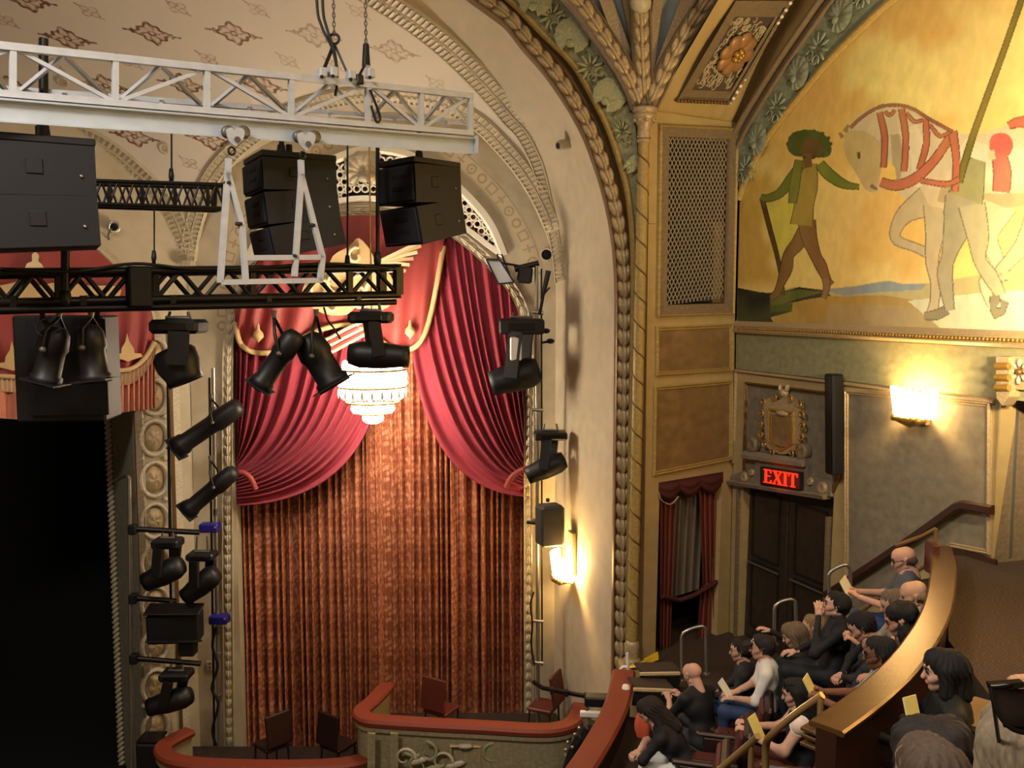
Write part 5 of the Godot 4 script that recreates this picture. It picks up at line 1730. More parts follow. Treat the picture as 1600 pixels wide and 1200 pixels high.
	st = mk(); box(st, at(328, 1037, 14.965), Vector3(0.03, 0.04, 0.01)); box(st, at(328, 1043, 14.965), Vector3(0.03, 0.04, 0.01)); obj("socket", st, M.grey_steel, ol)
func sconce(p: Vector3, pl: Pl, s: float, label: String, e: float):
	var root := thing("wall_sconce", label, "sconce", p, "lit wall sconces")
	var st := mk()
	var b := Basis(pl.u, Vector3.UP, pl.n)
	bevel_box(st, p + b * Vector3(0, 0.35 if pl == PW2 else 0.1, 0.03) * s, Vector3(0.2, 0.5 if pl == PW2 else 0.24, 0.05) * s, b, 0.015)
	obj("backplate", st, M.gilt, root)
	st = mk()
	lathe(st, p + b * Vector3(0, 0.0, 0.16) * s, Vector3.UP, [Vector2(0, -0.05), Vector2(0.05, -0.03), Vector2(0.15, 0.02), Vector2(0.18, 0.06), Vector2(0.0, 0.06)], 14)
	tube(st, p + b * Vector3(0, -0.01, 0.02) * s, p + b * Vector3(0, -0.01, 0.15) * s, 0.02, 0.02, 8)
	for k in 5: ellipsoid(st, p + b * Vector3((k - 2) * 0.07, 0.04, 0.22) * s, Basis.from_scale(Vector3.ONE * 0.035 * s), 6, 5)
	obj("cup", st, M.gold, root)
	# a shade of glass rods, open at the top, with a bulb inside
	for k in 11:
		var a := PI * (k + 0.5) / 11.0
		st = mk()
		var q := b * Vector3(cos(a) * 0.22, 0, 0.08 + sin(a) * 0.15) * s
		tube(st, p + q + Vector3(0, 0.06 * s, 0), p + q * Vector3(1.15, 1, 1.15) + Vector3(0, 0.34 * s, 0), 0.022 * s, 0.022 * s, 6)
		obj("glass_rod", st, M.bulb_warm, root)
	st = mk()
	var bp := p + b * Vector3(0, 0.20, 0.16) * s
	ellipsoid(st, bp, Basis.from_scale(Vector3(0.07, 0.10, 0.07) * s), 10, 8)
	obj("bulb", st, M.bulb_warm, root)
	var l := OmniLight3D.new(); l.name = "lamp_light"; root.add_child(l)
	l.position = bp - root.position; l.light_color = Color(1, 0.80, 0.50); l.light_energy = e; l.light_size = 0.08; l.shadow_enabled = true
	l.omni_range = 40; l.omni_attenuation = 2
func build_chandelier():
	var c := at(582, 600, 13.7)
	var root := thing("chandelier", "blazing crystal chandelier hanging before the orange curtain", "chandelier", c)
	var st := mk()
	tube(st, c + Vector3(0, 0.5, 0), Vector3(c.x, 13.75, c.z), 0.012, 0.012, 6)
	obj("chain", st, M.gold, root)
	var rings := [[0.20, 0.46], [0.50, 0.22], [0.50, -0.04], [0.40, -0.28], [0.20, -0.46]]
	for r in rings:
		st = mk()
		var pts := []
		for i in 33: pts.append(c + Vector3(cos(TAU * i / 32) * r[0], r[1], sin(TAU * i / 32) * r[0]))
		polytube(st, pts, 0.018, 6)
		obj("ring", st, M.gold, root)
	# strings of crystal between the rings, their blown-out glow put in as emission
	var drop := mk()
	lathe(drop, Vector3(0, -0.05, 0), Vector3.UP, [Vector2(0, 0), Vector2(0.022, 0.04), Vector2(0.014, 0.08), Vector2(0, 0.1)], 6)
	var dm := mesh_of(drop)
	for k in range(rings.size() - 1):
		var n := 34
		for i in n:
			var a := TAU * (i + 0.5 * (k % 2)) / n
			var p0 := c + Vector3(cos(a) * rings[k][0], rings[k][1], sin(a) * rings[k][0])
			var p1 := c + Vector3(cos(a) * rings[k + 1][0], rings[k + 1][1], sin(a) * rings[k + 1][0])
			for f in ([0.3, 0.75] if k < 2 else [0.5]): inst("painted_glow_drop", dm, M.bulb_white, Transform3D(Basis.from_scale(Vector3(1.7, 1.5, 1.7)), p0.lerp(p1, f)), root)
	for i in 22:
		var a := TAU * i / 22
		inst("pendant", dm, M.crystal, Transform3D(Basis.from_scale(Vector3(1.2, 1.6, 1.2)), c + Vector3(cos(a) * 0.52, -0.14, sin(a) * 0.52)), root)
	# candle bulbs
	for i in 10:
		var a := TAU * i / 10
		st = mk()
		ellipsoid(st, c + Vector3(cos(a) * 0.42, 0.28, sin(a) * 0.42), Basis.from_scale(Vector3(0.05, 0.09, 0.05)), 8, 6)
		obj("candle_bulb", st, M.bulb_white, root)
	st = mk()
	ellipsoid(st, c + Vector3(0, 0.08, 0), Basis.from_scale(Vector3(0.24, 0.24, 0.24)), 16, 12)
	obj("globe", st, M.bulb_white, root)
	st = mk()
	ellipsoid(st, c + Vector3(0, -0.52, 0), Basis.from_scale(Vector3(0.17, 0.10, 0.17)), 16, 10)
	obj("bottom_bowl", st, M.bulb_white, root)
	var l := OmniLight3D.new(); l.name = "lamp_light"; root.add_child(l)
	l.position = Vector3(0, 0.08, 0); l.light_color = Color(1, 0.94, 0.86); l.light_energy = CH_E; l.light_size = 0.45; l.shadow_enabled = true
	l.omni_range = 60; l.omni_attenuation = 2
const CH_E := 17.0
func build_stage_valance():
	var root := thing("stage_valance", "red fringed stage valance with gold embroidery in the proscenium arch", "valance", on(PW0, 200, 600, 0.2))
	var st := mk()
	var pl := PW0
	var topc := curve2(P([-120, 325, -40, 325, 40, 338, 100, 358, 150, 390, 188, 425, 215, 452, 236, 490, 242, 530]), 5)
	var botc := curve2(P([-120, 588, -40, 586, 40, 590, 90, 592, 140, 590, 178, 580, 205, 576, 226, 560, 242, 534]), 5)
	var n := topc.size() - 1
	grid(st, n * 4, 12, func(u, v):
		var f: float = u * n
		var i := int(minf(floorf(f), n - 1))
		var q: Vector2 = topc[i].lerp(topc[i + 1], f - i).lerp(botc[i].lerp(botc[i + 1], f - i), v)
		return on(pl, q.x, q.y, 0.16 + 0.05 * cos(u * TAU * 7) * v))
	obj("cloth", st, M.red_satin, root)
	st = mk()
	polytube(st, ons(pl, botc, 0.22), 0.04, 6)
	obj("gold_braid", st, M.gold_cloth, root)
	for k in 2:
		st = mk()
		var nn := 300
		grid(st, nn, 3, func(u, v):
			var f: float = u * n
			var i := int(minf(floorf(f), n - 1))
			var q: Vector2 = botc[i].lerp(botc[i + 1], f - i)
			var y0: float = 0.0 if k == 0 else 18.0
			var y1: float = 24.0 if k == 0 else lerpf(66.0, 66.0 + maxf(0, 576 - q.y) * 0.9, 1.0)
			var fine: float = cos(u * TAU * (90 if k == 0 else 22))
			return on(pl, q.x, q.y + lerpf(y0, y1, v), 0.20 - 0.03 * k + (0.02 if k == 0 else 0.05) * fine))
		obj("fringe" if k == 0 else "ruffle", st, M.fringe if k == 0 else M.pink_fringe, root)
	# embroidered motifs
	for q in [[200, 556], [20, 570], [-60, 570]]:
		st = mk()
		var c := on(pl, q[0], q[1], 0.25)
		var u := pl.u
		var pts := []
		for s in [[0, 0.36], [0.03, 0.22], [0.09, 0.12], [0.10, 0.04], [0.20, 0.03], [0.22, -0.02], [0.08, -0.06], [0, -0.09], [-0.08, -0.06], [-0.22, -0.02], [-0.20, 0.03], [-0.10, 0.04], [-0.09, 0.12], [-0.03, 0.22]]: pts.append(c + u * s[0] + Vector3.UP * s[1])
		prism(st, pts, pl.n, 0.03)
		obj("finial_motif", st, M.gold_cloth, root)
	st = mk()
	prism(st, ons(pl, curve2(P([-60, 452, 0, 446, 40, 438, 62, 446, 90, 441, 140, 446, 186, 448, 182, 466, 140, 460, 100, 470, 40, 466, -60, 470, -60, 452]), 3), 0.25), pl.n, 0.03)
	obj("gold_swag_motif", st, M.gold_cloth, root)
	st = mk()
	prism(st, ons(pl, curve2(P([38, 425, 42, 412, 50, 408, 50, 398, 56, 394, 61, 400, 60, 408, 66, 414, 68, 426, 38, 425]), 3), 0.25), pl.n, 0.03)
	obj("crown_motif", st, M.pale_cloth, root)

# ---------------------------------------------------------------- rigging over the house
var PT: Pl
var PBK: Pl
func one(called: String, m: Material, parent: Node, f: Callable) -> MeshInstance3D:
	var st := mk()
	f.call(st)
	return obj(called, st, m, parent)
func build_rigging():
	var Rr := at(738, 150, 9.3)
	var Lr := at(0, 70, 6.7)
	var u := (Lr - Rr) * Vector3(1, 0, 1)
	PT = Pl.new(Rr, u.cross(Vector3.UP).normalized() * (1.0 if u.cross(Vector3.UP).dot(CAM - Rr) > 0 else -1.0))
	var st: SurfaceTool
	# ---- white truss on its beam
	var tr := thing("white_truss", "white painted lattice truss hung on chains over the house", "truss", on(PT, 738, 212))
	var tl := func(x): return 71.5 + x * 0.1065        # top chord line in pixels
	var bl := func(x): return 146.0 + x * 0.0845       # bottom chord line
	var ch := func(py: Callable, off: float, w: float, nm: String):
		var a := on(PT, 738, py.call(738.0), off)
		var b := on(PT, 0, py.call(0.0), off)
		st = mk()
		bar(st, a, b + (b - a) * 0.35, w, w)
		obj(nm, st, M.white_paint, tr)
	ch.call(tl, 0.0, 0.055, "chord"); ch.call(bl, 0.0, 0.05, "chord")
	ch.call(func(x): return 139.0 + x * 0.072, -0.40, 0.045, "chord")
	var xs := [-130, 20, 180, 323, 455, 575, 658, 735]
	for x in xs: one("upright", M.white_paint, tr, func(s): bar(s, on(PT, x, tl.call(x)), on(PT, x, bl.call(x)), 0.045, 0.045, PT.n))
	for i in range(xs.size() - 1):
		var a = xs[i]; var b = xs[i + 1]
		one("diagonal", M.white_paint, tr, func(s):
			if i % 2 == 1: bar(s, on(PT, a + 5, tl.call(a) + 3, -0.01), on(PT, b - 4, bl.call(b) - 3, -0.01), 0.03, 0.03, PT.n)
			else: bar(s, on(PT, a + 5, bl.call(a) - 3, -0.01), on(PT, b - 4, tl.call(b) + 3, -0.01), 0.03, 0.03, PT.n))
		# braces back to the rear chord
		var m: float = (a + b) * 0.5
		for sx in [-1, 1]:
			one("brace", M.white_paint, tr, func(s): bar(s, on(PT, m, tl.call(m) + 4, -0.02), on(PT, m + sx * (b - a) * 0.42, 139.0 + (m + sx * (b - a) * 0.42) * 0.072, -0.38), 0.028, 0.028))
		one("cross_tie", M.white_paint, tr, func(s): bar(s, on(PT, m, bl.call(m), -0.01), on(PT, m, 139.0 + m * 0.072, -0.38), 0.028, 0.028))
	# I-beam
	var be := thing("track_beam", "pale grey steel trolley beam fixed below the white truss", "beam", on(PT, 738, 240))
	var q := func(x, k): return lerpf(150.5 + x * 0.0855, 190.5 + x * 0.0680, k)
	var be0 := func(k, off): return on(PT, 740, q.call(740.0, k), off)
	var be1 := func(k, off):
		var a := on(PT, 740, q.call(740.0, k), off)
		var b := on(PT, 0, q.call(0.0, k), off)
		return b + (b - a) * 0.35
	one("web", M.beam_paint, be, func(s): hexa(s, [be0.call(1.0, 0.02), be0.call(1.0, -0.02), be1.call(1.0, -0.02), be1.call(1.0, 0.02), be0.call(0.05, 0.02), be0.call(0.05, -0.02), be1.call(0.05, -0.02), be1.call(0.05, 0.02)]))
	one("top_flange", M.beam_paint, be, func(s): hexa(s, [be0.call(0.13, 0.06), be0.call(0.13, -0.10), be1.call(0.13, -0.10), be1.call(0.13, 0.06), be0.call(0.05, 0.06), be0.call(0.05, -0.10), be1.call(0.05, -0.10), be1.call(0.05, 0.06)]))
	one("bottom_flange", M.beam_paint, be, func(s): hexa(s, [be0.call(1.0, 0.06), be0.call(1.0, -0.10), be1.call(1.0, -0.10), be1.call(1.0, 0.06), be0.call(0.93, 0.06), be0.call(0.93, -0.10), be1.call(0.93, -0.10), be1.call(0.93, 0.06)]))
	one("end_plate", M.white_paint, be, func(s): bar(s, be0.call(0.0, 0.0), be0.call(1.0, 0.0), 0.02, 0.14, PT.n))
	# chains, shackles and power cables up to the ceiling
	var link := mk()
	var lp := []
	for i in 13: lp.append(Vector3(cos(TAU * i / 12) * 0.012, sin(TAU * i / 12) * 0.026, 0))
	polytube(link, lp, 0.006, 5, Vector3(0, 0, 1))
	var linkm := mesh_of(link)
	for c in [[522, 52, 9], [572, 78, 5]]:
		var hc := thing("hoist_chain", ["steel hoist chain with twin straps to the truss", "steel hoist chain dropping straight to a truss clamp"][0 if c[0] == 522 else 1], "chain", on(PT, c[0], c[1], -0.1))
		var p0 := on(PT, c[0], c[1], -0.1)
		var k := 0
		var y := p0.y
		while y < 15.55 and k < 90:
			inst("link", linkm, M.grey_steel, Transform3D(Basis(Vector3.UP, (k % 2) * PI / 2), Vector3(p0.x, y, p0.z)), hc)
			y += 0.040; k += 1
		if c[0] == 522:
			one("shackle", M.black_pipe, hc, func(s):
				var pp := []
				for i in 13: pp.append(p0 + Vector3(cos(TAU * i / 12) * 0.045, sin(TAU * i / 12) * 0.045 - 0.05, 0))
				polytube(s, pp, 0.014, 6, Vector3(0, 0, 1)))
			one("strap", M.black, hc, func(s): bar(s, p0 - Vector3(0, 0.09, 0), on(PT, 503, 116, -0.02), 0.022, 0.022))
			one("strap", M.black, hc, func(s): bar(s, p0 - Vector3(0, 0.09, 0), on(PT, 545, 120, -0.02), 0.022, 0.022))
		else:
			one("hook_sleeve", M.black, hc, func(s): tube(s, p0 + Vector3(0, 0.05, 0), on(PT, 572, 104, -0.06), 0.028, 0.04, 8))
			one("strap", M.black, hc, func(s): bar(s, on(PT, 572, 98, -0.05), on(PT, 556, 128, -0.01), 0.018, 0.018))
	var cab := thing("power_cable_bundle", "pair of black power cables looping down to the truss", "cable", on(PT, 520, 150, -0.05))
	for k in 2:
		one("cable", M.black, cab, func(s): polytube(s, curve2([on(PT, 494 + k * 10, -160, -0.15), on(PT, 495 + k * 9, 0, -0.15), on(PT, 503 + k * 7, 42, -0.1), on(PT, 520 + k * 2, 78, -0.06), on(PT, 527, 118, -0.06), on(PT, 524, 150, -0.06)], 6), 0.013, 6))
	one("cable_drop", M.black, cab, func(s): polytube(s, curve2([on(PT, 578, 140, 0.04), on(PT, 588, 165, 0.04), on(PT, 594, 185, 0.03), on(PT, 588, 190, 0.03), on(PT, 580, 165, 0.03)], 6), 0.012, 6))
	for c in [[503, 114, "white truss clamp at the end of the outer twin strap"], [520, 113, "white truss clamp where the power cables come down"], [548, 118, "white truss clamp at the end of the inner twin strap"], [560, 125, "black truss clamp between the two hoist chains"], [578, 115, "white truss clamp under the straight hoist chain"]]:
		var cl := thing("truss_clamp", c[2], "clamp", on(PT, c[0], c[1]), "clamps on the white truss")
		one("jaw", M.white_paint if c[0] != 560 else M.black, cl, func(s): bevel_box(s, on(PT, c[0], c[1], 0.0), Vector3(0.075, 0.09, 0.09), Basis(PT.u, Vector3.UP, PT.n), 0.012))
		one("bolt", M.black, cl, func(s): tube(s, on(PT, c[0], c[1] + 6, 0.03), on(PT, c[0], c[1] + 6, 0.07), 0.018, 0.018, 6))
	# ---- trolleys and the white hanging rack
	for c in [[367, 214], [478, 221]]:
		var t := thing("beam_trolley", ["white push trolley on the beam holding the rack's long leg", "white push trolley on the beam holding the rack's A-shaped leg"][0 if c[0] == 367 else 1], "trolley", on(PT, c[0], c[1] + 18, 0.1))
		one("plate", M.white_paint, t, func(s): prism(s, ons(PT, curve2(P([c[0] - 13, c[1] - 12, c[0] - 5, c[1] - 15, c[0], c[1] - 10, c[0] + 6, c[1] - 15, c[0] + 15, c[1] - 10, c[0] + 13, c[1] + 3, c[0] + 2, c[1] + 14, c[0] - 9, c[1] + 5, c[0] - 13, c[1] - 12]), 3), 0.13), PT.n, 0.02))
		for sx in [-1, 1]:
			one("wheel", M.grey_steel, t, func(s): lathe(s, on(PT, c[0] + sx * 12, c[1] - 7, 0.065), PT.n, [Vector2(0, 0), Vector2(0.055, 0), Vector2(0.055, 0.035), Vector2(0.045, 0.045), Vector2(0, 0.045)], 14))
		one("nut", M.grey_steel, t, func(s): tube(s, on(PT, c[0] + 4, c[1] + 4, 0.13), on(PT, c[0] + 4, c[1] + 4, 0.16), 0.028, 0.028, 6))
		one("hook", M.black_pipe, t, func(s):
			var pp := []
			for i in 12: pp.append(on(PT, c[0] - 5, c[1] + 22, 0.12) + PT.u * cos(TAU * i / 11) * 0.028 + Vector3.UP * sin(TAU * i / 11) * 0.032)
			polytube(s, pp, 0.010, 5, PT.n))
	var rk := thing("hanging_rack", "white tubular rack hanging from the beam trolleys", "rack", on(PT, 420, 446, 0.12))
	var tubes := [[357, 248, 356, 272], [356, 268, 344, 442], [470, 250, 471, 275], [471, 272, 460, 432], [470, 272, 504, 402], [378, 352, 384, 442], [384, 403, 502, 402], [344, 441, 502, 438], [504, 400, 500, 440], [355, 270, 378, 352]]
	for t in tubes:
		one("tube", M.white_paint, rk, func(s): bar(s, on(PT, t[0], t[1], 0.10), on(PT, t[2], t[3], 0.10), 0.045, 0.045, PT.n))
	for t in [[488, 352], [459, 400], [374, 350], [356, 286]]:
		one("strap", M.black, rk, func(s): bevel_box(s, on(PT, t[0], t[1], 0.10), Vector3(0.06, 0.03, 0.06), Basis.IDENTITY, 0.008))
	# ---- line array loudspeakers
	line_array([62, 222, 390], 7.15, 0.03, 2, 0.74, "large black loudspeaker array hung at the stage end of the beam", -62.0)
	line_array([452, 246, 396], 8.75, 0.09, 3, 0.70, "black loudspeaker array hanging behind the white rack", -60.0)
	line_array([655, 254, 376], 9.6, 0.16, 2, 0.63, "black loudspeaker array hung under the beam's free end", -45.0)
	# ---- black trusses
	var PB := Pl.new(on(PT, 620, 440, -0.75), PT.n)
	black_truss("short_black_truss", "short black box truss behind the big loudspeaker array", Pl.new(on(PT, 350, 300, -2.2), PT.n), 120, 350, func(x): return 283.0 + (x - 157) * 0.03, func(x): return 319.0 + (x - 157) * 0.035, 9, 0.3, 0.022)
	black_truss("long_black_truss", "long black lighting truss crossing in front of the valances", PB, -60, 622, func(x): return 427.0 - x * 0.014, func(x): return 474.0 - x * 0.022, 9, 0.35, 0.042)
	one("junction_box", M.black, get_node("long_black_truss"), func(s): bevel_box(s, on(PB, 217, 448, 0.05), Vector3(0.20, 0.36, 0.14), Basis(PT.u, Vector3.UP, PT.n), 0.015))
	# small fittings on the plaster
	for vq in [[98, 127, "small round white vent in the vault above the beam"], [257, 231, "small round white vent in the vault below the beam"]]:
		var vp := vault(vq[0], vq[1], 0.0)
		var vv := thing("ceiling_vent", vq[2], "vent", vp, "round vents in the painted vault")
		one("ring", M.ivory, vv, func(s): lathe(s, vp, vault_n(vp), [Vector2(0.05, 0.02), Vector2(0.075, 0.035), Vector2(0.095, 0.02), Vector2(0.1, -0.02)], 18))
		one("disc", M.cream2, vv, func(s): lathe(s, vp, vault_n(vp), [Vector2(0, 0.012), Vector2(0.055, 0.012)], 18))
	var sp := thing("wall_spotlight", "small ring shaped spotlight on a bracket beside the proscenium arch", "stage light", on(PW0, 176, 356))
	one("ring", M.steel, sp, func(s): lathe(s, on(PW0, 178, 355, 0.14), Vector3(0.5, -0.2, 0.8).normalized(), [Vector2(0.06, 0.0), Vector2(0.09, 0.02), Vector2(0.10, -0.03), Vector2(0.07, -0.10), Vector2(0, -0.12)], 16))
	one("lens", M.lens, sp, func(s): lathe(s, on(PW0, 178, 355, 0.14), Vector3(0.5, -0.2, 0.8).normalized(), [Vector2(0, 0.0), Vector2(0.062, -0.01)], 14))
	one("bracket", M.grey_steel, sp, func(s): polytube(s, [on(PW0, 170, 374, 0.0), on(PW0, 169, 366, 0.12), on(PW0, 174, 357, 0.14)], 0.014, 6))
	var pp := thing("hanging_pipe", "black pipe slung below the long black truss", "pipe", on(PB, 300, 480))
	one("pipe", M.black_pipe, pp, func(s): tube(s, on(PB, -80, 487, 0.03), on(PB, 618, 472, 0.03), 0.032, 0.032, 8))
	for x in [20, 130, 270, 420, 560]: one("hanger", M.black_pipe, pp, func(s): bar(s, on(PB, x, 462, 0.03), on(PB, x, 484 - x * 0.02, 0.03), 0.05, 0.03, PT.n))
	# suspension lines
	for d in [[[68, 60, 68, 224], 7.2, 0.035, "black drop pole carrying the big loudspeaker array"], [[102, 388, 102, 480], 7.6, 0.035, "black pole between the big array and the black truss"], [[268, 205, 268, 284], 9.9, 0.010, "thin black line holding the short black truss"], [[241, 326, 241, 412], 9.6, 0.008, "thin wire with a turnbuckle to the long black truss"], [[543, 200, 543, 420], 9.4, 0.010, "pale thin line down to the long black truss"], [[590, 205, 590, 415], 9.3, 0.020, "black drop rod beside the free end array"], [[440, 210, 440, 250], 8.6, 0.025, "black drop rod above the array behind the rack"], [[655, 205, 655, 258], 9.4, 0.025, "black drop rod above the free end array"]]:
		var a := at(d[0][0], d[0][1], d[1])
		var b := at(d[0][2], d[0][3], d[1])
		var ho := thing("drop_line", d[3], "rigging line", b)
		one("line", M.black_pipe, ho, func(s): tube(s, a, b, d[2], d[2], 6))
		one("fitting", M.black, ho, func(s): lathe(s, b, Vector3.UP, [Vector2(0, 0), Vector2(d[2] + 0.012, 0.0), Vector2(d[2] + 0.02, 0.06), Vector2(d[2] + 0.01, 0.14), Vector2(0, 0.14)], 8))
	# ---- fixtures below the long truss
	PBK = PB
	var dz := func(px: float) -> float: return -on(PB, px, 480, 0.03).z
	big_box()
	moving_head("moving_head_light", "black moving head lamp left under the long truss by the proscenium", dz.call(280), [280, 510, 76, 22], [268, 545, 288, 590], 34, 487)
	moving_head("moving_head_light", "black moving head lamp in front of the glowing chandelier", dz.call(580), [580, 496, 66, 18], [545, 553, 631, 557], 21, 474)
	spot("ellipsoidal_spotlight", "slim black spotlight pointing away under the long truss", dz.call(430), [[462, 522], [404, 606]], 19, [428, 488])
	spot("ellipsoidal_spotlight", "fat grey black spotlight leaning beside the moving head lamp", dz.call(494) - 0.05, [[478, 528], [524, 604]], 27, [494, 486])
	var cbl := thing("truss_cable", "black signal cable drooping along the long black truss", "cable", on(PB, 300, 470))
	one("cable", M.black, cbl, func(s): polytube(s, curve2([on(PB, 0, 420, 0.06), on(PB, 120, 424, 0.06), on(PB, 210, 412, 0.06), on(PB, 300, 420, 0.06), on(PB, 400, 418, 0.06), on(PB, 520, 412, 0.06), on(PB, 618, 420, 0.06)], 6), 0.016, 6))
	one("cable", M.black, cbl, func(s): polytube(s, curve2([on(PB, 506, 480, 0.08), on(PB, 512, 500, 0.08), on(PB, 521, 512, 0.08), on(PB, 532, 530, 0.08)], 6), 0.010, 6))
func line_array(bx: Array, d: float, hd: float, n: int, w: float, label: String, yaw: float):
	var top := at(bx[0], bx[1], d)
	var bot := at(bx[0], bx[2], d)
	var root := thing("line_array_speaker", label, "speaker", bot, "black loudspeaker arrays on the beam")
	var H := top.y - bot.y
	var b := Basis(Vector3.UP, deg_to_rad(yaw))
	var dp := w
	one("bumper_frame", M.black, root, func(s): bevel_box(s, top - Vector3(0, 0.03, 0), Vector3(w * 0.96, 0.06, dp * 1.02), b, 0.01))
	one("hanging_bar", M.black_pipe, root, func(s): tube(s, top, top + Vector3(0, 0.12, 0), 0.03, 0.03, 8))
	var h := (H - 0.06) / n
	var pv := top + Vector3(0, -0.06, 0)      # rear hinge line walks down the back of the array
	for k in n:
		var tilt := hd * (k + 0.3)
		var bb := b * Basis(Vector3.RIGHT, tilt)
		var st := mk()
		var p := []
		for yy in [-1.0, 0.0]:
			for e in [[-0.5, 0.5], [0.5, 0.5], [0.47, -0.5], [-0.47, -0.5]]: p.append(pv + bb * Vector3(e[0] * w, yy * h * (1.02 if e[1] > 0 else 0.97), e[1] * dp))
		hexa(st, p)
		var cabn := obj("cabinet", st, M.speaker, root)
		one("grille", M.grille_cloth, cabn, func(s): bevel_box(s, pv + bb * Vector3(0, -h * 0.5, dp * 0.5 + 0.008), Vector3(w * 0.94, h * 0.94, 0.03), bb, 0.012))
		for sx in [-1, 1]:
			one("handle", M.speaker_lo, cabn, func(s): bevel_box(s, pv + bb * Vector3(sx * w * 0.485, -h * 0.45, 0.05), Vector3(0.02, h * 0.30, dp * 0.16), bb, 0.006))
			one("rivet", M.steel, cabn, func(s): ellipsoid(s, pv + bb * Vector3(sx * w * 0.48, -h * 0.6, -dp * 0.36), Basis.from_scale(Vector3.ONE * 0.014), 6, 4))
		for yy in [0.3, 0.62]:
			one("port", M.void_black, cabn, func(s): bevel_box(s, pv + bb * Vector3(w * 0.1, -h * yy, dp * 0.5 + 0.02), Vector3(w * 0.3, h * 0.12, 0.02), bb, 0.004))
		pv += bb * Vector3(0, -h, 0)
func black_truss(called: String, label: String, pl: Pl, x0: float, x1: float, ty: Callable, by: Callable, n: int, deep: float, r: float):
	var root := thing(called, label, "truss", on(pl, x1, by.call(x1)))
	for e in [[ty, 0.0], [by, 0.0], [ty, -deep], [by, -deep]]:
		one("chord", M.black_pipe, root, func(s): tube(s, on(pl, x0, e[0].call(x0)) + pl.n * e[1], on(pl, x1, e[0].call(x1)) + pl.n * e[1], r, r, 8))
	for i in n:
		var a := lerpf(x0, x1, float(i) / n)
		var b := lerpf(x0, x1, float(i + 1) / n)
		var m := (a + b) * 0.5
		for off in [0.0, -deep]:
			one("lacing", M.black_pipe, root, func(s): tube(s, on(pl, a, by.call(a)) + pl.n * off, on(pl, m, ty.call(m)) + pl.n * off, r * 0.55, r * 0.55, 6))
			one("lacing", M.black_pipe, root, func(s): tube(s, on(pl, m, ty.call(m)) + pl.n * off, on(pl, b, by.call(b)) + pl.n * off, r * 0.55, r * 0.55, 6))
		if i % 2 == 0:
			one("upright", M.black_pipe, root, func(s): bar(s, on(pl, a, by.call(a)), on(pl, a, ty.call(a)), r * 1.3, r * 1.3, pl.n))
	one("end_frame", M.black_pipe, root, func(s):
		bar(s, on(pl, x1, by.call(x1)), on(pl, x1, ty.call(x1)), r * 2.0, r * 2.0, pl.n)
		bar(s, on(pl, x1, by.call(x1)) - pl.n * deep, on(pl, x1, ty.call(x1)) - pl.n * deep, r * 2.0, r * 2.0, pl.n)
		for e in [ty, by]: bar(s, on(pl, x1, e.call(x1)), on(pl, x1, e.call(x1)) - pl.n * deep, r * 2, r * 2))
func big_box():
	var root := thing("black_speaker_cabinet", "big black loudspeaker cabinet under the long truss hiding the stage valance", "speaker", at(108, 655, 8.4))
	one("cabinet", M.speaker_lo, root, func(s): bevel_box(s, at(108, 574, 8.6), Vector3(0.80, 1.0, 0.5), Basis(Vector3.UP, 0.12), 0.02))
	one("grille", M.grille_cloth, root, func(s): bevel_box(s, at(106, 574, 8.33), Vector3(0.70, 0.9, 0.02), Basis(Vector3.UP, 0.12), 0.005))
	one("yoke", M.black_pipe, root, func(s): bar(s, at(60, 484, 8.5), at(160, 482, 8.5), 0.04, 0.05))
	for x in [66, 152]: one("hanger", M.black_pipe, root, func(s): bar(s, at(x, 500, 8.5), on(PBK, x, 485 - x * 0.02, 0.0), 0.04, 0.03))
	for q in [[88, 515, 70, 600, "black lamp with a bright clip hung before the big cabinet"], [138, 512, 150, 598, "black lamp with shiny bolts hung before the big cabinet"]]:
		spot("par_light", q[4], 7.75, [[q[0], q[1]], [q[2], q[3]]], 24, [q[0] + 4, 486])
	var cb := thing("cable_loop", "grey cable loop hanging beside the big black cabinet", "cable", at(62, 520, 7.7))
	one("cable", M.grey_steel, cb, func(s):
		var pp := []
		for p in curve2(P([80, 496, 66, 500, 57, 508, 58, 518, 66, 524, 80, 522, 96, 512]), 4): pp.append(at(p.x, p.y, 7.65))
		polytube(s, pp, 0.009, 5))
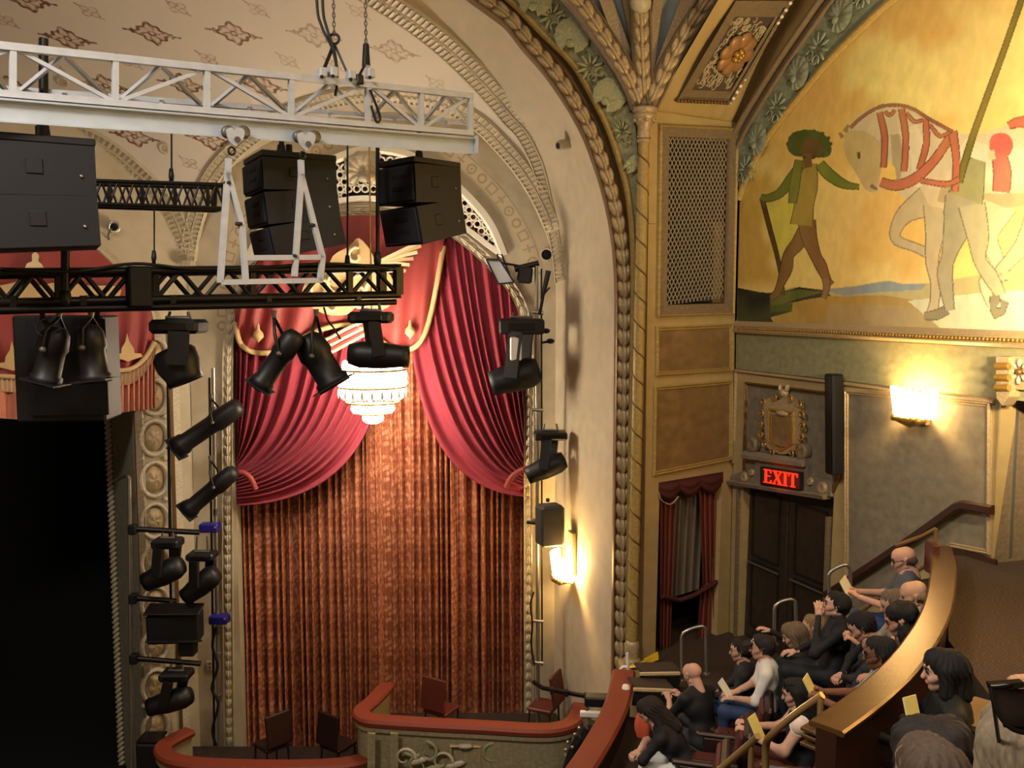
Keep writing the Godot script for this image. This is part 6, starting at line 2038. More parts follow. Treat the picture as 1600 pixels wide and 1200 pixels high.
func moving_head(called: String, label: String, d: float, base: Array, head: Array, rad: float, hang_y: float):
	var k := d / F
	var bc := at(base[0], base[1], d)
	var h0 := at(head[0], head[1], d)
	var h1 := at(head[2], head[3], d)
	var hc := (h0 + h1) * 0.5
	var root := thing(called, label, "stage light", Vector3(bc.x, minf(h0.y, h1.y) - rad * k, bc.z), "moving head lamps")
	one("base", M.black, root, func(s): bevel_box(s, bc, Vector3(base[2] * k, base[3] * k, base[2] * k * 0.75), Basis.IDENTITY, 0.03))
	one("base_vent", M.black_gloss, root, func(s): bevel_box(s, bc + Vector3(0, 0, base[2] * k * 0.38), Vector3(base[2] * k * 0.6, base[3] * k * 0.5, 0.02), Basis.IDENTITY, 0.005))
	for sx in [-1, 1]:
		one("yoke_arm", M.black, root, func(s):
			var ax := (h1 - h0).normalized()
			var side := ax.cross(Vector3.UP)
			side = side.normalized() if side.length() > 0.2 else Vector3(0, 0, 1)
			side = (side + Vector3(0.35, 0, 0)).normalized()
			var a: Vector3 = bc + side * sx * rad * k * 1.1 - Vector3(0, base[3] * k * 0.3, 0)
			var b: Vector3 = hc + side * sx * rad * k * 1.1
			bar(s, a, b, rad * k * 0.9, rad * k * 0.30, side))
	one("head", M.black, root, func(s):
		var ax := (h1 - h0)
		lathe(s, h0, ax.normalized(), [Vector2(0, -0.02), Vector2(rad * k * 0.75, 0.0), Vector2(rad * k, ax.length() * 0.2), Vector2(rad * k, ax.length() * 0.6), Vector2(rad * k * 0.82, ax.length() * 0.95), Vector2(rad * k * 0.82, ax.length() + 0.05), Vector2(rad * k * 0.66, ax.length() + 0.05), Vector2(rad * k * 0.6, ax.length())], 18))
	one("lens", M.lens, root, func(s):
		var ax := (h1 - h0).normalized()
		lathe(s, h1, ax, [Vector2(0, 0.03), Vector2(rad * k * 0.35, 0.02), Vector2(rad * k * 0.62, 0.0)], 16))
	one("clamp", M.grey_steel, root, func(s):
		var t := at(base[0], hang_y, d)
		for sx in [-1, 1]: tube(s, bc + Vector3(sx * base[2] * k * 0.22, base[3] * k * 0.5, 0), t + Vector3(sx * base[2] * k * 0.18, 0, 0), 0.018, 0.014, 6)
		tube(s, bc + Vector3(-base[2] * k * 0.25, base[3] * k * 0.6, 0.02), bc + Vector3(base[2] * k * 0.25, base[3] * k * 0.6, 0.02), 0.022, 0.022, 6))
func spot(called: String, label: String, d: float, ax: Array, rad: float, hang: Array):
	var k := d / F
	var a := at(ax[0][0], ax[0][1], d)
	var b := at(ax[1][0], ax[1][1], d)
	var root := thing(called, label, "stage light", Vector3(a.x, minf(a.y, b.y) - rad * k, a.z), "spotlights on pipes and trusses")
	var L := a.distance_to(b)
	var n := (b - a) / L
	one("barrel", M.black, root, func(s): lathe(s, a, n, [Vector2(0, -0.03), Vector2(rad * k * 0.6, -0.02), Vector2(rad * k * 0.9, 0.04), Vector2(rad * k, L * 0.35), Vector2(rad * k * 0.85, L * 0.42), Vector2(rad * k * 0.85, L * 0.82), Vector2(rad * k, L * 0.86), Vector2(rad * k, L), Vector2(rad * k * 0.85, L), Vector2(rad * k * 0.8, L * 0.9)], 16))
	one("lens", M.lens, root, func(s): lathe(s, a + n * L * 0.9, n, [Vector2(0, 0.02), Vector2(rad * k * 0.8, 0.0)], 14))
	one("colour_frame", M.black, root, func(s): bar(s, b - n * 0.03, b - n * 0.015, rad * k * 2.3, rad * k * 2.3, Vector3(0, 0, 1)))
	var hp := at(hang[0], hang[1], d)
	var mid := a.lerp(b, 0.35)
	one("yoke", M.black_pipe, root, func(s):
		for sz in [-1, 1]:
			polytube(s, [mid + Vector3(0, 0, sz * rad * k * 1.15), mid.lerp(hp, 0.5) + Vector3(0, 0, sz * rad * k * 1.15), hp - Vector3(0, 0.05, 0)], 0.016, 6))
	one("clamp", M.grey_steel, root, func(s):
		tube(s, hp - Vector3(0, 0.06, 0), hp + Vector3(0, 0.02, 0), 0.02, 0.028, 8)
		ellipsoid(s, mid + Vector3(0, 0, rad * k * 1.2), Basis.from_scale(Vector3.ONE * 0.03), 8, 5))

# ---------------------------------------------------------------- booms on both sides of the curtain
func build_booms():
	var st: SurfaceTool
	var d := 14.35
	var k := d / F
	# left boom
	var lb := thing("left_boom_pipe", "steel lighting boom pipe standing by the proscenium side wall", "pipe", at(341, 1150, d))
	one("pipe", M.steel, lb, func(s): tube(s, at(343, 1165, d), at(333, 575, d), 0.03, 0.03, 10))
	one("conduit", M.black_pipe, lb, func(s): tube(s, at(335, 1165, d + 0.05), at(327, 590, d + 0.05), 0.018, 0.018, 6))
	for q in [[340, 1025], [342, 1090], [338, 800], [336, 870], [341, 985], [334, 640]]:
		one("coupler", M.grey_steel, lb, func(s): tube(s, at(q[0], q[1] - 5, d), at(q[0], q[1] + 5, d), 0.05, 0.05, 8))
	one("cable", M.black, lb, func(s):
		var pp := []
		for p in curve2(P([337, 980, 332, 1010, 340, 1040, 331, 1075, 341, 1100, 332, 1140, 338, 1165]), 5): pp.append(at(p.x, p.y, d - 0.05))
		polytube(s, pp, 0.022, 6))
	var lp := thing("proscenium_pipe", "pale grey vertical pipe beside the roundel band", "pipe", at(207, 1190, 13.8))
	one("pipe", M.steel, lp, func(s): tube(s, at(207, 1240, 13.8), at(202, 747, 13.8), 0.03, 0.03, 10))
	one("elbow", M.steel, lp, func(s): polytube(s, curve2([at(202, 748, 13.8), at(199, 744, 13.85), at(190, 746, 14.0), at(178, 752, 14.2)], 4), 0.028, 8))
	var cd := thing("black_conduit", "thin black conduit running down past the roundels", "conduit", at(266, 900, 13.9))
	one("tube", M.black_pipe, cd, func(s): tube(s, at(262, 590, 13.95), at(268, 1000, 13.95), 0.022, 0.022, 6))
	one("saddle", M.grey_steel, cd, func(s): box(s, at(264, 700, 13.97), Vector3(0.08, 0.03, 0.05)))
	for a in [[202, 826, 312, 832, "black boom arm above the upper pair of moving lamps"], [203, 934, 276, 939, "black boom arm above the barn door wash lamp"], [204, 1028, 314, 1037, "black boom arm above the lowest moving lamp"]]:
		var ar := lp
		var arm := one("arm", M.black_pipe, ar, func(s): tube(s, at(a[0], a[1], 13.7), at(a[2], a[3], 13.9), 0.045, 0.045, 8))
		one("clamp", M.black, arm, func(s): bevel_box(s, at(a[0] + 6, a[1] + 1, 13.72), Vector3(0.13, 0.16, 0.14), Basis.IDENTITY, 0.02))
	for q in [[328, 824, "blue clamp upper on the left boom"], [343, 967, "blue clamp lower on the left boom"]]:
		var c := thing("blue_clamp", q[2], "clamp", at(q[0], q[1], d), "blue clamps on the boom")
		one("collar", M.blue_clamp, c, func(s): bevel_box(s, at(q[0], q[1], d - 0.06), Vector3(30 * k, 14 * k, 0.2), Basis.IDENTITY, 0.02))
		one("bolt", M.grey_steel, c, func(s): tube(s, at(q[0] + 8, q[1], d - 0.16), at(q[0] + 8, q[1], d - 0.2), 0.02, 0.02, 6))
	spot("ellipsoidal_spotlight", "black spotlight high on the left boom aimed at the stage", 13.95, [[374, 634], [274, 702]], 17, [330, 618])
	spot("ellipsoidal_spotlight", "black spotlight second on the left boom aimed at the stage", 13.95, [[366, 736], [290, 800]], 15, [328, 714])
	moving_head("moving_head_light", "black moving lamp hanging from the upper boom arm", 13.55, [262, 848, 44, 14], [284, 882, 232, 908], 19, 832)
	moving_head("moving_head_light", "black moving lamp below the upper blue clamp", 13.75, [316, 868, 44, 12], [338, 894, 294, 930], 18, 838)
	moving_head("moving_head_light", "black moving lamp lowest on the boom above the box rail", 13.55, [276, 1054, 48, 13], [298, 1086, 238, 1104], 18, 1038)
	var ws := thing("wash_light", "square black wash lamp with barn doors on the boom", "stage light", at(272, 1004, 13.6))
	one("body", M.black, ws, func(s): bevel_box(s, at(274, 978, 13.75), Vector3(78 * k, 46 * k, 0.35), Basis(Vector3.UP, 0.1), 0.03))
	one("barn_door", M.black, ws, func(s): bevel_box(s, at(272, 952, 13.6), Vector3(84 * k, 0.03, 0.3), Basis(Vector3.RIGHT, 0.3), 0.008))
	one("barn_door", M.black, ws, func(s): bevel_box(s, at(272, 1002, 13.6), Vector3(76 * k, 0.03, 0.3), Basis(Vector3.RIGHT, -0.3), 0.008))
	one("gear_box", M.black, ws, func(s): bevel_box(s, at(294, 1012, 13.8), Vector3(0.26, 0.24, 0.2), Basis.IDENTITY, 0.03))
	one("hanger", M.grey_steel, ws, func(s): tube(s, at(268, 940, 13.75), at(268, 956, 13.75), 0.03, 0.03, 6))
	var fs := thing("floor_cabinet", "black cabinet standing low by the proscenium below the boom", "cabinet", at(237, 1240, 13.6))
	one("body", M.black, fs, func(s): bevel_box(s, at(237, 1195, 13.6), Vector3(0.35, 0.85, 0.35), Basis.IDENTITY, 0.03))
	one("lid", M.black_gloss, fs, func(s): bevel_box(s, at(237, 1152, 13.6), Vector3(0.37, 0.03, 0.37), Basis.IDENTITY, 0.01))
	# right boom
	var rb := thing("right_boom_pipe", "pale steel lighting boom pipe beside the side wall", "pipe", at(840, 1130, d))
	one("pipe", M.steel, rb, func(s): tube(s, at(841, 1135, d), at(838, 415, d), 0.032, 0.032, 10))
	one("conduit", M.black_pipe, rb, func(s): tube(s, at(847, 1040, d), at(846, 420, d), 0.014, 0.014, 6))
	one("conduit", M.steel, rb, func(s): tube(s, at(831, 1040, d), at(830, 640, d), 0.012, 0.012, 6))
	for y in [488, 640, 812, 970, 1035]: one("coupler", M.steel, rb, func(s): tube(s, at(832, y, d - 0.02), at(849, y + 1, d - 0.02), 0.03, 0.03, 8))
	one("cable", M.black, rb, func(s):
		var pp := []
		for p in curve2(P([834, 925, 829, 945, 832, 975, 830, 1005, 835, 1040]), 5): pp.append(at(p.x, p.y, d - 0.06))
		polytube(s, pp, 0.016, 6))
	var fl := thing("flood_panel", "white faced flood panel in a black bracket atop the right boom", "stage light", at(783, 443, d))
	one("face", M.flood_face, fl, func(s): prism(s, [at(761, 406, d - 0.1), at(780, 407, d - 0.1), at(801, 440, d - 0.1), at(779, 442, d - 0.1)], Vector3(0, 0, 1), 0.04))
	one("frame", M.black, fl, func(s):
		var c := [at(760, 405, d - 0.12), at(781, 406, d - 0.12), at(803, 441, d - 0.12), at(779, 444, d - 0.12)]
		for i in 4: bar(s, c[i], c[(i + 1) % 4], 0.025, 0.05, Vector3(0, 0, 1)))
	one("arm", M.black_pipe, fl, func(s): tube(s, at(784, 411, d), at(826, 418, d), 0.02, 0.02, 6))
	one("yoke", M.black_pipe, fl, func(s): polytube(s, [at(779, 407, d), at(777, 397, d), at(784, 398, d), at(797, 432, d)], 0.016, 6))
	one("ballast", M.black, fl, func(s): bevel_box(s, at(820, 430, d), Vector3(0.24, 0.26, 0.2), Basis(Vector3.FORWARD, 0.1), 0.03))
	one("swivel", M.black, fl, func(s): tube(s, at(804, 421, d), at(842, 411, d), 0.05, 0.045, 8))
	var gw := rb
	one("grip", M.black, gw, func(s): tube(s, at(857, 423, d - 0.05), at(850, 455, d - 0.05), 0.045, 0.035, 8))
	one("shaft", M.black_pipe, gw, func(s): tube(s, at(851, 450, d - 0.05), at(843, 492, d - 0.05), 0.026, 0.026, 6))
	one("lever", M.black_pipe, gw, func(s): tube(s, at(845, 466, d - 0.05), at(859, 449, d - 0.1), 0.015, 0.015, 6))
	for q in [[853, 517, "black clip knob on the wall side of the right boom"], [860, 533, "black wall peg just below the boom's clip knob"]]:
		var pg := rb
		one("peg", M.black_pipe, pg, func(s): tube(s, at(845, q[1] + 3, d), at(q[0], q[1], d), 0.018, 0.025, 6))
		one("knob", M.black, pg, func(s): ellipsoid(s, at(q[0], q[1], d), Basis.from_scale(Vector3(0.07, 0.045, 0.05)), 8, 6))
	moving_head("moving_head_light", "black moving lamp with white yoke high on the right boom", 14.0, [815, 510, 70, 24], [842, 578, 772, 598], 24, 488)
	one("yoke_cover", M.white_plastic, get_node("moving_head_light_005"), func(s): bevel_box(s, at(806, 545, 13.72), Vector3(0.18, 0.36, 0.05), Basis.IDENTITY, 0.02))
	moving_head("moving_head_light", "glossy black moving lamp halfway up the right boom", 14.0, [860, 680, 52, 13], [882, 718, 828, 742], 17, 662)
	var sp := thing("wall_speaker", "small grey black loudspeaker bracketed to the right boom", "speaker", at(858, 855, 14.0))
	one("cabinet", mat(hexc("33322f"), 0.6), sp, func(s): bevel_box(s, at(859, 820, 14.0), Vector3(0.40, 0.66, 0.34), Basis(Vector3.UP, 0.35), 0.05))
	one("grille", mat(hexc("2a2926"), 0.8), sp, func(s): bevel_box(s, at(857, 820, 14.0) + Basis(Vector3.UP, 0.35) * Vector3(0, 0, 0.17), Vector3(0.34, 0.6, 0.03), Basis(Vector3.UP, 0.35), 0.012))
	one("bracket", M.black_pipe, sp, func(s): tube(s, at(824, 816, 14.2), at(846, 818, 14.1), 0.03, 0.03, 6))
	one("eyebolt", M.black, sp, func(s): tube(s, at(856, 784, 14.0), at(856, 779, 14.0), 0.03, 0.03, 6))
	# cluster of gear at the foot of the side wall
	var lowp := thing("low_black_pipe", "black pipe sloping along the foot of the side wall", "pipe", at(900, 1086, 13.0))
	one("tube", M.black_pipe, lowp, func(s): polytube(s, [at(834, 1066, 13.9), at(848, 1075, 13.6), at(900, 1085, 13.0), at(962, 1096, 12.5)], 0.035, 7))
	for x in [862, 885, 915, 940]: one("hook_clamp", M.black, lowp, func(s): bevel_box(s, at(x, 1079 + (x - 862) * 0.17, 13.2 - (x - 862) * 0.006), Vector3(0.05, 0.10, 0.08), Basis.IDENTITY, 0.01))
	var gb := thing("gear_bar", "white bar clamped across the rail end with black gear", "bar", at(930, 1122, 12.0))
	one("white_bar", M.white_plastic, gb, func(s): bevel_box(s, at(930, 1116, 12.0), Vector3(0.42, 0.075, 0.08), Basis(Vector3.UP, -0.1), 0.01))
	one("gear", M.black, gb, func(s): bevel_box(s, at(936, 1094, 12.0), Vector3(0.40, 0.14, 0.2), Basis(Vector3.UP, -0.1), 0.02))
	one("stud", M.steel, gb, func(s): tube(s, at(917, 1110, 11.95), at(917, 1094, 11.95), 0.02, 0.02, 6))
	var fx := thing("floor_fixture", "black fixture with shiny knobs below the white bar", "stage light", at(905, 1190, 12.0))
	one("body", M.black, fx, func(s): bevel_box(s, at(922, 1152, 12.1), Vector3(0.32, 0.42, 0.3), Basis(Vector3.FORWARD, 0.35), 0.05))
	one("tail", M.black, fx, func(s): polytube(s, [at(908, 1150, 12.0), at(896, 1175, 12.0), at(888, 1200, 12.0), at(880, 1230, 12.0)], 0.08, 8))
	for q in [[887, 1160], [898, 1148], [905, 1138], [917, 1160], [884, 1172], [922, 1150], [894, 1168]]:
		one("knob", M.steel, fx, func(s): ellipsoid(s, at(q[0], q[1], 11.88), Basis.from_scale(Vector3(0.03, 0.03, 0.02)), 8, 5))

# ---------------------------------------------------------------- balcony floor, parapet, rails, seats
const BQ := Vector3(0.965, 0, 0.26)
const RP := Vector3(-0.26, 0, 0.965)
func plat(q: float) -> float:
	if q < -0.25: return 4.98
	if q < 0.6: return 5.50
	if q < 1.15: return 6.00
	return 6.40
func pos_of(q: float, p: float, y: float) -> Vector3: return BQ * q + RP * p + Vector3(0, y, 0)
func build_seating():
	var st := mk()
	var edges := [-1.66, -0.25, 0.6, 1.15, 2.6]
	for i in 4:
		var y: float = plat(edges[i] + 0.01)
		var a: float = edges[i]
		var b: float = edges[i + 1]
		var r := [pos_of(a, -10.6, 4.2), pos_of(b, -10.6, 4.2), pos_of(b, -3.0, 4.2), pos_of(a, -3.0, 4.2)]
		var t := []
		for p in r: t.append(Vector3(p.x, y, p.z))
		hexa(st, r + t)
	struct(obj("floor_balcony", st, M.dark_floor), "dark stepped balcony floor under the seats", "floor")
	# landing by the exit and the steps off it
	st = mk()
	box(st, Vector3(3.1, 4.85, -12.3), Vector3(2.6, 0.6, 3.0))
	struct(obj("floor_landing", st, M.carpet), "carpeted landing before the exit door", "floor")
	st = mk()
	for k in 9:
		var c := PR.o + PR.u * (2.4 + k * 0.27) + PR.n * 0.55
		box(st, Vector3(c.x, 4.3 + (0.85 + k * 0.255) * 0.5 + 0.15, c.z), Vector3(1.1, 0.85 + k * 0.255, 0.28), Basis(PR.n, Vector3.UP, PR.u))
	struct(obj("floor_stairs", st, M.carpet), "carpeted aisle steps along the mural wall", "floor")
	for q in [[1000, 1053, 1062, 1052, 10.75], [990, 1077, 1050, 1079, 10.35]]:
		var s := thing("step_edge", ["pale nosing of the upper step by the padded rail", "pale nosing of the lower step by the padded rail"][0 if q[1] == 1053 else 1], "step", at(q[0], q[1] + 18, q[4]), "steps by the rail")
		var a := at(q[0], q[1], q[4])
		var b := at(q[2], q[3], q[4] + 0.1)
		one("nosing", M.step_nose, s, func(t): bar(t, a, b, 0.04, 0.03))
		one("tread", M.carpet, s, func(t): bar(t, a + Vector3(0.02, -0.03, -0.2), b + Vector3(0.02, -0.03, -0.2), 0.4, 0.03))
		one("riser", M.door_dark, s, func(t): bar(t, a + Vector3(0, -0.11, -0.02), b + Vector3(0, -0.11, -0.02), 0.03, 0.19))
	# upper cross aisle carpet
	st = mk()
	prism(st, [floor_at(1478, 868, 7.40), floor_at(1600, 868, 7.40) + Vector3(0.6, 0, 0), floor_at(1760, 1100, 7.40), floor_at(1640, 1200, 7.40), floor_at(1556, 1100, 7.40), floor_at(1482, 1000, 7.40)], Vector3.UP, 0.5)
	struct(obj("floor_aisle", st, M.carpet), "brown patterned carpet of the upper cross aisle", "floor")
	st = mk()
	box(st, Vector3(2.9, 6.4, -3.9), Vector3(2.6, 0.5, 3.0))
	box(st, Vector3(1.2, 7.2, -1.6), Vector3(5.5, 0.5, 3.0))
	struct(obj("floor_rear", st, M.dark_floor), "dark floor of the rear balcony rows", "floor")
	st = mk()
	bar(st, on(PR, 1484, 862, 0.02), on(PR, 1557, 884, 0.02), 0.03, 0.12)
	struct(obj("baseboard_right", st, M.wood_rail), "dark base strip at the doorway corner", "baseboard")
	# front padded rail
	var rail := thing("balcony_rail", "red padded balcony rail sweeping past the front row", "rail", pos_of(-1.6, -11.0, 4.98))
	var pc := P([975, 1046, 973, 1060, 966, 1090, 955, 1118, 940, 1145, 924, 1172, 905, 1200, 880, 1235])
	var pw := []
	for p in curve2(pc, 5): pw.append(floor_at(p.x, p.y, 5.38))
	one("padded_top", M.rail_red, rail, func(s): sweep(s, pw, Vector3.UP, [Vector2(-0.13, -0.09), Vector2(-0.15, -0.03), Vector2(-0.12, 0.0), Vector2(0.12, 0.0), Vector2(0.15, -0.03), Vector2(0.13, -0.09), Vector2(-0.13, -0.09)]))
	one("apron", M.wood_dark, rail, func(s): sweep(s, pw, Vector3.UP, [Vector2(-0.08, -0.08), Vector2(-0.08, -1.0), Vector2(0.08, -1.0), Vector2(0.08, -0.08)]))
	var rp := thing("rail_post", "short white post fixed on the end of the padded rail", "post", at(981, 1046, 11.3))
	one("post", M.white_plastic, rp, func(s): tube(s, at(981, 1046, 11.3), at(980, 1020, 11.3), 0.022, 0.018, 8))
	one("hook", M.white_plastic, rp, func(s): polytube(s, curve2([at(982, 1044, 11.3), at(974, 1042, 11.3), at(968, 1048, 11.3)], 4), 0.018, 6))
	one("foot", M.white_plastic, rp, func(s): lathe(s, floor_at(978, 1073, 5.40), Vector3.UP, [Vector2(0, 0.02), Vector2(0.04, 0.02), Vector2(0.05, -0.02)], 10))
	one("stem", M.rail_red, rp, func(s): bar(s, at(979, 1050, 11.25), at(979, 1072, 11.0), 0.02, 0.03))
	var yt := thing("yellow_tape", "strip of bright yellow tape wrapped at the column foot", "tape", at(1005, 1037, 11.6))
	one("strip", M.yellow_tape, yt, func(s): prism(s, [at(984, 1044, 11.62), at(1003, 1041, 11.6), at(1029, 1031, 11.72), at(1029, 1025, 11.74), at(1004, 1036, 11.62), at(984, 1040, 11.64)], Vector3(0, 0, 1), 0.01))
	one("patch", M.yellow_tape, yt, func(s): prism(s, [at(1005, 1036, 11.7), at(1029, 1026, 11.8), at(1028, 1018, 11.82), at(1006, 1030, 11.72)], Vector3(0, 0, 1), 0.01))
	# curved parapet with a polished cap
	var par := thing("curved_parapet", "curved dark wood parapet with a polished golden cap", "parapet", floor_at(1466, 900, 7.68) - Vector3(0, 1.6, 0))
	var cc := []
	for p in curve2(P([1468, 852, 1474, 880, 1472, 915, 1463, 955, 1440, 998, 1402, 1046, 1350, 1092, 1291, 1134]), 6): cc.append(floor_at(p.x, p.y, 7.68))
	one("cap", M.brass_cap, par, func(s): sweep(s, cc, Vector3.UP, [Vector2(-0.10, -0.035), Vector2(-0.105, -0.01), Vector2(-0.09, 0.0), Vector2(0.09, 0.0), Vector2(0.105, -0.01), Vector2(0.10, -0.035), Vector2(-0.10, -0.035)]))
	one("wall", M.wood_dark, par, func(s): sweep(s, cc, Vector3.UP, [Vector2(-0.06, -0.03), Vector2(-0.06, -2.0), Vector2(0.06, -2.0), Vector2(0.06, -0.03)]))
	one("bead", M.brass, par, func(s): sweep(s, cc, Vector3.UP, [Vector2(0.06, -0.05), Vector2(0.085, -0.06), Vector2(0.06, -0.075)]))
	var ep := at(1290, 1145, 4.95)
	one("end_moulding", M.brass_cap, par, func(s):
		for k in 3: bevel_box(s, ep + Vector3(-0.03, 0.02 - k * 0.045, 0.02), Vector3(0.13 - 0.02 * (k % 2), 0.025, 0.2), Basis(Vector3.UP, 0.7), 0.006))
	var pp := thing("parapet_post", "brass post and rail on the top end of the parapet", "post", floor_at(1462, 858, 7.68))
	one("post", M.brass, pp, func(s): tube(s, floor_at(1462, 858, 7.68), at(1462, 826, 8.4), 0.018, 0.018, 8))
	one("rail", M.brass, pp, func(s): polytube(s, [at(1462, 826, 8.4), at(1440, 838, 8.5), at(1400, 852, 8.7)], 0.018, 8))
	one("cover", mat(hexc("5a2b22"), 0.5), pp, func(s): bevel_box(s, at(1456, 872, 8.35), Vector3(0.06, 0.3, 0.2), Basis.IDENTITY, 0.01))
	# low partition behind the woman in black
	var lpn := thing("low_partition", "low wooden partition with a tan top behind the woman in black", "partition", at(1545, 1130, 4.9))
	one("top", mat(hexc("7d5a38"), 0.45), lpn, func(s): bar(s, at(1500, 1132, 5.1), at(1552, 1100, 5.5), 0.22, 0.03))
	one("panel", M.wood_dark, lpn, func(s): bar(s, at(1500, 1170, 5.1), at(1552, 1138, 5.5), 0.06, 0.3))
	# aisle hoops
	for h in [[1066, 990, 1103, 980, 1066, 1062, 1104, 1052, 10.9, "bent steel hand hoop by the pier doorway"], [1211, 946, 1243, 938, 1210, 1005, 1244, 1000, 10.2, "bent steel hand hoop before the exit door"], [1296, 894, 1328, 884, 1296, 950, 1329, 945, 9.9, "bent steel hand hoop at the foot of the wall handrail"]]:
		var hp := thing("hand_hoop", h[9], "handrail", at(h[4], h[5], h[8]), "steel hand hoops along the aisle")
		one("hoop", M.steel, hp, func(s): polytube(s, curve2([at(h[4], h[5], h[8]), at(h[0] - 1, h[1] + 18, h[8]), at(h[0], h[1] + 3, h[8]), at(h[0] + 8, h[1] - 5, h[8]), at(h[2] - 10, h[3] - 1, h[8]), at(h[2] - 2, h[3] + 1, h[8]), at(h[2], h[3] + 12, h[8]), at(h[6], h[7], h[8])], 5), 0.021, 8))
		for e in [[h[4], h[5]], [h[6], h[7]]]: one("flange", M.steel, hp, func(s): tube(s, at(e[0], e[1] + 3, h[8]), at(e[0], e[1], h[8]), 0.045, 0.045, 10))
	# brass aisle rails in front of the parapet
	var br := thing("aisle_rail", "worn brass aisle rail rising on posts beside the parapet end", "handrail", at(1175, 1200, 5.6))
	one("tube", M.brass, br, func(s): polytube(s, [at(1110, 1215, 5.75), at(1172, 1162, 5.6), at(1184, 1150, 5.5)], 0.022, 8))
	one("tube", M.brass, br, func(s): polytube(s, curve2([at(1196, 1215, 5.4), at(1197, 1165, 5.4), at(1206, 1148, 5.3), at(1240, 1118, 5.2), at(1285, 1086, 5.1)], 4), 0.024, 8))
	one("post", M.brass, br, func(s): tube(s, at(1172, 1230, 5.6), at(1174, 1160, 5.6), 0.02, 0.02, 8))
	one("post", M.brass, br, func(s): tube(s, at(1281, 1215, 5.05), at(1282, 1092, 5.1), 0.02, 0.02, 8))
	var dsc := thing("round_card", "pale round card leaning on the dark seat back by the aisle rail", "card", at(1250, 1150, 5.6))
	one("disc", mat(hexc("d9c1b0"), 0.6), dsc, func(s):
		lathe(s, at(1250, 1134, 5.55), Vector3(-0.2, 0.3, 1).normalized(), [Vector2(0, 0.008), Vector2(0.062, 0.008), Vector2(0.064, 0.0)], 20))
	one("rim", M.paper, dsc, func(s): lathe(s, at(1250, 1134, 5.55), Vector3(-0.2, 0.3, 1).normalized(), [Vector2(0.060, 0.009), Vector2(0.066, 0.009), Vector2(0.066, 0.0)], 20))
	# empty seats
	for q in [[1158, 1112, 8.4, "dark empty seat between the white T-shirt and the reading person with sunglasses"], [1124, 1150, 7.85, "dark empty seat in the middle of the vacant run"], [1086, 1195, 7.3, "dark empty seat closest to the padded rail"], [1240, 1205, 5.9, "dark seat back behind the round card"]]:
		theatre_seat(at(q[0], q[1], q[2]) - Vector3(0, 0.75, 0), q[3])
func theatre_seat(p: Vector3, label: String):
	var root := thing("theatre_seat", label, "seat", p, "tip-up seats in the balcony")
	var b := Basis(RP, Vector3.UP, BQ)    # x along the row, z backwards
	one("backrest", M.seat_back, root, func(s): bevel_box(s, p + b * Vector3(0, 0.66, 0.22), Vector3(0.52, 0.52, 0.09), b * Basis(Vector3.RIGHT, 0.18), 0.035))
	one("back_pad", M.seat_red, root, func(s): bevel_box(s, p + b * Vector3(0, 0.66, 0.165), Vector3(0.46, 0.44, 0.05), b * Basis(Vector3.RIGHT, 0.18), 0.02))
	one("cushion", M.seat_red, root, func(s): bevel_box(s, p + b * Vector3(0, 0.42, -0.02), Vector3(0.48, 0.12, 0.46), b, 0.04))
	for sx in [-1, 1]:
		one("arm_standard", M.seat_back, root, func(s): bevel_box(s, p + b * Vector3(sx * 0.27, 0.30, 0.02), Vector3(0.04, 0.60, 0.36), b, 0.015))
		one("armrest", M.wood_dark, root, func(s): bevel_box(s, p + b * Vector3(sx * 0.27, 0.62, -0.02), Vector3(0.06, 0.04, 0.40), b, 0.015))

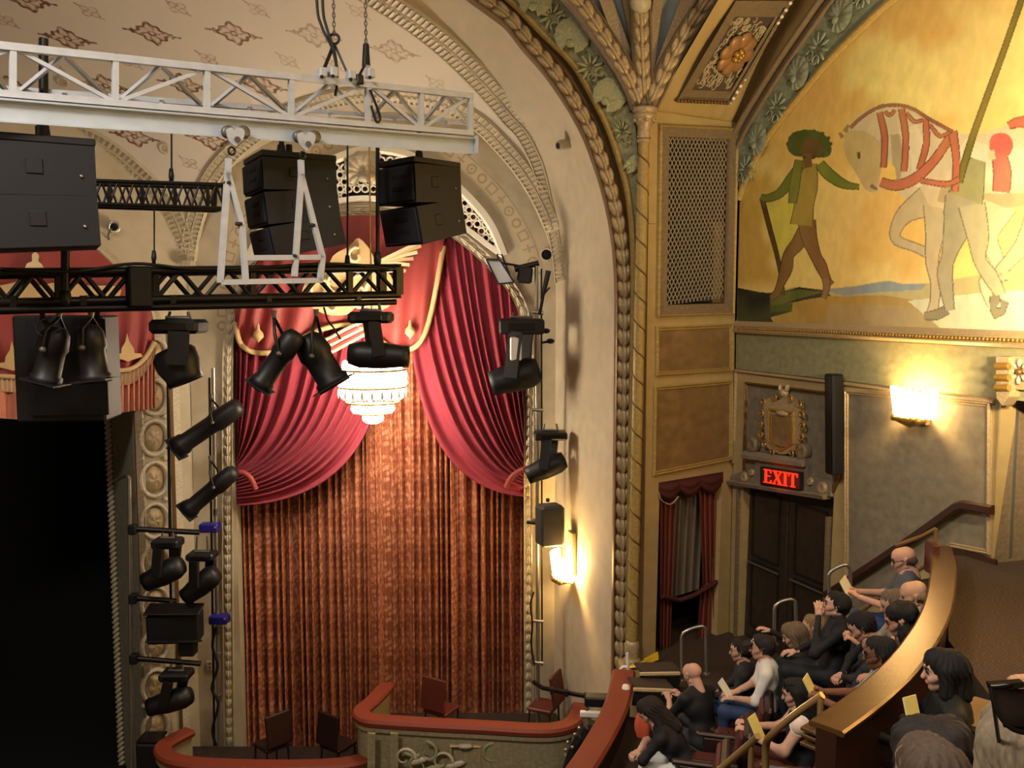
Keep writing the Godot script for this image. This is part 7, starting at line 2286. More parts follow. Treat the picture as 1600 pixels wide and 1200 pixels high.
# ---------------------------------------------------------------- people
# bones: [a, b, ra, rb, tag]; blended and meshed as one skin (surface nets)
func nets(bones: Array, cell: float, k: float) -> Array:
	var lo := Vector3.ONE * 1e9
	var hi := Vector3.ONE * -1e9
	for b in bones:
		var r: float = maxf(b[2], b[3]) + cell * 2.5
		lo = lo.min(b[0] - Vector3.ONE * r).min(b[1] - Vector3.ONE * r)
		hi = hi.max(b[0] + Vector3.ONE * r).max(b[1] + Vector3.ONE * r)
	var nx := int((hi.x - lo.x) / cell) + 2
	var ny := int((hi.y - lo.y) / cell) + 2
	var nz := int((hi.z - lo.z) / cell) + 2
	var val := PackedFloat32Array(); val.resize(nx * ny * nz); val.fill(0.5)
	var best := PackedFloat32Array(); best.resize(nx * ny * nz); best.fill(9.0)
	var tg := PackedByteArray(); tg.resize(nx * ny * nz)
	for b in bones:
		var a: Vector3 = b[0]
		var ab: Vector3 = b[1] - b[0]
		var l2 := maxf(ab.length_squared(), 1e-8)
		var ra: float = b[2]
		var dr: float = b[3] - b[2]
		var tag_: int = b[4]
		var r := maxf(b[2], b[3]) + k + cell * 2.0
		var m0: Vector3 = (a.min(b[1]) - Vector3.ONE * r - lo) / cell
		var m1: Vector3 = (a.max(b[1]) + Vector3.ONE * r - lo) / cell
		for z in range(maxi(0, int(m0.z)), mini(nz - 1, int(m1.z)) + 1):
			for y in range(maxi(0, int(m0.y)), mini(ny - 1, int(m1.y)) + 1):
				var i := (z * ny + y) * nx
				for x in range(maxi(0, int(m0.x)), mini(nx - 1, int(m1.x)) + 1):
					var p := lo + Vector3(x, y, z) * cell - a
					var t := clampf(p.dot(ab) / l2, 0.0, 1.0)
					var d := (p - ab * t).length() - ra - dr * t
					var v := val[i + x]
					var h := maxf(k - absf(v - d), 0.0) / k
					val[i + x] = minf(v, d) - h * h * k * 0.25
					if d < best[i + x]:
						best[i + x] = d; tg[i + x] = tag_
	var vid := {}
	var verts := PackedVector3Array()
	var tags := PackedByteArray()
	var idx := PackedInt32Array()
	var sx := 1
	var sy := nx
	var sz := nx * ny
	var co := [0, sx, sy, sx + sy, sz, sx + sz, sy + sz, sx + sy + sz]
	var ed := [[0, 1], [2, 3], [4, 5], [6, 7], [0, 2], [1, 3], [4, 6], [5, 7], [0, 4], [1, 5], [2, 6], [3, 7]]
	var cp := [Vector3(0, 0, 0), Vector3(1, 0, 0), Vector3(0, 1, 0), Vector3(1, 1, 0), Vector3(0, 0, 1), Vector3(1, 0, 1), Vector3(0, 1, 1), Vector3(1, 1, 1)]
	for z in nz - 1:
		for y in ny - 1:
			var row := (z * ny + y) * nx
			for x in nx - 1:
				var i := row + x
				if absf(val[i]) > cell * 2.0: continue
				var mask := 0
				for c in 8:
					if val[i + co[c]] < 0.0: mask |= 1 << c
				if mask == 0 or mask == 255: continue
				var s := Vector3.ZERO
				var n := 0
				for e in ed:
					var va := val[i + co[e[0]]]
					var vb := val[i + co[e[1]]]
					if (va < 0.0) != (vb < 0.0):
						s += cp[e[0]].lerp(cp[e[1]], va / (va - vb)); n += 1
				vid[i] = verts.size()
				verts.append(lo + (Vector3(x, y, z) + s / n) * cell)
				var bi := 0
				for c in 8:
					if best[i + co[c]] < best[i + co[bi]]: bi = c
				tags.append(tg[i + co[bi]])
	for i in vid:
		# edges leaving corner 0 of this cell along x, y, z
		for ax in 3:
			var st_: int = [sx, sy, sz][ax]
			var o1: int = [sy, sz, sx][ax]
			var o2: int = [sz, sx, sy][ax]
			var ina := val[i] < 0.0
			if ina == (val[i + st_] < 0.0): continue
			if not (vid.has(i - o1) and vid.has(i - o2) and vid.has(i - o1 - o2)): continue
			var q := [vid[i], vid[i - o1], vid[i - o1 - o2], vid[i - o2]]
			if ina: idx.append_array([q[0], q[2], q[1], q[0], q[3], q[2]])
			else: idx.append_array([q[0], q[1], q[2], q[0], q[2], q[3]])
	return [verts, tags, idx]
func put_nets(st: SurfaceTool, r: Array, tr: Transform3D, cols: Array):
	var v: PackedVector3Array = r[0]
	var t: PackedByteArray = r[1]
	for i in r[2]:
		st.set_color(cols[t[i]]); st.add_vertex(tr * v[i])
func lin(s: String) -> Color: return hexc(s).srgb_to_linear()
# tags: 0 skin, 1 lips, 2 eye, 3 brow, 4 shirt, 5 sleeve, 6 forearm, 7 trousers, 8 calf, 9 shoe
var head_cache := []
var hand_cache := {}
func head_bones() -> Array:
	var V := func(x, y, z): return Vector3(x, y, z)
	var b := [[V.call(0, 0.035, -0.035), V.call(0, 0.04, 0.025), 0.083, 0.078, 0], [V.call(0, -0.02, 0.03), V.call(0, -0.065, 0.045), 0.062, 0.046, 0], [V.call(0, -0.09, 0.062), V.call(0, -0.095, 0.066), 0.024, 0.022, 0],
		[V.call(0, 0.012, 0.098), V.call(0, -0.028, 0.114), 0.009, 0.015, 0], [V.call(-0.034, -0.03, 0.07), V.call(-0.05, -0.01, 0.045), 0.026, 0.028, 0], [V.call(0.034, -0.03, 0.07), V.call(0.05, -0.01, 0.045), 0.026, 0.028, 0],
		[V.call(-0.05, -0.06, 0.0), V.call(0.0, -0.085, 0.055), 0.022, 0.022, 0], [V.call(0.05, -0.06, 0.0), V.call(0.0, -0.085, 0.055), 0.022, 0.022, 0],
		[V.call(0, -0.06, -0.03), V.call(0, -0.19, -0.045), 0.056, 0.060, 0], [V.call(-0.016, -0.058, 0.096), V.call(0.016, -0.058, 0.096), 0.008, 0.008, 1]]
	for s in [-1, 1]:
		b.append([V.call(s * 0.03, 0.014, 0.088), V.call(s * 0.032, 0.014, 0.088), 0.011, 0.011, 2])
		b.append([V.call(s * 0.018, 0.034, 0.096), V.call(s * 0.048, 0.036, 0.082), 0.009, 0.007, 3])
		b.append([V.call(s * 0.083, 0.012, -0.006), V.call(s * 0.080, -0.028, -0.002), 0.013, 0.009, 0])
		b.append([V.call(s * 0.083, 0.012, -0.006), V.call(s * 0.092, 0.020, -0.018), 0.008, 0.008, 0])
	return b
func hand_bones(curl: float) -> Array:
	# wrist at origin, fingers towards +z, palm down (-y), thumb on +x
	var b := [[Vector3(-0.015, 0, 0.02), Vector3(-0.02, 0, 0.075), 0.018, 0.016, 0], [Vector3(0.012, 0, 0.02), Vector3(0.018, 0, 0.078), 0.018, 0.016, 0], [Vector3(0, 0, -0.02), Vector3(0, 0, 0.03), 0.024, 0.022, 0]]
	var fl := [0.066, 0.076, 0.070, 0.054]
	for f in 4:
		var p := Vector3(0.028 - f * 0.019, 0.002, 0.085 - absf(f - 1.3) * 0.004)
		var a := -0.05
		for j in 3:
			var L: float = fl[f] * [0.48, 0.32, 0.24][j]
			a -= curl * [0.6, 1.0, 0.7][j]
			var q := p + Vector3((1.2 - f) * 0.0025, sin(a) * L, cos(a) * L)
			b.append([p, q, 0.0092 - j * 0.0007, 0.0085 - j * 0.0008, 0])
			p = q
	b.append([Vector3(0.018, -0.004, 0.015), Vector3(0.042, -0.012, 0.045), 0.014, 0.011, 0])
	b.append([Vector3(0.042, -0.012, 0.045), Vector3(0.047, -0.022, 0.072), 0.0105, 0.009, 0])
	b.append([Vector3(0.047, -0.022, 0.072), Vector3(0.043, -0.032, 0.092), 0.009, 0.0075, 0])
	return b
func person(o: Dictionary) -> Node3D:
	var s: float = o.get("size", 1.0)
	# place on the rake: the head's pixel and the row's floor give the distance
	var d: float = o.d
	var fy: float = o.get("floor", -1.0)
	if fy < 0:
		var q0 := at(o.px, o.py, d).dot(BQ)
		fy = plat(q0)
		if not o.has("keep"): d = (CAM.y - fy - o.get("tall", 1.17) * s) * F / (o.py - 477.5)
	var H := at(o.px, o.py, d)
	var yaw: float = o.get("yaw", 0.0)
	var fd := (-BQ).rotated(Vector3.UP, deg_to_rad(yaw))
	var B := Basis(fd.cross(Vector3.UP) * -1.0, Vector3.UP, fd)     # x: right-hand side mirrored frame, z: forward
	B = Basis(Vector3.UP.cross(fd), Vector3.UP, fd)
	var lean := deg_to_rad(o.get("lean", 8.0))
	var up := Vector3(0, cos(lean), sin(lean))
	var fw := Vector3(0, -sin(lean), cos(lean))
	var hip := Vector3(0, 0.50, 0)
	var chest := hip + up * 0.36
	var neck := hip + up * 0.55
	var headc: Vector3 = neck + up * 0.075 + Vector3(0, 0.06, 0.03)
	var off: Vector3 = (H - B * (headc * s))
	var T := Transform3D(B.scaled(Vector3.ONE * s) if false else Basis(B.x * s, B.y * s, B.z * s), off)
	var sh := []
	var el := []
	var wr := []
	for k in 2:
		var sx := -1.0 if k == 0 else 1.0
		sh.append(chest + up * 0.12 + Vector3(sx * 0.19, -0.005, 0))
		el.append(sh[k] + Vector3(sx * 0.05, 0, 0) - up * 0.24 + fw * 0.12)
		wr.append(hip + Vector3(sx * 0.08, 0.16, 0.34))
	var pose: String = o.get("pose", "lap")
	var hd := [Vector3(0.15, -0.1, 1), Vector3(-0.15, -0.1, 1)]
	match pose:
		"read":
			for k in 2:
				var sx := -1.0 if k == 0 else 1.0
				el[k] = sh[k] + Vector3(sx * 0.06, -0.22, 0.14); wr[k] = hip + Vector3(sx * 0.09, 0.30, 0.46); hd[k] = Vector3(-sx * 0.3, 0.5, 0.8)
		"face":
			el[1] = sh[1] + Vector3(0.06, -0.20, 0.22); wr[1] = headc + Vector3(0.06, -0.10, 0.16); hd[1] = Vector3(-0.3, 1, 0.0)
		"point":
			el[0] = sh[0] + Vector3(-0.05, -0.06, 0.26); wr[0] = sh[0] + Vector3(0.0, 0.06, 0.48); hd[0] = Vector3(0.1, 0.3, 1)
		"hug":
			for k in 2:
				var sx := -1.0 if k == 0 else 1.0
				el[k] = sh[k] + Vector3(sx * 0.06, -0.2, 0.16); wr[k] = Vector3(sx * 0.04, 0.62, 0.52); hd[k] = Vector3(-sx * 0.6, -0.2, 0.6)
	var bones := [[hip + Vector3(-0.085, 0, 0), hip + Vector3(0.085, 0, 0), 0.115, 0.115, 7], [hip + up * 0.03, hip + up * 0.22, 0.125, 0.115, 4], [hip + up * 0.12 + Vector3(-0.05, 0, 0), hip + up * 0.12 + Vector3(0.05, 0, 0), 0.11, 0.11, 4],
		[chest + Vector3(-0.075, 0, 0), chest + Vector3(0.075, 0, 0), 0.115, 0.115, 4], [chest + up * 0.02, chest + up * 0.10, 0.12, 0.10, 4], [sh[0] + Vector3(0.03, 0, 0), sh[1] - Vector3(0.03, 0, 0), 0.066, 0.066, 4], [neck - up * 0.02, neck + up * 0.04, 0.062, 0.056, 4 if o.get("collar", false) else 0], [chest + up * 0.15 + Vector3(-0.11, 0, -0.01), neck + Vector3(-0.03, 0.0, -0.01), 0.05, 0.045, 4], [chest + up * 0.15 + Vector3(0.11, 0, -0.01), neck + Vector3(0.03, 0.0, -0.01), 0.05, 0.045, 4], [chest + fw * -0.02 - up * 0.06, chest + fw * -0.03 + up * 0.1, 0.115, 0.10, 4]]
	for k in 2:
		bones.append([sh[k], el[k], 0.055, 0.045, 5]); bones.append([el[k], wr[k], 0.043, 0.030, 6])
		var sx := -1.0 if k == 0 else 1.0
		var kn := Vector3(sx * 0.12, 0.53, 0.44)
		var an := Vector3(sx * 0.12, 0.085, 0.40 + 0.06 * sx)
		bones.append([hip + Vector3(sx * 0.09, 0, 0.02), kn, 0.090, 0.064, 7]); bones.append([kn, an, 0.060, 0.042, 8])
		bones.append([an + Vector3(0, -0.03, -0.03), an + Vector3(0, -0.048, 0.15), 0.042, 0.034, 9])
	if head_cache.is_empty(): head_cache = nets(head_bones(), 0.0075, 0.018)
	var skin := lin(o.get("skin", "c79c82"))
	var shirt := lin(o.get("shirt", "16161c"))
	var pants := lin(o.get("pants", "1d1f2a"))
	var hairc := lin(o.get("hair", "2a1d15"))
	var cols := [skin, skin * Color(0.85, 0.55, 0.52), lin("2a2220"), hairc, shirt, shirt if o.get("sleeve", 1) >= 1 else skin, shirt if o.get("sleeve", 1) >= 2 else skin, pants, skin if o.get("shorts", false) else pants, lin(o.get("shoe", "1a1715"))]
	var st := SurfaceTool.new()
	st.begin(Mesh.PRIMITIVE_TRIANGLES)
	group_no += 1
	st.set_smooth_group(group_no)
	if not o.get("head_only", false):
		put_nets(st, nets(bones, 0.02, 0.05), T, cols)
	else:
		put_nets(st, nets(bones.slice(1, 10), 0.022, 0.05), T, cols)
	var hp := deg_to_rad(o.get("nod", 5.0))
	var hy := deg_to_rad(o.get("turn", 0.0))
	var hb := Basis(Vector3.UP, hy) * Basis(Vector3.RIGHT, hp)
	var TH := T * Transform3D(hb, headc)
	group_no += 1; st.set_smooth_group(group_no)
	put_nets(st, head_cache, TH, cols)
	if not o.get("head_only", false):
		for k in 2:
			var curl: float = 0.75 if pose in ["read", "hug"] else 0.4
			var key := int(curl * 100)
			if not hand_cache.has(key): hand_cache[key] = nets(hand_bones(curl), 0.0052, 0.010)
			var z: Vector3 = hd[k].normalized()
			var x: Vector3 = Vector3.UP.cross(z).normalized()
			var y := z.cross(x)
			var hbas := Basis(x, y, z)
			if k == 1: hbas = Basis(-x, y, z)
			group_no += 1; st.set_smooth_group(group_no)
			put_nets(st, hand_cache[key], T * Transform3D(hbas, wr[k]), cols)
	st.generate_normals(); st.index()
	var root := thing("person", o.label, "person", Vector3(off.x, off.y, off.z))
	var body := MeshInstance3D.new(); body.name = "body"; body.mesh = st.commit()
	if not M.has("figure"):
		M.figure = mat(Color.WHITE, 0.75); M.figure.vertex_color_use_as_albedo = true
	body.material_override = M.figure
	root.add_child(body); body.position = -off
	# hair
	var style: String = o.get("style", "short")
	var hbones := []
	match style:
		"short": hbones = [[Vector3(0, 0.045, -0.05), Vector3(0, 0.062, 0.012), 0.086, 0.080, 0], [Vector3(0, -0.03, -0.07), Vector3(0, 0.0, -0.06), 0.055, 0.07, 0], [Vector3(-0.07, 0.01, -0.02), Vector3(0.07, 0.01, -0.02), 0.028, 0.028, 0]]
		"bob": hbones = [[Vector3(0, 0.045, -0.05), Vector3(0, 0.062, 0.02), 0.092, 0.084, 0], [Vector3(0, 0.0, -0.08), Vector3(0, -0.13, -0.075), 0.075, 0.075, 0], [Vector3(-0.078, 0.03, 0.0), Vector3(-0.082, -0.11, 0.01), 0.034, 0.036, 0], [Vector3(0.078, 0.03, 0.0), Vector3(0.082, -0.11, 0.01), 0.034, 0.036, 0]]
		"long": hbones = [[Vector3(0, 0.045, -0.05), Vector3(0, 0.062, 0.015), 0.090, 0.083, 0], [Vector3(0, 0.0, -0.075), Vector3(0, -0.26, -0.11), 0.075, 0.065, 0], [Vector3(-0.074, 0.03, -0.01), Vector3(-0.085, -0.22, -0.02), 0.032, 0.03, 0], [Vector3(0.074, 0.03, -0.01), Vector3(0.085, -0.22, -0.02), 0.032, 0.03, 0]]
		"buzz": hbones = [[Vector3(0, 0.035, -0.045), Vector3(0, 0.045, 0.015), 0.088, 0.080, 0], [Vector3(0, -0.03, -0.06), Vector3(0, 0.0, -0.05), 0.055, 0.07, 0]]
		"fringe": hbones = [[Vector3(-0.072, 0.0, -0.02), Vector3(-0.05, -0.01, -0.075), 0.026, 0.03, 0], [Vector3(0.072, 0.0, -0.02), Vector3(0.05, -0.01, -0.075), 0.026, 0.03, 0], [Vector3(-0.05, -0.02, -0.075), Vector3(0.05, -0.02, -0.075), 0.032, 0.032, 0]]
	if style == "curly":
		rng.seed = int(o.px)
		hbones = [[Vector3(0, 0.05, -0.05), Vector3(0, 0.06, 0.01), 0.088, 0.082, 0]]
		for i in 26:
			var a := rng.randf_range(0.6, TAU - 0.6) + PI / 2
			var e := rng.randf_range(-0.16, 0.11)
			hbones.append([Vector3(cos(a) * 0.085, e, sin(a) * 0.085 - 0.03), Vector3(cos(a) * 0.095, e - 0.03, sin(a) * 0.095 - 0.03), 0.03, 0.025, 0])
	if hbones.size():
		var hs := SurfaceTool.new(); hs.begin(Mesh.PRIMITIVE_TRIANGLES)
		group_no += 1; hs.set_smooth_group(group_no)
		var hn := nets(hbones, 0.008, 0.05)
		var hv: PackedVector3Array = hn[0]
		for i in hv.size():      # locks of hair
			var v := hv[i]
			var an := atan2(v.x, v.z + 0.03)
			var wv := sin(an * 19.0 + v.y * 25.0 + 2.0 * sin(v.y * 40.0)) + 0.6 * sin(an * 31.0 - v.y * 18.0)
			hv[i] = v + Vector3(v.x, 0.3 * v.y, v.z + 0.02).normalized() * 0.0035 * wv
		hn[0] = hv
		put_nets(hs, hn, TH, [Color.WHITE])
		var hm := mat(hexc(o.get("hair", "2a1d15")), 0.8, 0, hair_tex(), 9.0)
		obj("hair", hs, hm, root)
	if o.get("cap", false):
		var cs := mk()
		ellipsoid(cs, TH * Vector3(0, 0.045, -0.02), TH.basis * Basis(Vector3(0.098, 0, 0), Vector3(0, 0, 0.112), Vector3(0, 0.088, 0)), 16, 6, true)
		var cap := obj("cap", cs, mat(hexc("14151f"), 0.8), root)
		cs = mk(); bevel_box(cs, TH * Vector3(0, 0.052, 0.125), Vector3(0.15, 0.010, 0.10), TH.basis * Basis(Vector3.RIGHT, 0.25), 0.004)
		obj("visor", cs, mat(hexc("14151f"), 0.8), cap)
		cs = mk(); bevel_box(cs, TH * Vector3(0.03, 0.095, 0.075), Vector3(0.03, 0.02, 0.01), TH.basis, 0.004)
		obj("emblem", cs, M.white_plastic, cap)
	if o.get("big_glasses", false):
		var bg := mk()
		var lf := [at(1547, 1070, 2.02), at(1600, 1066, 2.0), at(1600, 1075, 2.0), at(1550, 1080, 2.02)]
		prism(bg, lf, Vector3(0, 0, 1), 0.02)
		polytube(bg, curve2([at(1548, 1074, 2.01), at(1552, 1095, 2.0), at(1563, 1120, 1.99), at(1582, 1139, 1.98), at(1610, 1145, 1.98), at(1640, 1138, 2.0), at(1655, 1100, 2.05), at(1660, 1068, 2.1), at(1600, 1069, 2.02), at(1548, 1074, 2.01)], 4), 0.006, 6)
		tube(bg, at(1549, 1074, 2.02), TH * Vector3(0.09, 0.06, -0.06), 0.005, 0.005, 6)
		var bo := obj("sunglasses", bg, M.black_gloss, root)
		bg = mk()
		grid(bg, 14, 8, func(u, v):
			var a: Vector3 = at(lerpf(1550, 1655, u), 1076, 2.01)
			var b: Vector3 = at(lerpf(1568, 1640, u), 1141 - 10 * absf(u - 0.45), 1.985)
			return a.lerp(b, v) + Vector3(0, 0, 0.012 * sin(u * PI) * sin(v * PI)))
		obj("lens", bg, mat(hexc("1a1214"), 0.05), bo)
	if o.has("glasses"):
		var gs := mk()
		var gz: float = 0.106 if o.glasses == "eyes" else 0.08
		var gy: float = 0.012 if o.glasses == "eyes" else 0.115
		for sx in [-1, 1]:
			var rr := []
			for i in 13: rr.append(TH * Vector3(sx * 0.034 + cos(TAU * i / 12) * 0.026, gy + sin(TAU * i / 12) * 0.020, gz))
			polytube(gs, rr, 0.003, 5)
			tube(gs, TH * Vector3(sx * 0.06, gy, gz), TH * Vector3(sx * 0.088, gy, -0.01), 0.003, 0.003, 5)
		tube(gs, TH * Vector3(-0.008, gy, gz), TH * Vector3(0.008, gy, gz), 0.003, 0.003, 5)
		var go := obj("glasses", gs, M.black_gloss, root)
		for sx in [-1, 1]:
			gs = mk(); lathe(gs, TH * Vector3(sx * 0.034, gy, gz), TH.basis.z.normalized(), [Vector2(0, 0.002), Vector2(0.025, 0.001)], 14)
			var lm := mat(hexc("15151a"), 0.06); 
			if o.glasses == "eyes": lm.transparency = BaseMaterial3D.TRANSPARENCY_ALPHA; lm.albedo_color = Color(0.8, 0.85, 0.9, 0.15)
			obj("lens", gs, lm, go)
	o["wr"] = [T * wr[0], T * wr[1]]; o["T"] = T; o["TH"] = TH; o["fy"] = off.y
	return root
var hair_t: ImageTexture
func hair_tex() -> ImageTexture:
	if hair_t == null: hair_t = noise_tex(0.05, Color(0.55, 0.53, 0.5), Color(1, 1, 1), 128, 17, 4, 1.0, 0.25)
	return hair_t
func sheet(called: String, label: String, c: Vector3, n: Vector3, w: float, h: float, m: Material):
	var x := Vector3.UP.cross(n).normalized()
	var b := Basis(x, n.cross(x), n)
	var r := thing(called, label, "programme", c)
	one("cover", m, r, func(s): bevel_box(s, c, Vector3(w, h, 0.008), b, 0.002))
	one("pages", M.paper, r, func(s): bevel_box(s, c - n * 0.007, Vector3(w * 0.97, h * 0.97, 0.006), b, 0.002))
func build_people():
	var folk := [
		{px = 1082, py = 1054, d = 9.3, yaw = -42, lean = 16, nod = 24, style = "bald", shirt = "121216", pants = "1b1d26", sleeve = 1, pose = "read", skin = "c99d88", label = "bald person in a black short sleeved shirt, leaning forward, seen from behind"},
		{px = 1157, py = 1017, d = 9.7, keep = 1, lean = 4, style = "short", hair = "241913", shirt = "17181d", pants = "2b4068", sleeve = 2, skin = "c49a84", label = "dark haired person in a black hooded top and blue jeans"},
		{px = 1190, py = 1012, d = 8.7, lean = 6, style = "short", hair = "2a1e18", cap = true, shirt = "d9d6cf", pants = "26385c", sleeve = 1, skin = "c69c84", label = "person in a white T-shirt and dark baseball cap"},
		{px = 1016, py = 1112, d = 9.2, lean = 38, nod = 40, style = "long", hair = "2a1a14", shirt = "141419", pants = "cfd3cf", shorts = true, sleeve = 1, pose = "hug", skin = "c99c88", label = "person in a black top and pale shorts bending over a bag"},
		{px = 1243, py = 1084, d = 7.5, lean = 4, nod = 12, style = "long", hair = "1d1512", glasses = "top", shirt = "151518", pants = "5e2a25", sleeve = 0, pose = "read", skin = "cda18c", label = "dark haired person with sunglasses on the head reading a programme"},
		{px = 1240, py = 993, d = 8.9, lean = 20, nod = 22, style = "bob", hair = "8f775c", shirt = "14151c", pants = "15151b", shorts = true, sleeve = 1, pose = "lap", skin = "cba08a", label = "light haired person in black top leaning forward with bare knees"},
		{px = 1270, py = 980, d = 9.55, keep = 1, lean = 2, style = "curly", hair = "a78a62", shirt = "16171c", pants = "1b1c24", sleeve = 2, pose = "point", skin = "cda28b", label = "person with long wavy blond hair raising one arm"},
		{px = 1306, py = 946, d = 8.5, lean = -4, nod = -6, style = "short", hair = "16110f", shirt = "101218", pants = "15171f", sleeve = 2, pose = "face", collar = true, skin = "cfa48e", label = "dark haired person in a black jacket holding a hand to the face"},
		{px = 1412, py = 874, d = 8.6, lean = 2, nod = 18, style = "fringe", hair = "6b5a4c", glasses = "eyes", shirt = "55585c", pants = "2a3f74", sleeve = 1, pose = "read", skin = "cf9f87", label = "balding person with glasses in a grey shirt reading a paper"},
		{px = 1428, py = 930, d = 7.5, keep = 1, lean = 6, nod = 16, style = "fringe", hair = "b59a6c", shirt = "8e8a80", pants = "20222b", sleeve = 1, pose = "lap", skin = "c79a7c", label = "fair balding person in a beige shirt near the parapet top"},
		{px = 1396, py = 944, d = 8.05, keep = 1, lean = 12, nod = 20, style = "short", hair = "8a765f", shirt = "a39a8c", pants = "23242c", sleeve = 1, pose = "read", skin = "c99d84", label = "brown haired person in a pale shirt with hands raised"},
		{px = 1406, py = 970, d = 7.0, keep = 1, lean = 14, nod = 20, style = "curly", hair = "120f0f", shirt = "3b3a40", pants = "1a1b22", sleeve = 2, pose = "lap", skin = "b98a70", label = "person with thick black hair in a dark grey top by the parapet"},
		{px = 1346, py = 980, d = 7.75, keep = 1, lean = 34, nod = 30, style = "short", hair = "16120f", shirt = "121319", pants = "14151c", sleeve = 2, pose = "hug", skin = "c0937c", label = "person in black hunched forward in the third row"},
		{px = 1374, py = 1022, d = 6.65, keep = 1, lean = 4, nod = 10, style = "short", hair = "17110e", glasses = "eyes", shirt = "9fa1a3", pants = "22242c", sleeve = 1, pose = "read", collar = true, skin = "7a4f3a", label = "short haired person with glasses in a light grey collared shirt"},
		{px = 1474, py = 1050, d = 5.2, floor = 6.65, lean = 2, nod = 6, style = "bob", hair = "0f0d0d", shirt = "0e0e11", pants = "0f0f13", sleeve = 2, pose = "read", collar = true, skin = "cfa791", label = "person with a black bob and black coat behind the parapet"},
		{px = 1446, py = 1186, d = 3.1, floor = 7.45, lean = 2, style = "curly", hair = "221712", shirt = "1d1a1c", head_only = true, yaw = -60, size = 1.08, label = "person with wavy dark brown hair seen from behind"},
		{px = 1452, py = 1216, d = 2.45, floor = 7.45, lean = 0, style = "buzz", hair = "5d4a3a", skin = "8a6f58", shirt = "222023", head_only = true, yaw = -70, label = "person with a shaven head in the rear row"},
		{px = 1596, py = 1182, d = 2.2, floor = 7.45, lean = 0, style = "bob", hair = "94846e", shirt = "2a2a30", head_only = true, big_glasses = true, yaw = -75, label = "grey blond person with big glossy sunglasses on the head"},
		{px = 1700, py = 950, d = 5.6, floor = 7.40, lean = 2, style = "curly", hair = "b9b4ac", shirt = "25252b", pants = "202127", sleeve = 2, label = "grey haired person at the edge of the carpeted aisle"},
	]
	for f in folk:
		person(f)
		if not f.get("head_only", false): theatre_seat_under(f)
	var hands := func(i: int, fwd: float): return (folk[i].wr[0] + folk[i].wr[1]) * 0.5 + (-BQ) * fwd + Vector3(0, 0.06, 0)
	sheet("programme", "yellow and white programme held by the person with sunglasses", at(1182, 1136, 7.2), Vector3(0.7, 0.5, 0.6).normalized(), 0.13, 0.2, M.yellow_paper)
	sheet("programme", "open paper held by the balding person with glasses", hands.call(8, 0.10), Vector3(0.75, 0.5, 0.45).normalized(), 0.26, 0.2, M.paper)
	sheet("programme", "yellow programme held by the person in the grey collared shirt", hands.call(13, 0.10), Vector3(0.75, 0.5, 0.45).normalized(), 0.14, 0.2, M.yellow_paper)
	sheet("programme", "cream programme held by the person with the black bob", at(1426, 1112, 4.85), Vector3(0.4, 0.3, 0.85).normalized(), 0.10, 0.17, M.yellow_paper)
	sheet("programme", "white leaflet held by the person in the white T-shirt", hands.call(2, 0.10), Vector3(0.7, 0.6, 0.4).normalized(), 0.14, 0.19, M.paper)
	sheet("programme", "white leaflet on the bare knees of the light haired person", hands.call(5, 0.05) + Vector3(0, 0.02, 0), Vector3(0.5, 0.8, 0.3).normalized(), 0.15, 0.2, M.paper)
	var ph := thing("phone", "black phone with a bright screen held by the bent over person", "phone", at(1012, 1105, 8.75))
	one("case", M.black_gloss, ph, func(s): bevel_box(s, at(1014, 1108, 8.72), Vector3(0.15, 0.075, 0.01), Basis(Vector3(1, -0.5, 0).normalized(), Vector3(0.5, 1, 0).normalized(), Vector3(0, 0, 1)), 0.003))
	one("screen", M.paper, ph, func(s): bevel_box(s, at(1014, 1108, 8.71), Vector3(0.13, 0.06, 0.004), Basis(Vector3(1, -0.5, 0).normalized(), Vector3(0.5, 1, 0).normalized(), Vector3(0, 0, 1)), 0.001))
	var bag := thing("orange_bag", "soft orange cloth bag on the lap of the bent over person", "bag", at(1006, 1150, 8.75))
	one("sack", mat(hexc("c8573a"), 0.7), bag, func(s):
		grid(s, 20, 10, func(u, v):
			var a: float = u * TAU
			var r: float = 0.10 * (0.55 + 0.45 * sin(PI * (0.15 + 0.8 * v))) * (1.0 + 0.12 * cos(a * 5))
			return at(1006, 1150, 8.75) + Vector3(cos(a) * r, lerpf(0.0, 0.24, v), sin(a) * r * 0.7)))
	one("drawstring", M.drape_rust, bag, func(s): polytube(s, curve2([at(1000, 1118, 8.72), at(1006, 1110, 8.7), at(1012, 1118, 8.72)], 4), 0.012, 6))
func theatre_seat_under(f: Dictionary):
	var T: Transform3D = f.T
	var p: Vector3 = T * Vector3(0, 0, -0.04)
	var root := thing("theatre_seat", "seat under the " + f.label.split(",")[0].replace("person", "one"), "seat", p, "tip-up seats in the balcony")
	var b := Basis(T.basis.x.normalized(), Vector3.UP, -T.basis.z.normalized())
	b = Basis(b.x * -1, b.y, b.z)
	one("backrest", M.seat_back, root, func(s): bevel_box(s, p + b * Vector3(0, 0.60, 0.25), Vector3(0.50, 0.50, 0.07), b * Basis(Vector3.RIGHT, 0.15), 0.03))
	one("cushion", M.seat_red, root, func(s): bevel_box(s, p + b * Vector3(0, 0.345, -0.02), Vector3(0.46, 0.08, 0.44), b, 0.03))
	for sx in [-1, 1]: one("arm_standard", M.seat_back, root, func(s): bevel_box(s, p + b * Vector3(sx * 0.28, 0.28, 0.06), Vector3(0.035, 0.56, 0.30), b, 0.012))

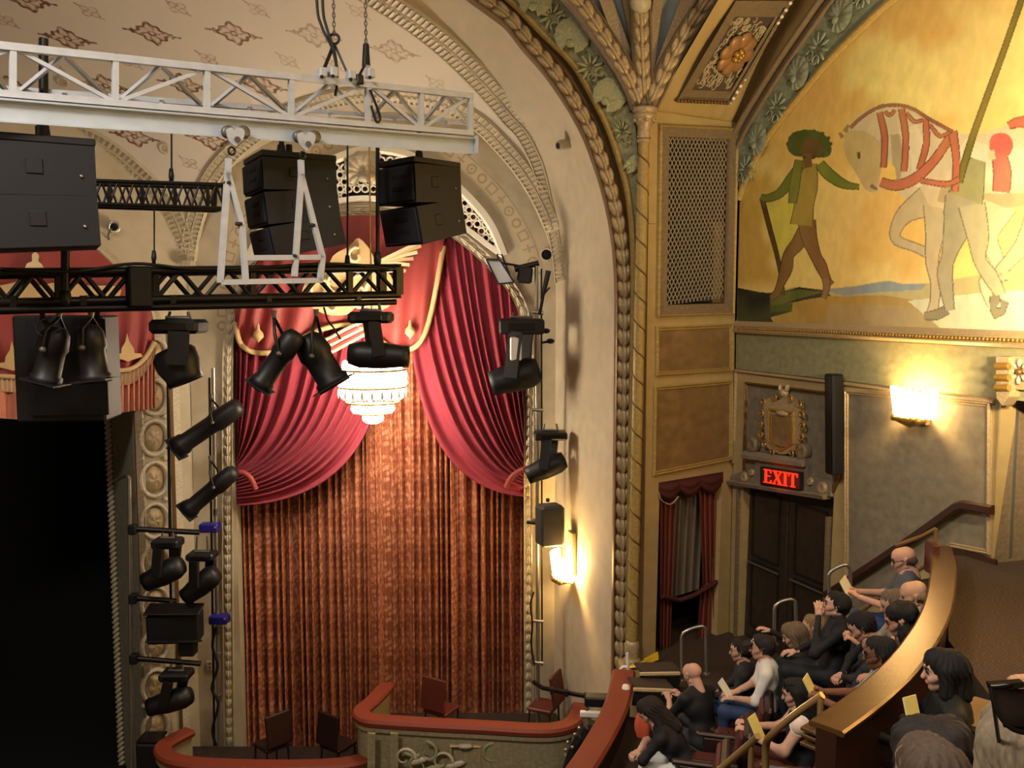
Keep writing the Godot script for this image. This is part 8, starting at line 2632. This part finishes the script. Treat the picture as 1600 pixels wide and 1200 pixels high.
# ---------------------------------------------------------------- the scene
func _ready():
	# camera
	var cam := Camera3D.new()
	cam.name = "camera"; cam.position = CAM; cam.rotation_degrees = Vector3(PITCH, 0, 0)
	cam.fov = rad_to_deg(2 * atan(600.0 / F)); cam.near = 0.1; cam.far = 120
	add_child(cam); cam.current = true
	# sky: the house is closed, nothing of it comes in
	var we := WorldEnvironment.new(); we.name = "environment"
	var env := Environment.new()
	env.background_mode = Environment.BG_COLOR; env.background_color = Color(0, 0, 0)
	env.tonemap_mode = Environment.TONE_MAPPER_LINEAR
	env.tonemap_exposure = 1.0
	env.sdfgi_enabled = true; env.ssao_enabled = true; env.ssil_enabled = true
	we.environment = env; add_child(we)
	# unseen house lights added in the main ceiling to light the vault
	added_house_light(Vector3(-4.5, 15.4, -2.0), 105.0)
	added_house_light(Vector3(2.6, 15.4, -2.0), 24.0)
	planes()
	materials()
	build_shell()
	build_vault_and_walls()
	build_proscenium()
	build_arch_and_pier()
	build_right_wall()
	build_box_bay()
	build_curtains()
	build_boxes()
	build_chandelier()
	build_stage_valance()
	build_rigging()
	build_booms()
	build_seating()
	build_people()
func added_house_light(p: Vector3, e: float):
	var l := AreaLight3D.new()
	l.name = "added_house_light"; add_child(l, true)
	l.area_size = Vector2(2.2, 2.2); l.light_color = Color(1.0, 0.95, 0.89); l.light_energy = e
	l.position = p - Vector3(0, 0.06, 0); l.rotation_degrees = Vector3(-90, 0, 0)
	l.shadow_enabled = true; l.area_range = 60; l.area_attenuation = 2
func build_shell():
	# main ceiling, back and side of the house, stalls floor
	var st := mk()
	box(st, Vector3(-4, 15.75, -2.8), Vector3(24, 0.3, 18.8))
	struct(obj("ceiling_house", st, M.ceiling_house), "plain main ceiling above the seats", "ceiling")
	for p in [Vector3(-4.5, 15.52, -2.0), Vector3(2.6, 15.52, -2.0)]:
		st = mk()
		lathe(st, p, Vector3.DOWN, [Vector2(0, 0.05), Vector2(1.1, 0.04), Vector2(1.15, 0.0)], 28)
		var d := obj("added_ceiling_light", st, M.added_house_glow)  # glowing dish added to go with the unseen area light
		tag(d, "added unseen round house light above the stalls" if p.x < 0 else "added unseen round house light above the balcony", "ceiling light")
		st = mk()
		lathe(st, p, Vector3.DOWN, [Vector2(1.12, -0.08), Vector2(1.12, 0.06), Vector2(1.3, 0.08), Vector2(1.35, -0.08)], 28)
		obj("rim", st, M.gilt, d)
	st = mk()
	box(st, Vector3(-4, 7.9, 6.7), Vector3(24, 16, 0.3))
	struct(obj("wall_back", st, M.ceiling_house), "back wall of the house", "wall")
	st = mk()
	box(st, Vector3(-15.8, 7.9, -2), Vector3(0.3, 16, 18))
	box(st, Vector3(-13.5, 7.9, -10.6), Vector3(4.5, 16, 0.3))
	struct(obj("wall_left", st, M.ceiling_house), "far side wall of the house", "wall")
	st = mk()
	box(st, Vector3(-4, -0.15, -6), Vector3(24, 0.3, 26))
	struct(obj("floor_stalls", st, M.carpet), "carpeted stalls floor below the balcony", "floor")
	# spandrel closing the bay to the ceiling, right of the great arch
	st = mk()
	prism(st, [at(780, -60, 12.25), at(1008, 165, 12.25), at(1080, 165, 12.25), at(1250, -230, 12.25), at(700, -230, 12.25)], Vector3(0, 0, 1), 0.2)
	struct(obj("wall_spandrel", st, M.ochre), "plaster spandrel behind the fan ribs", "wall")
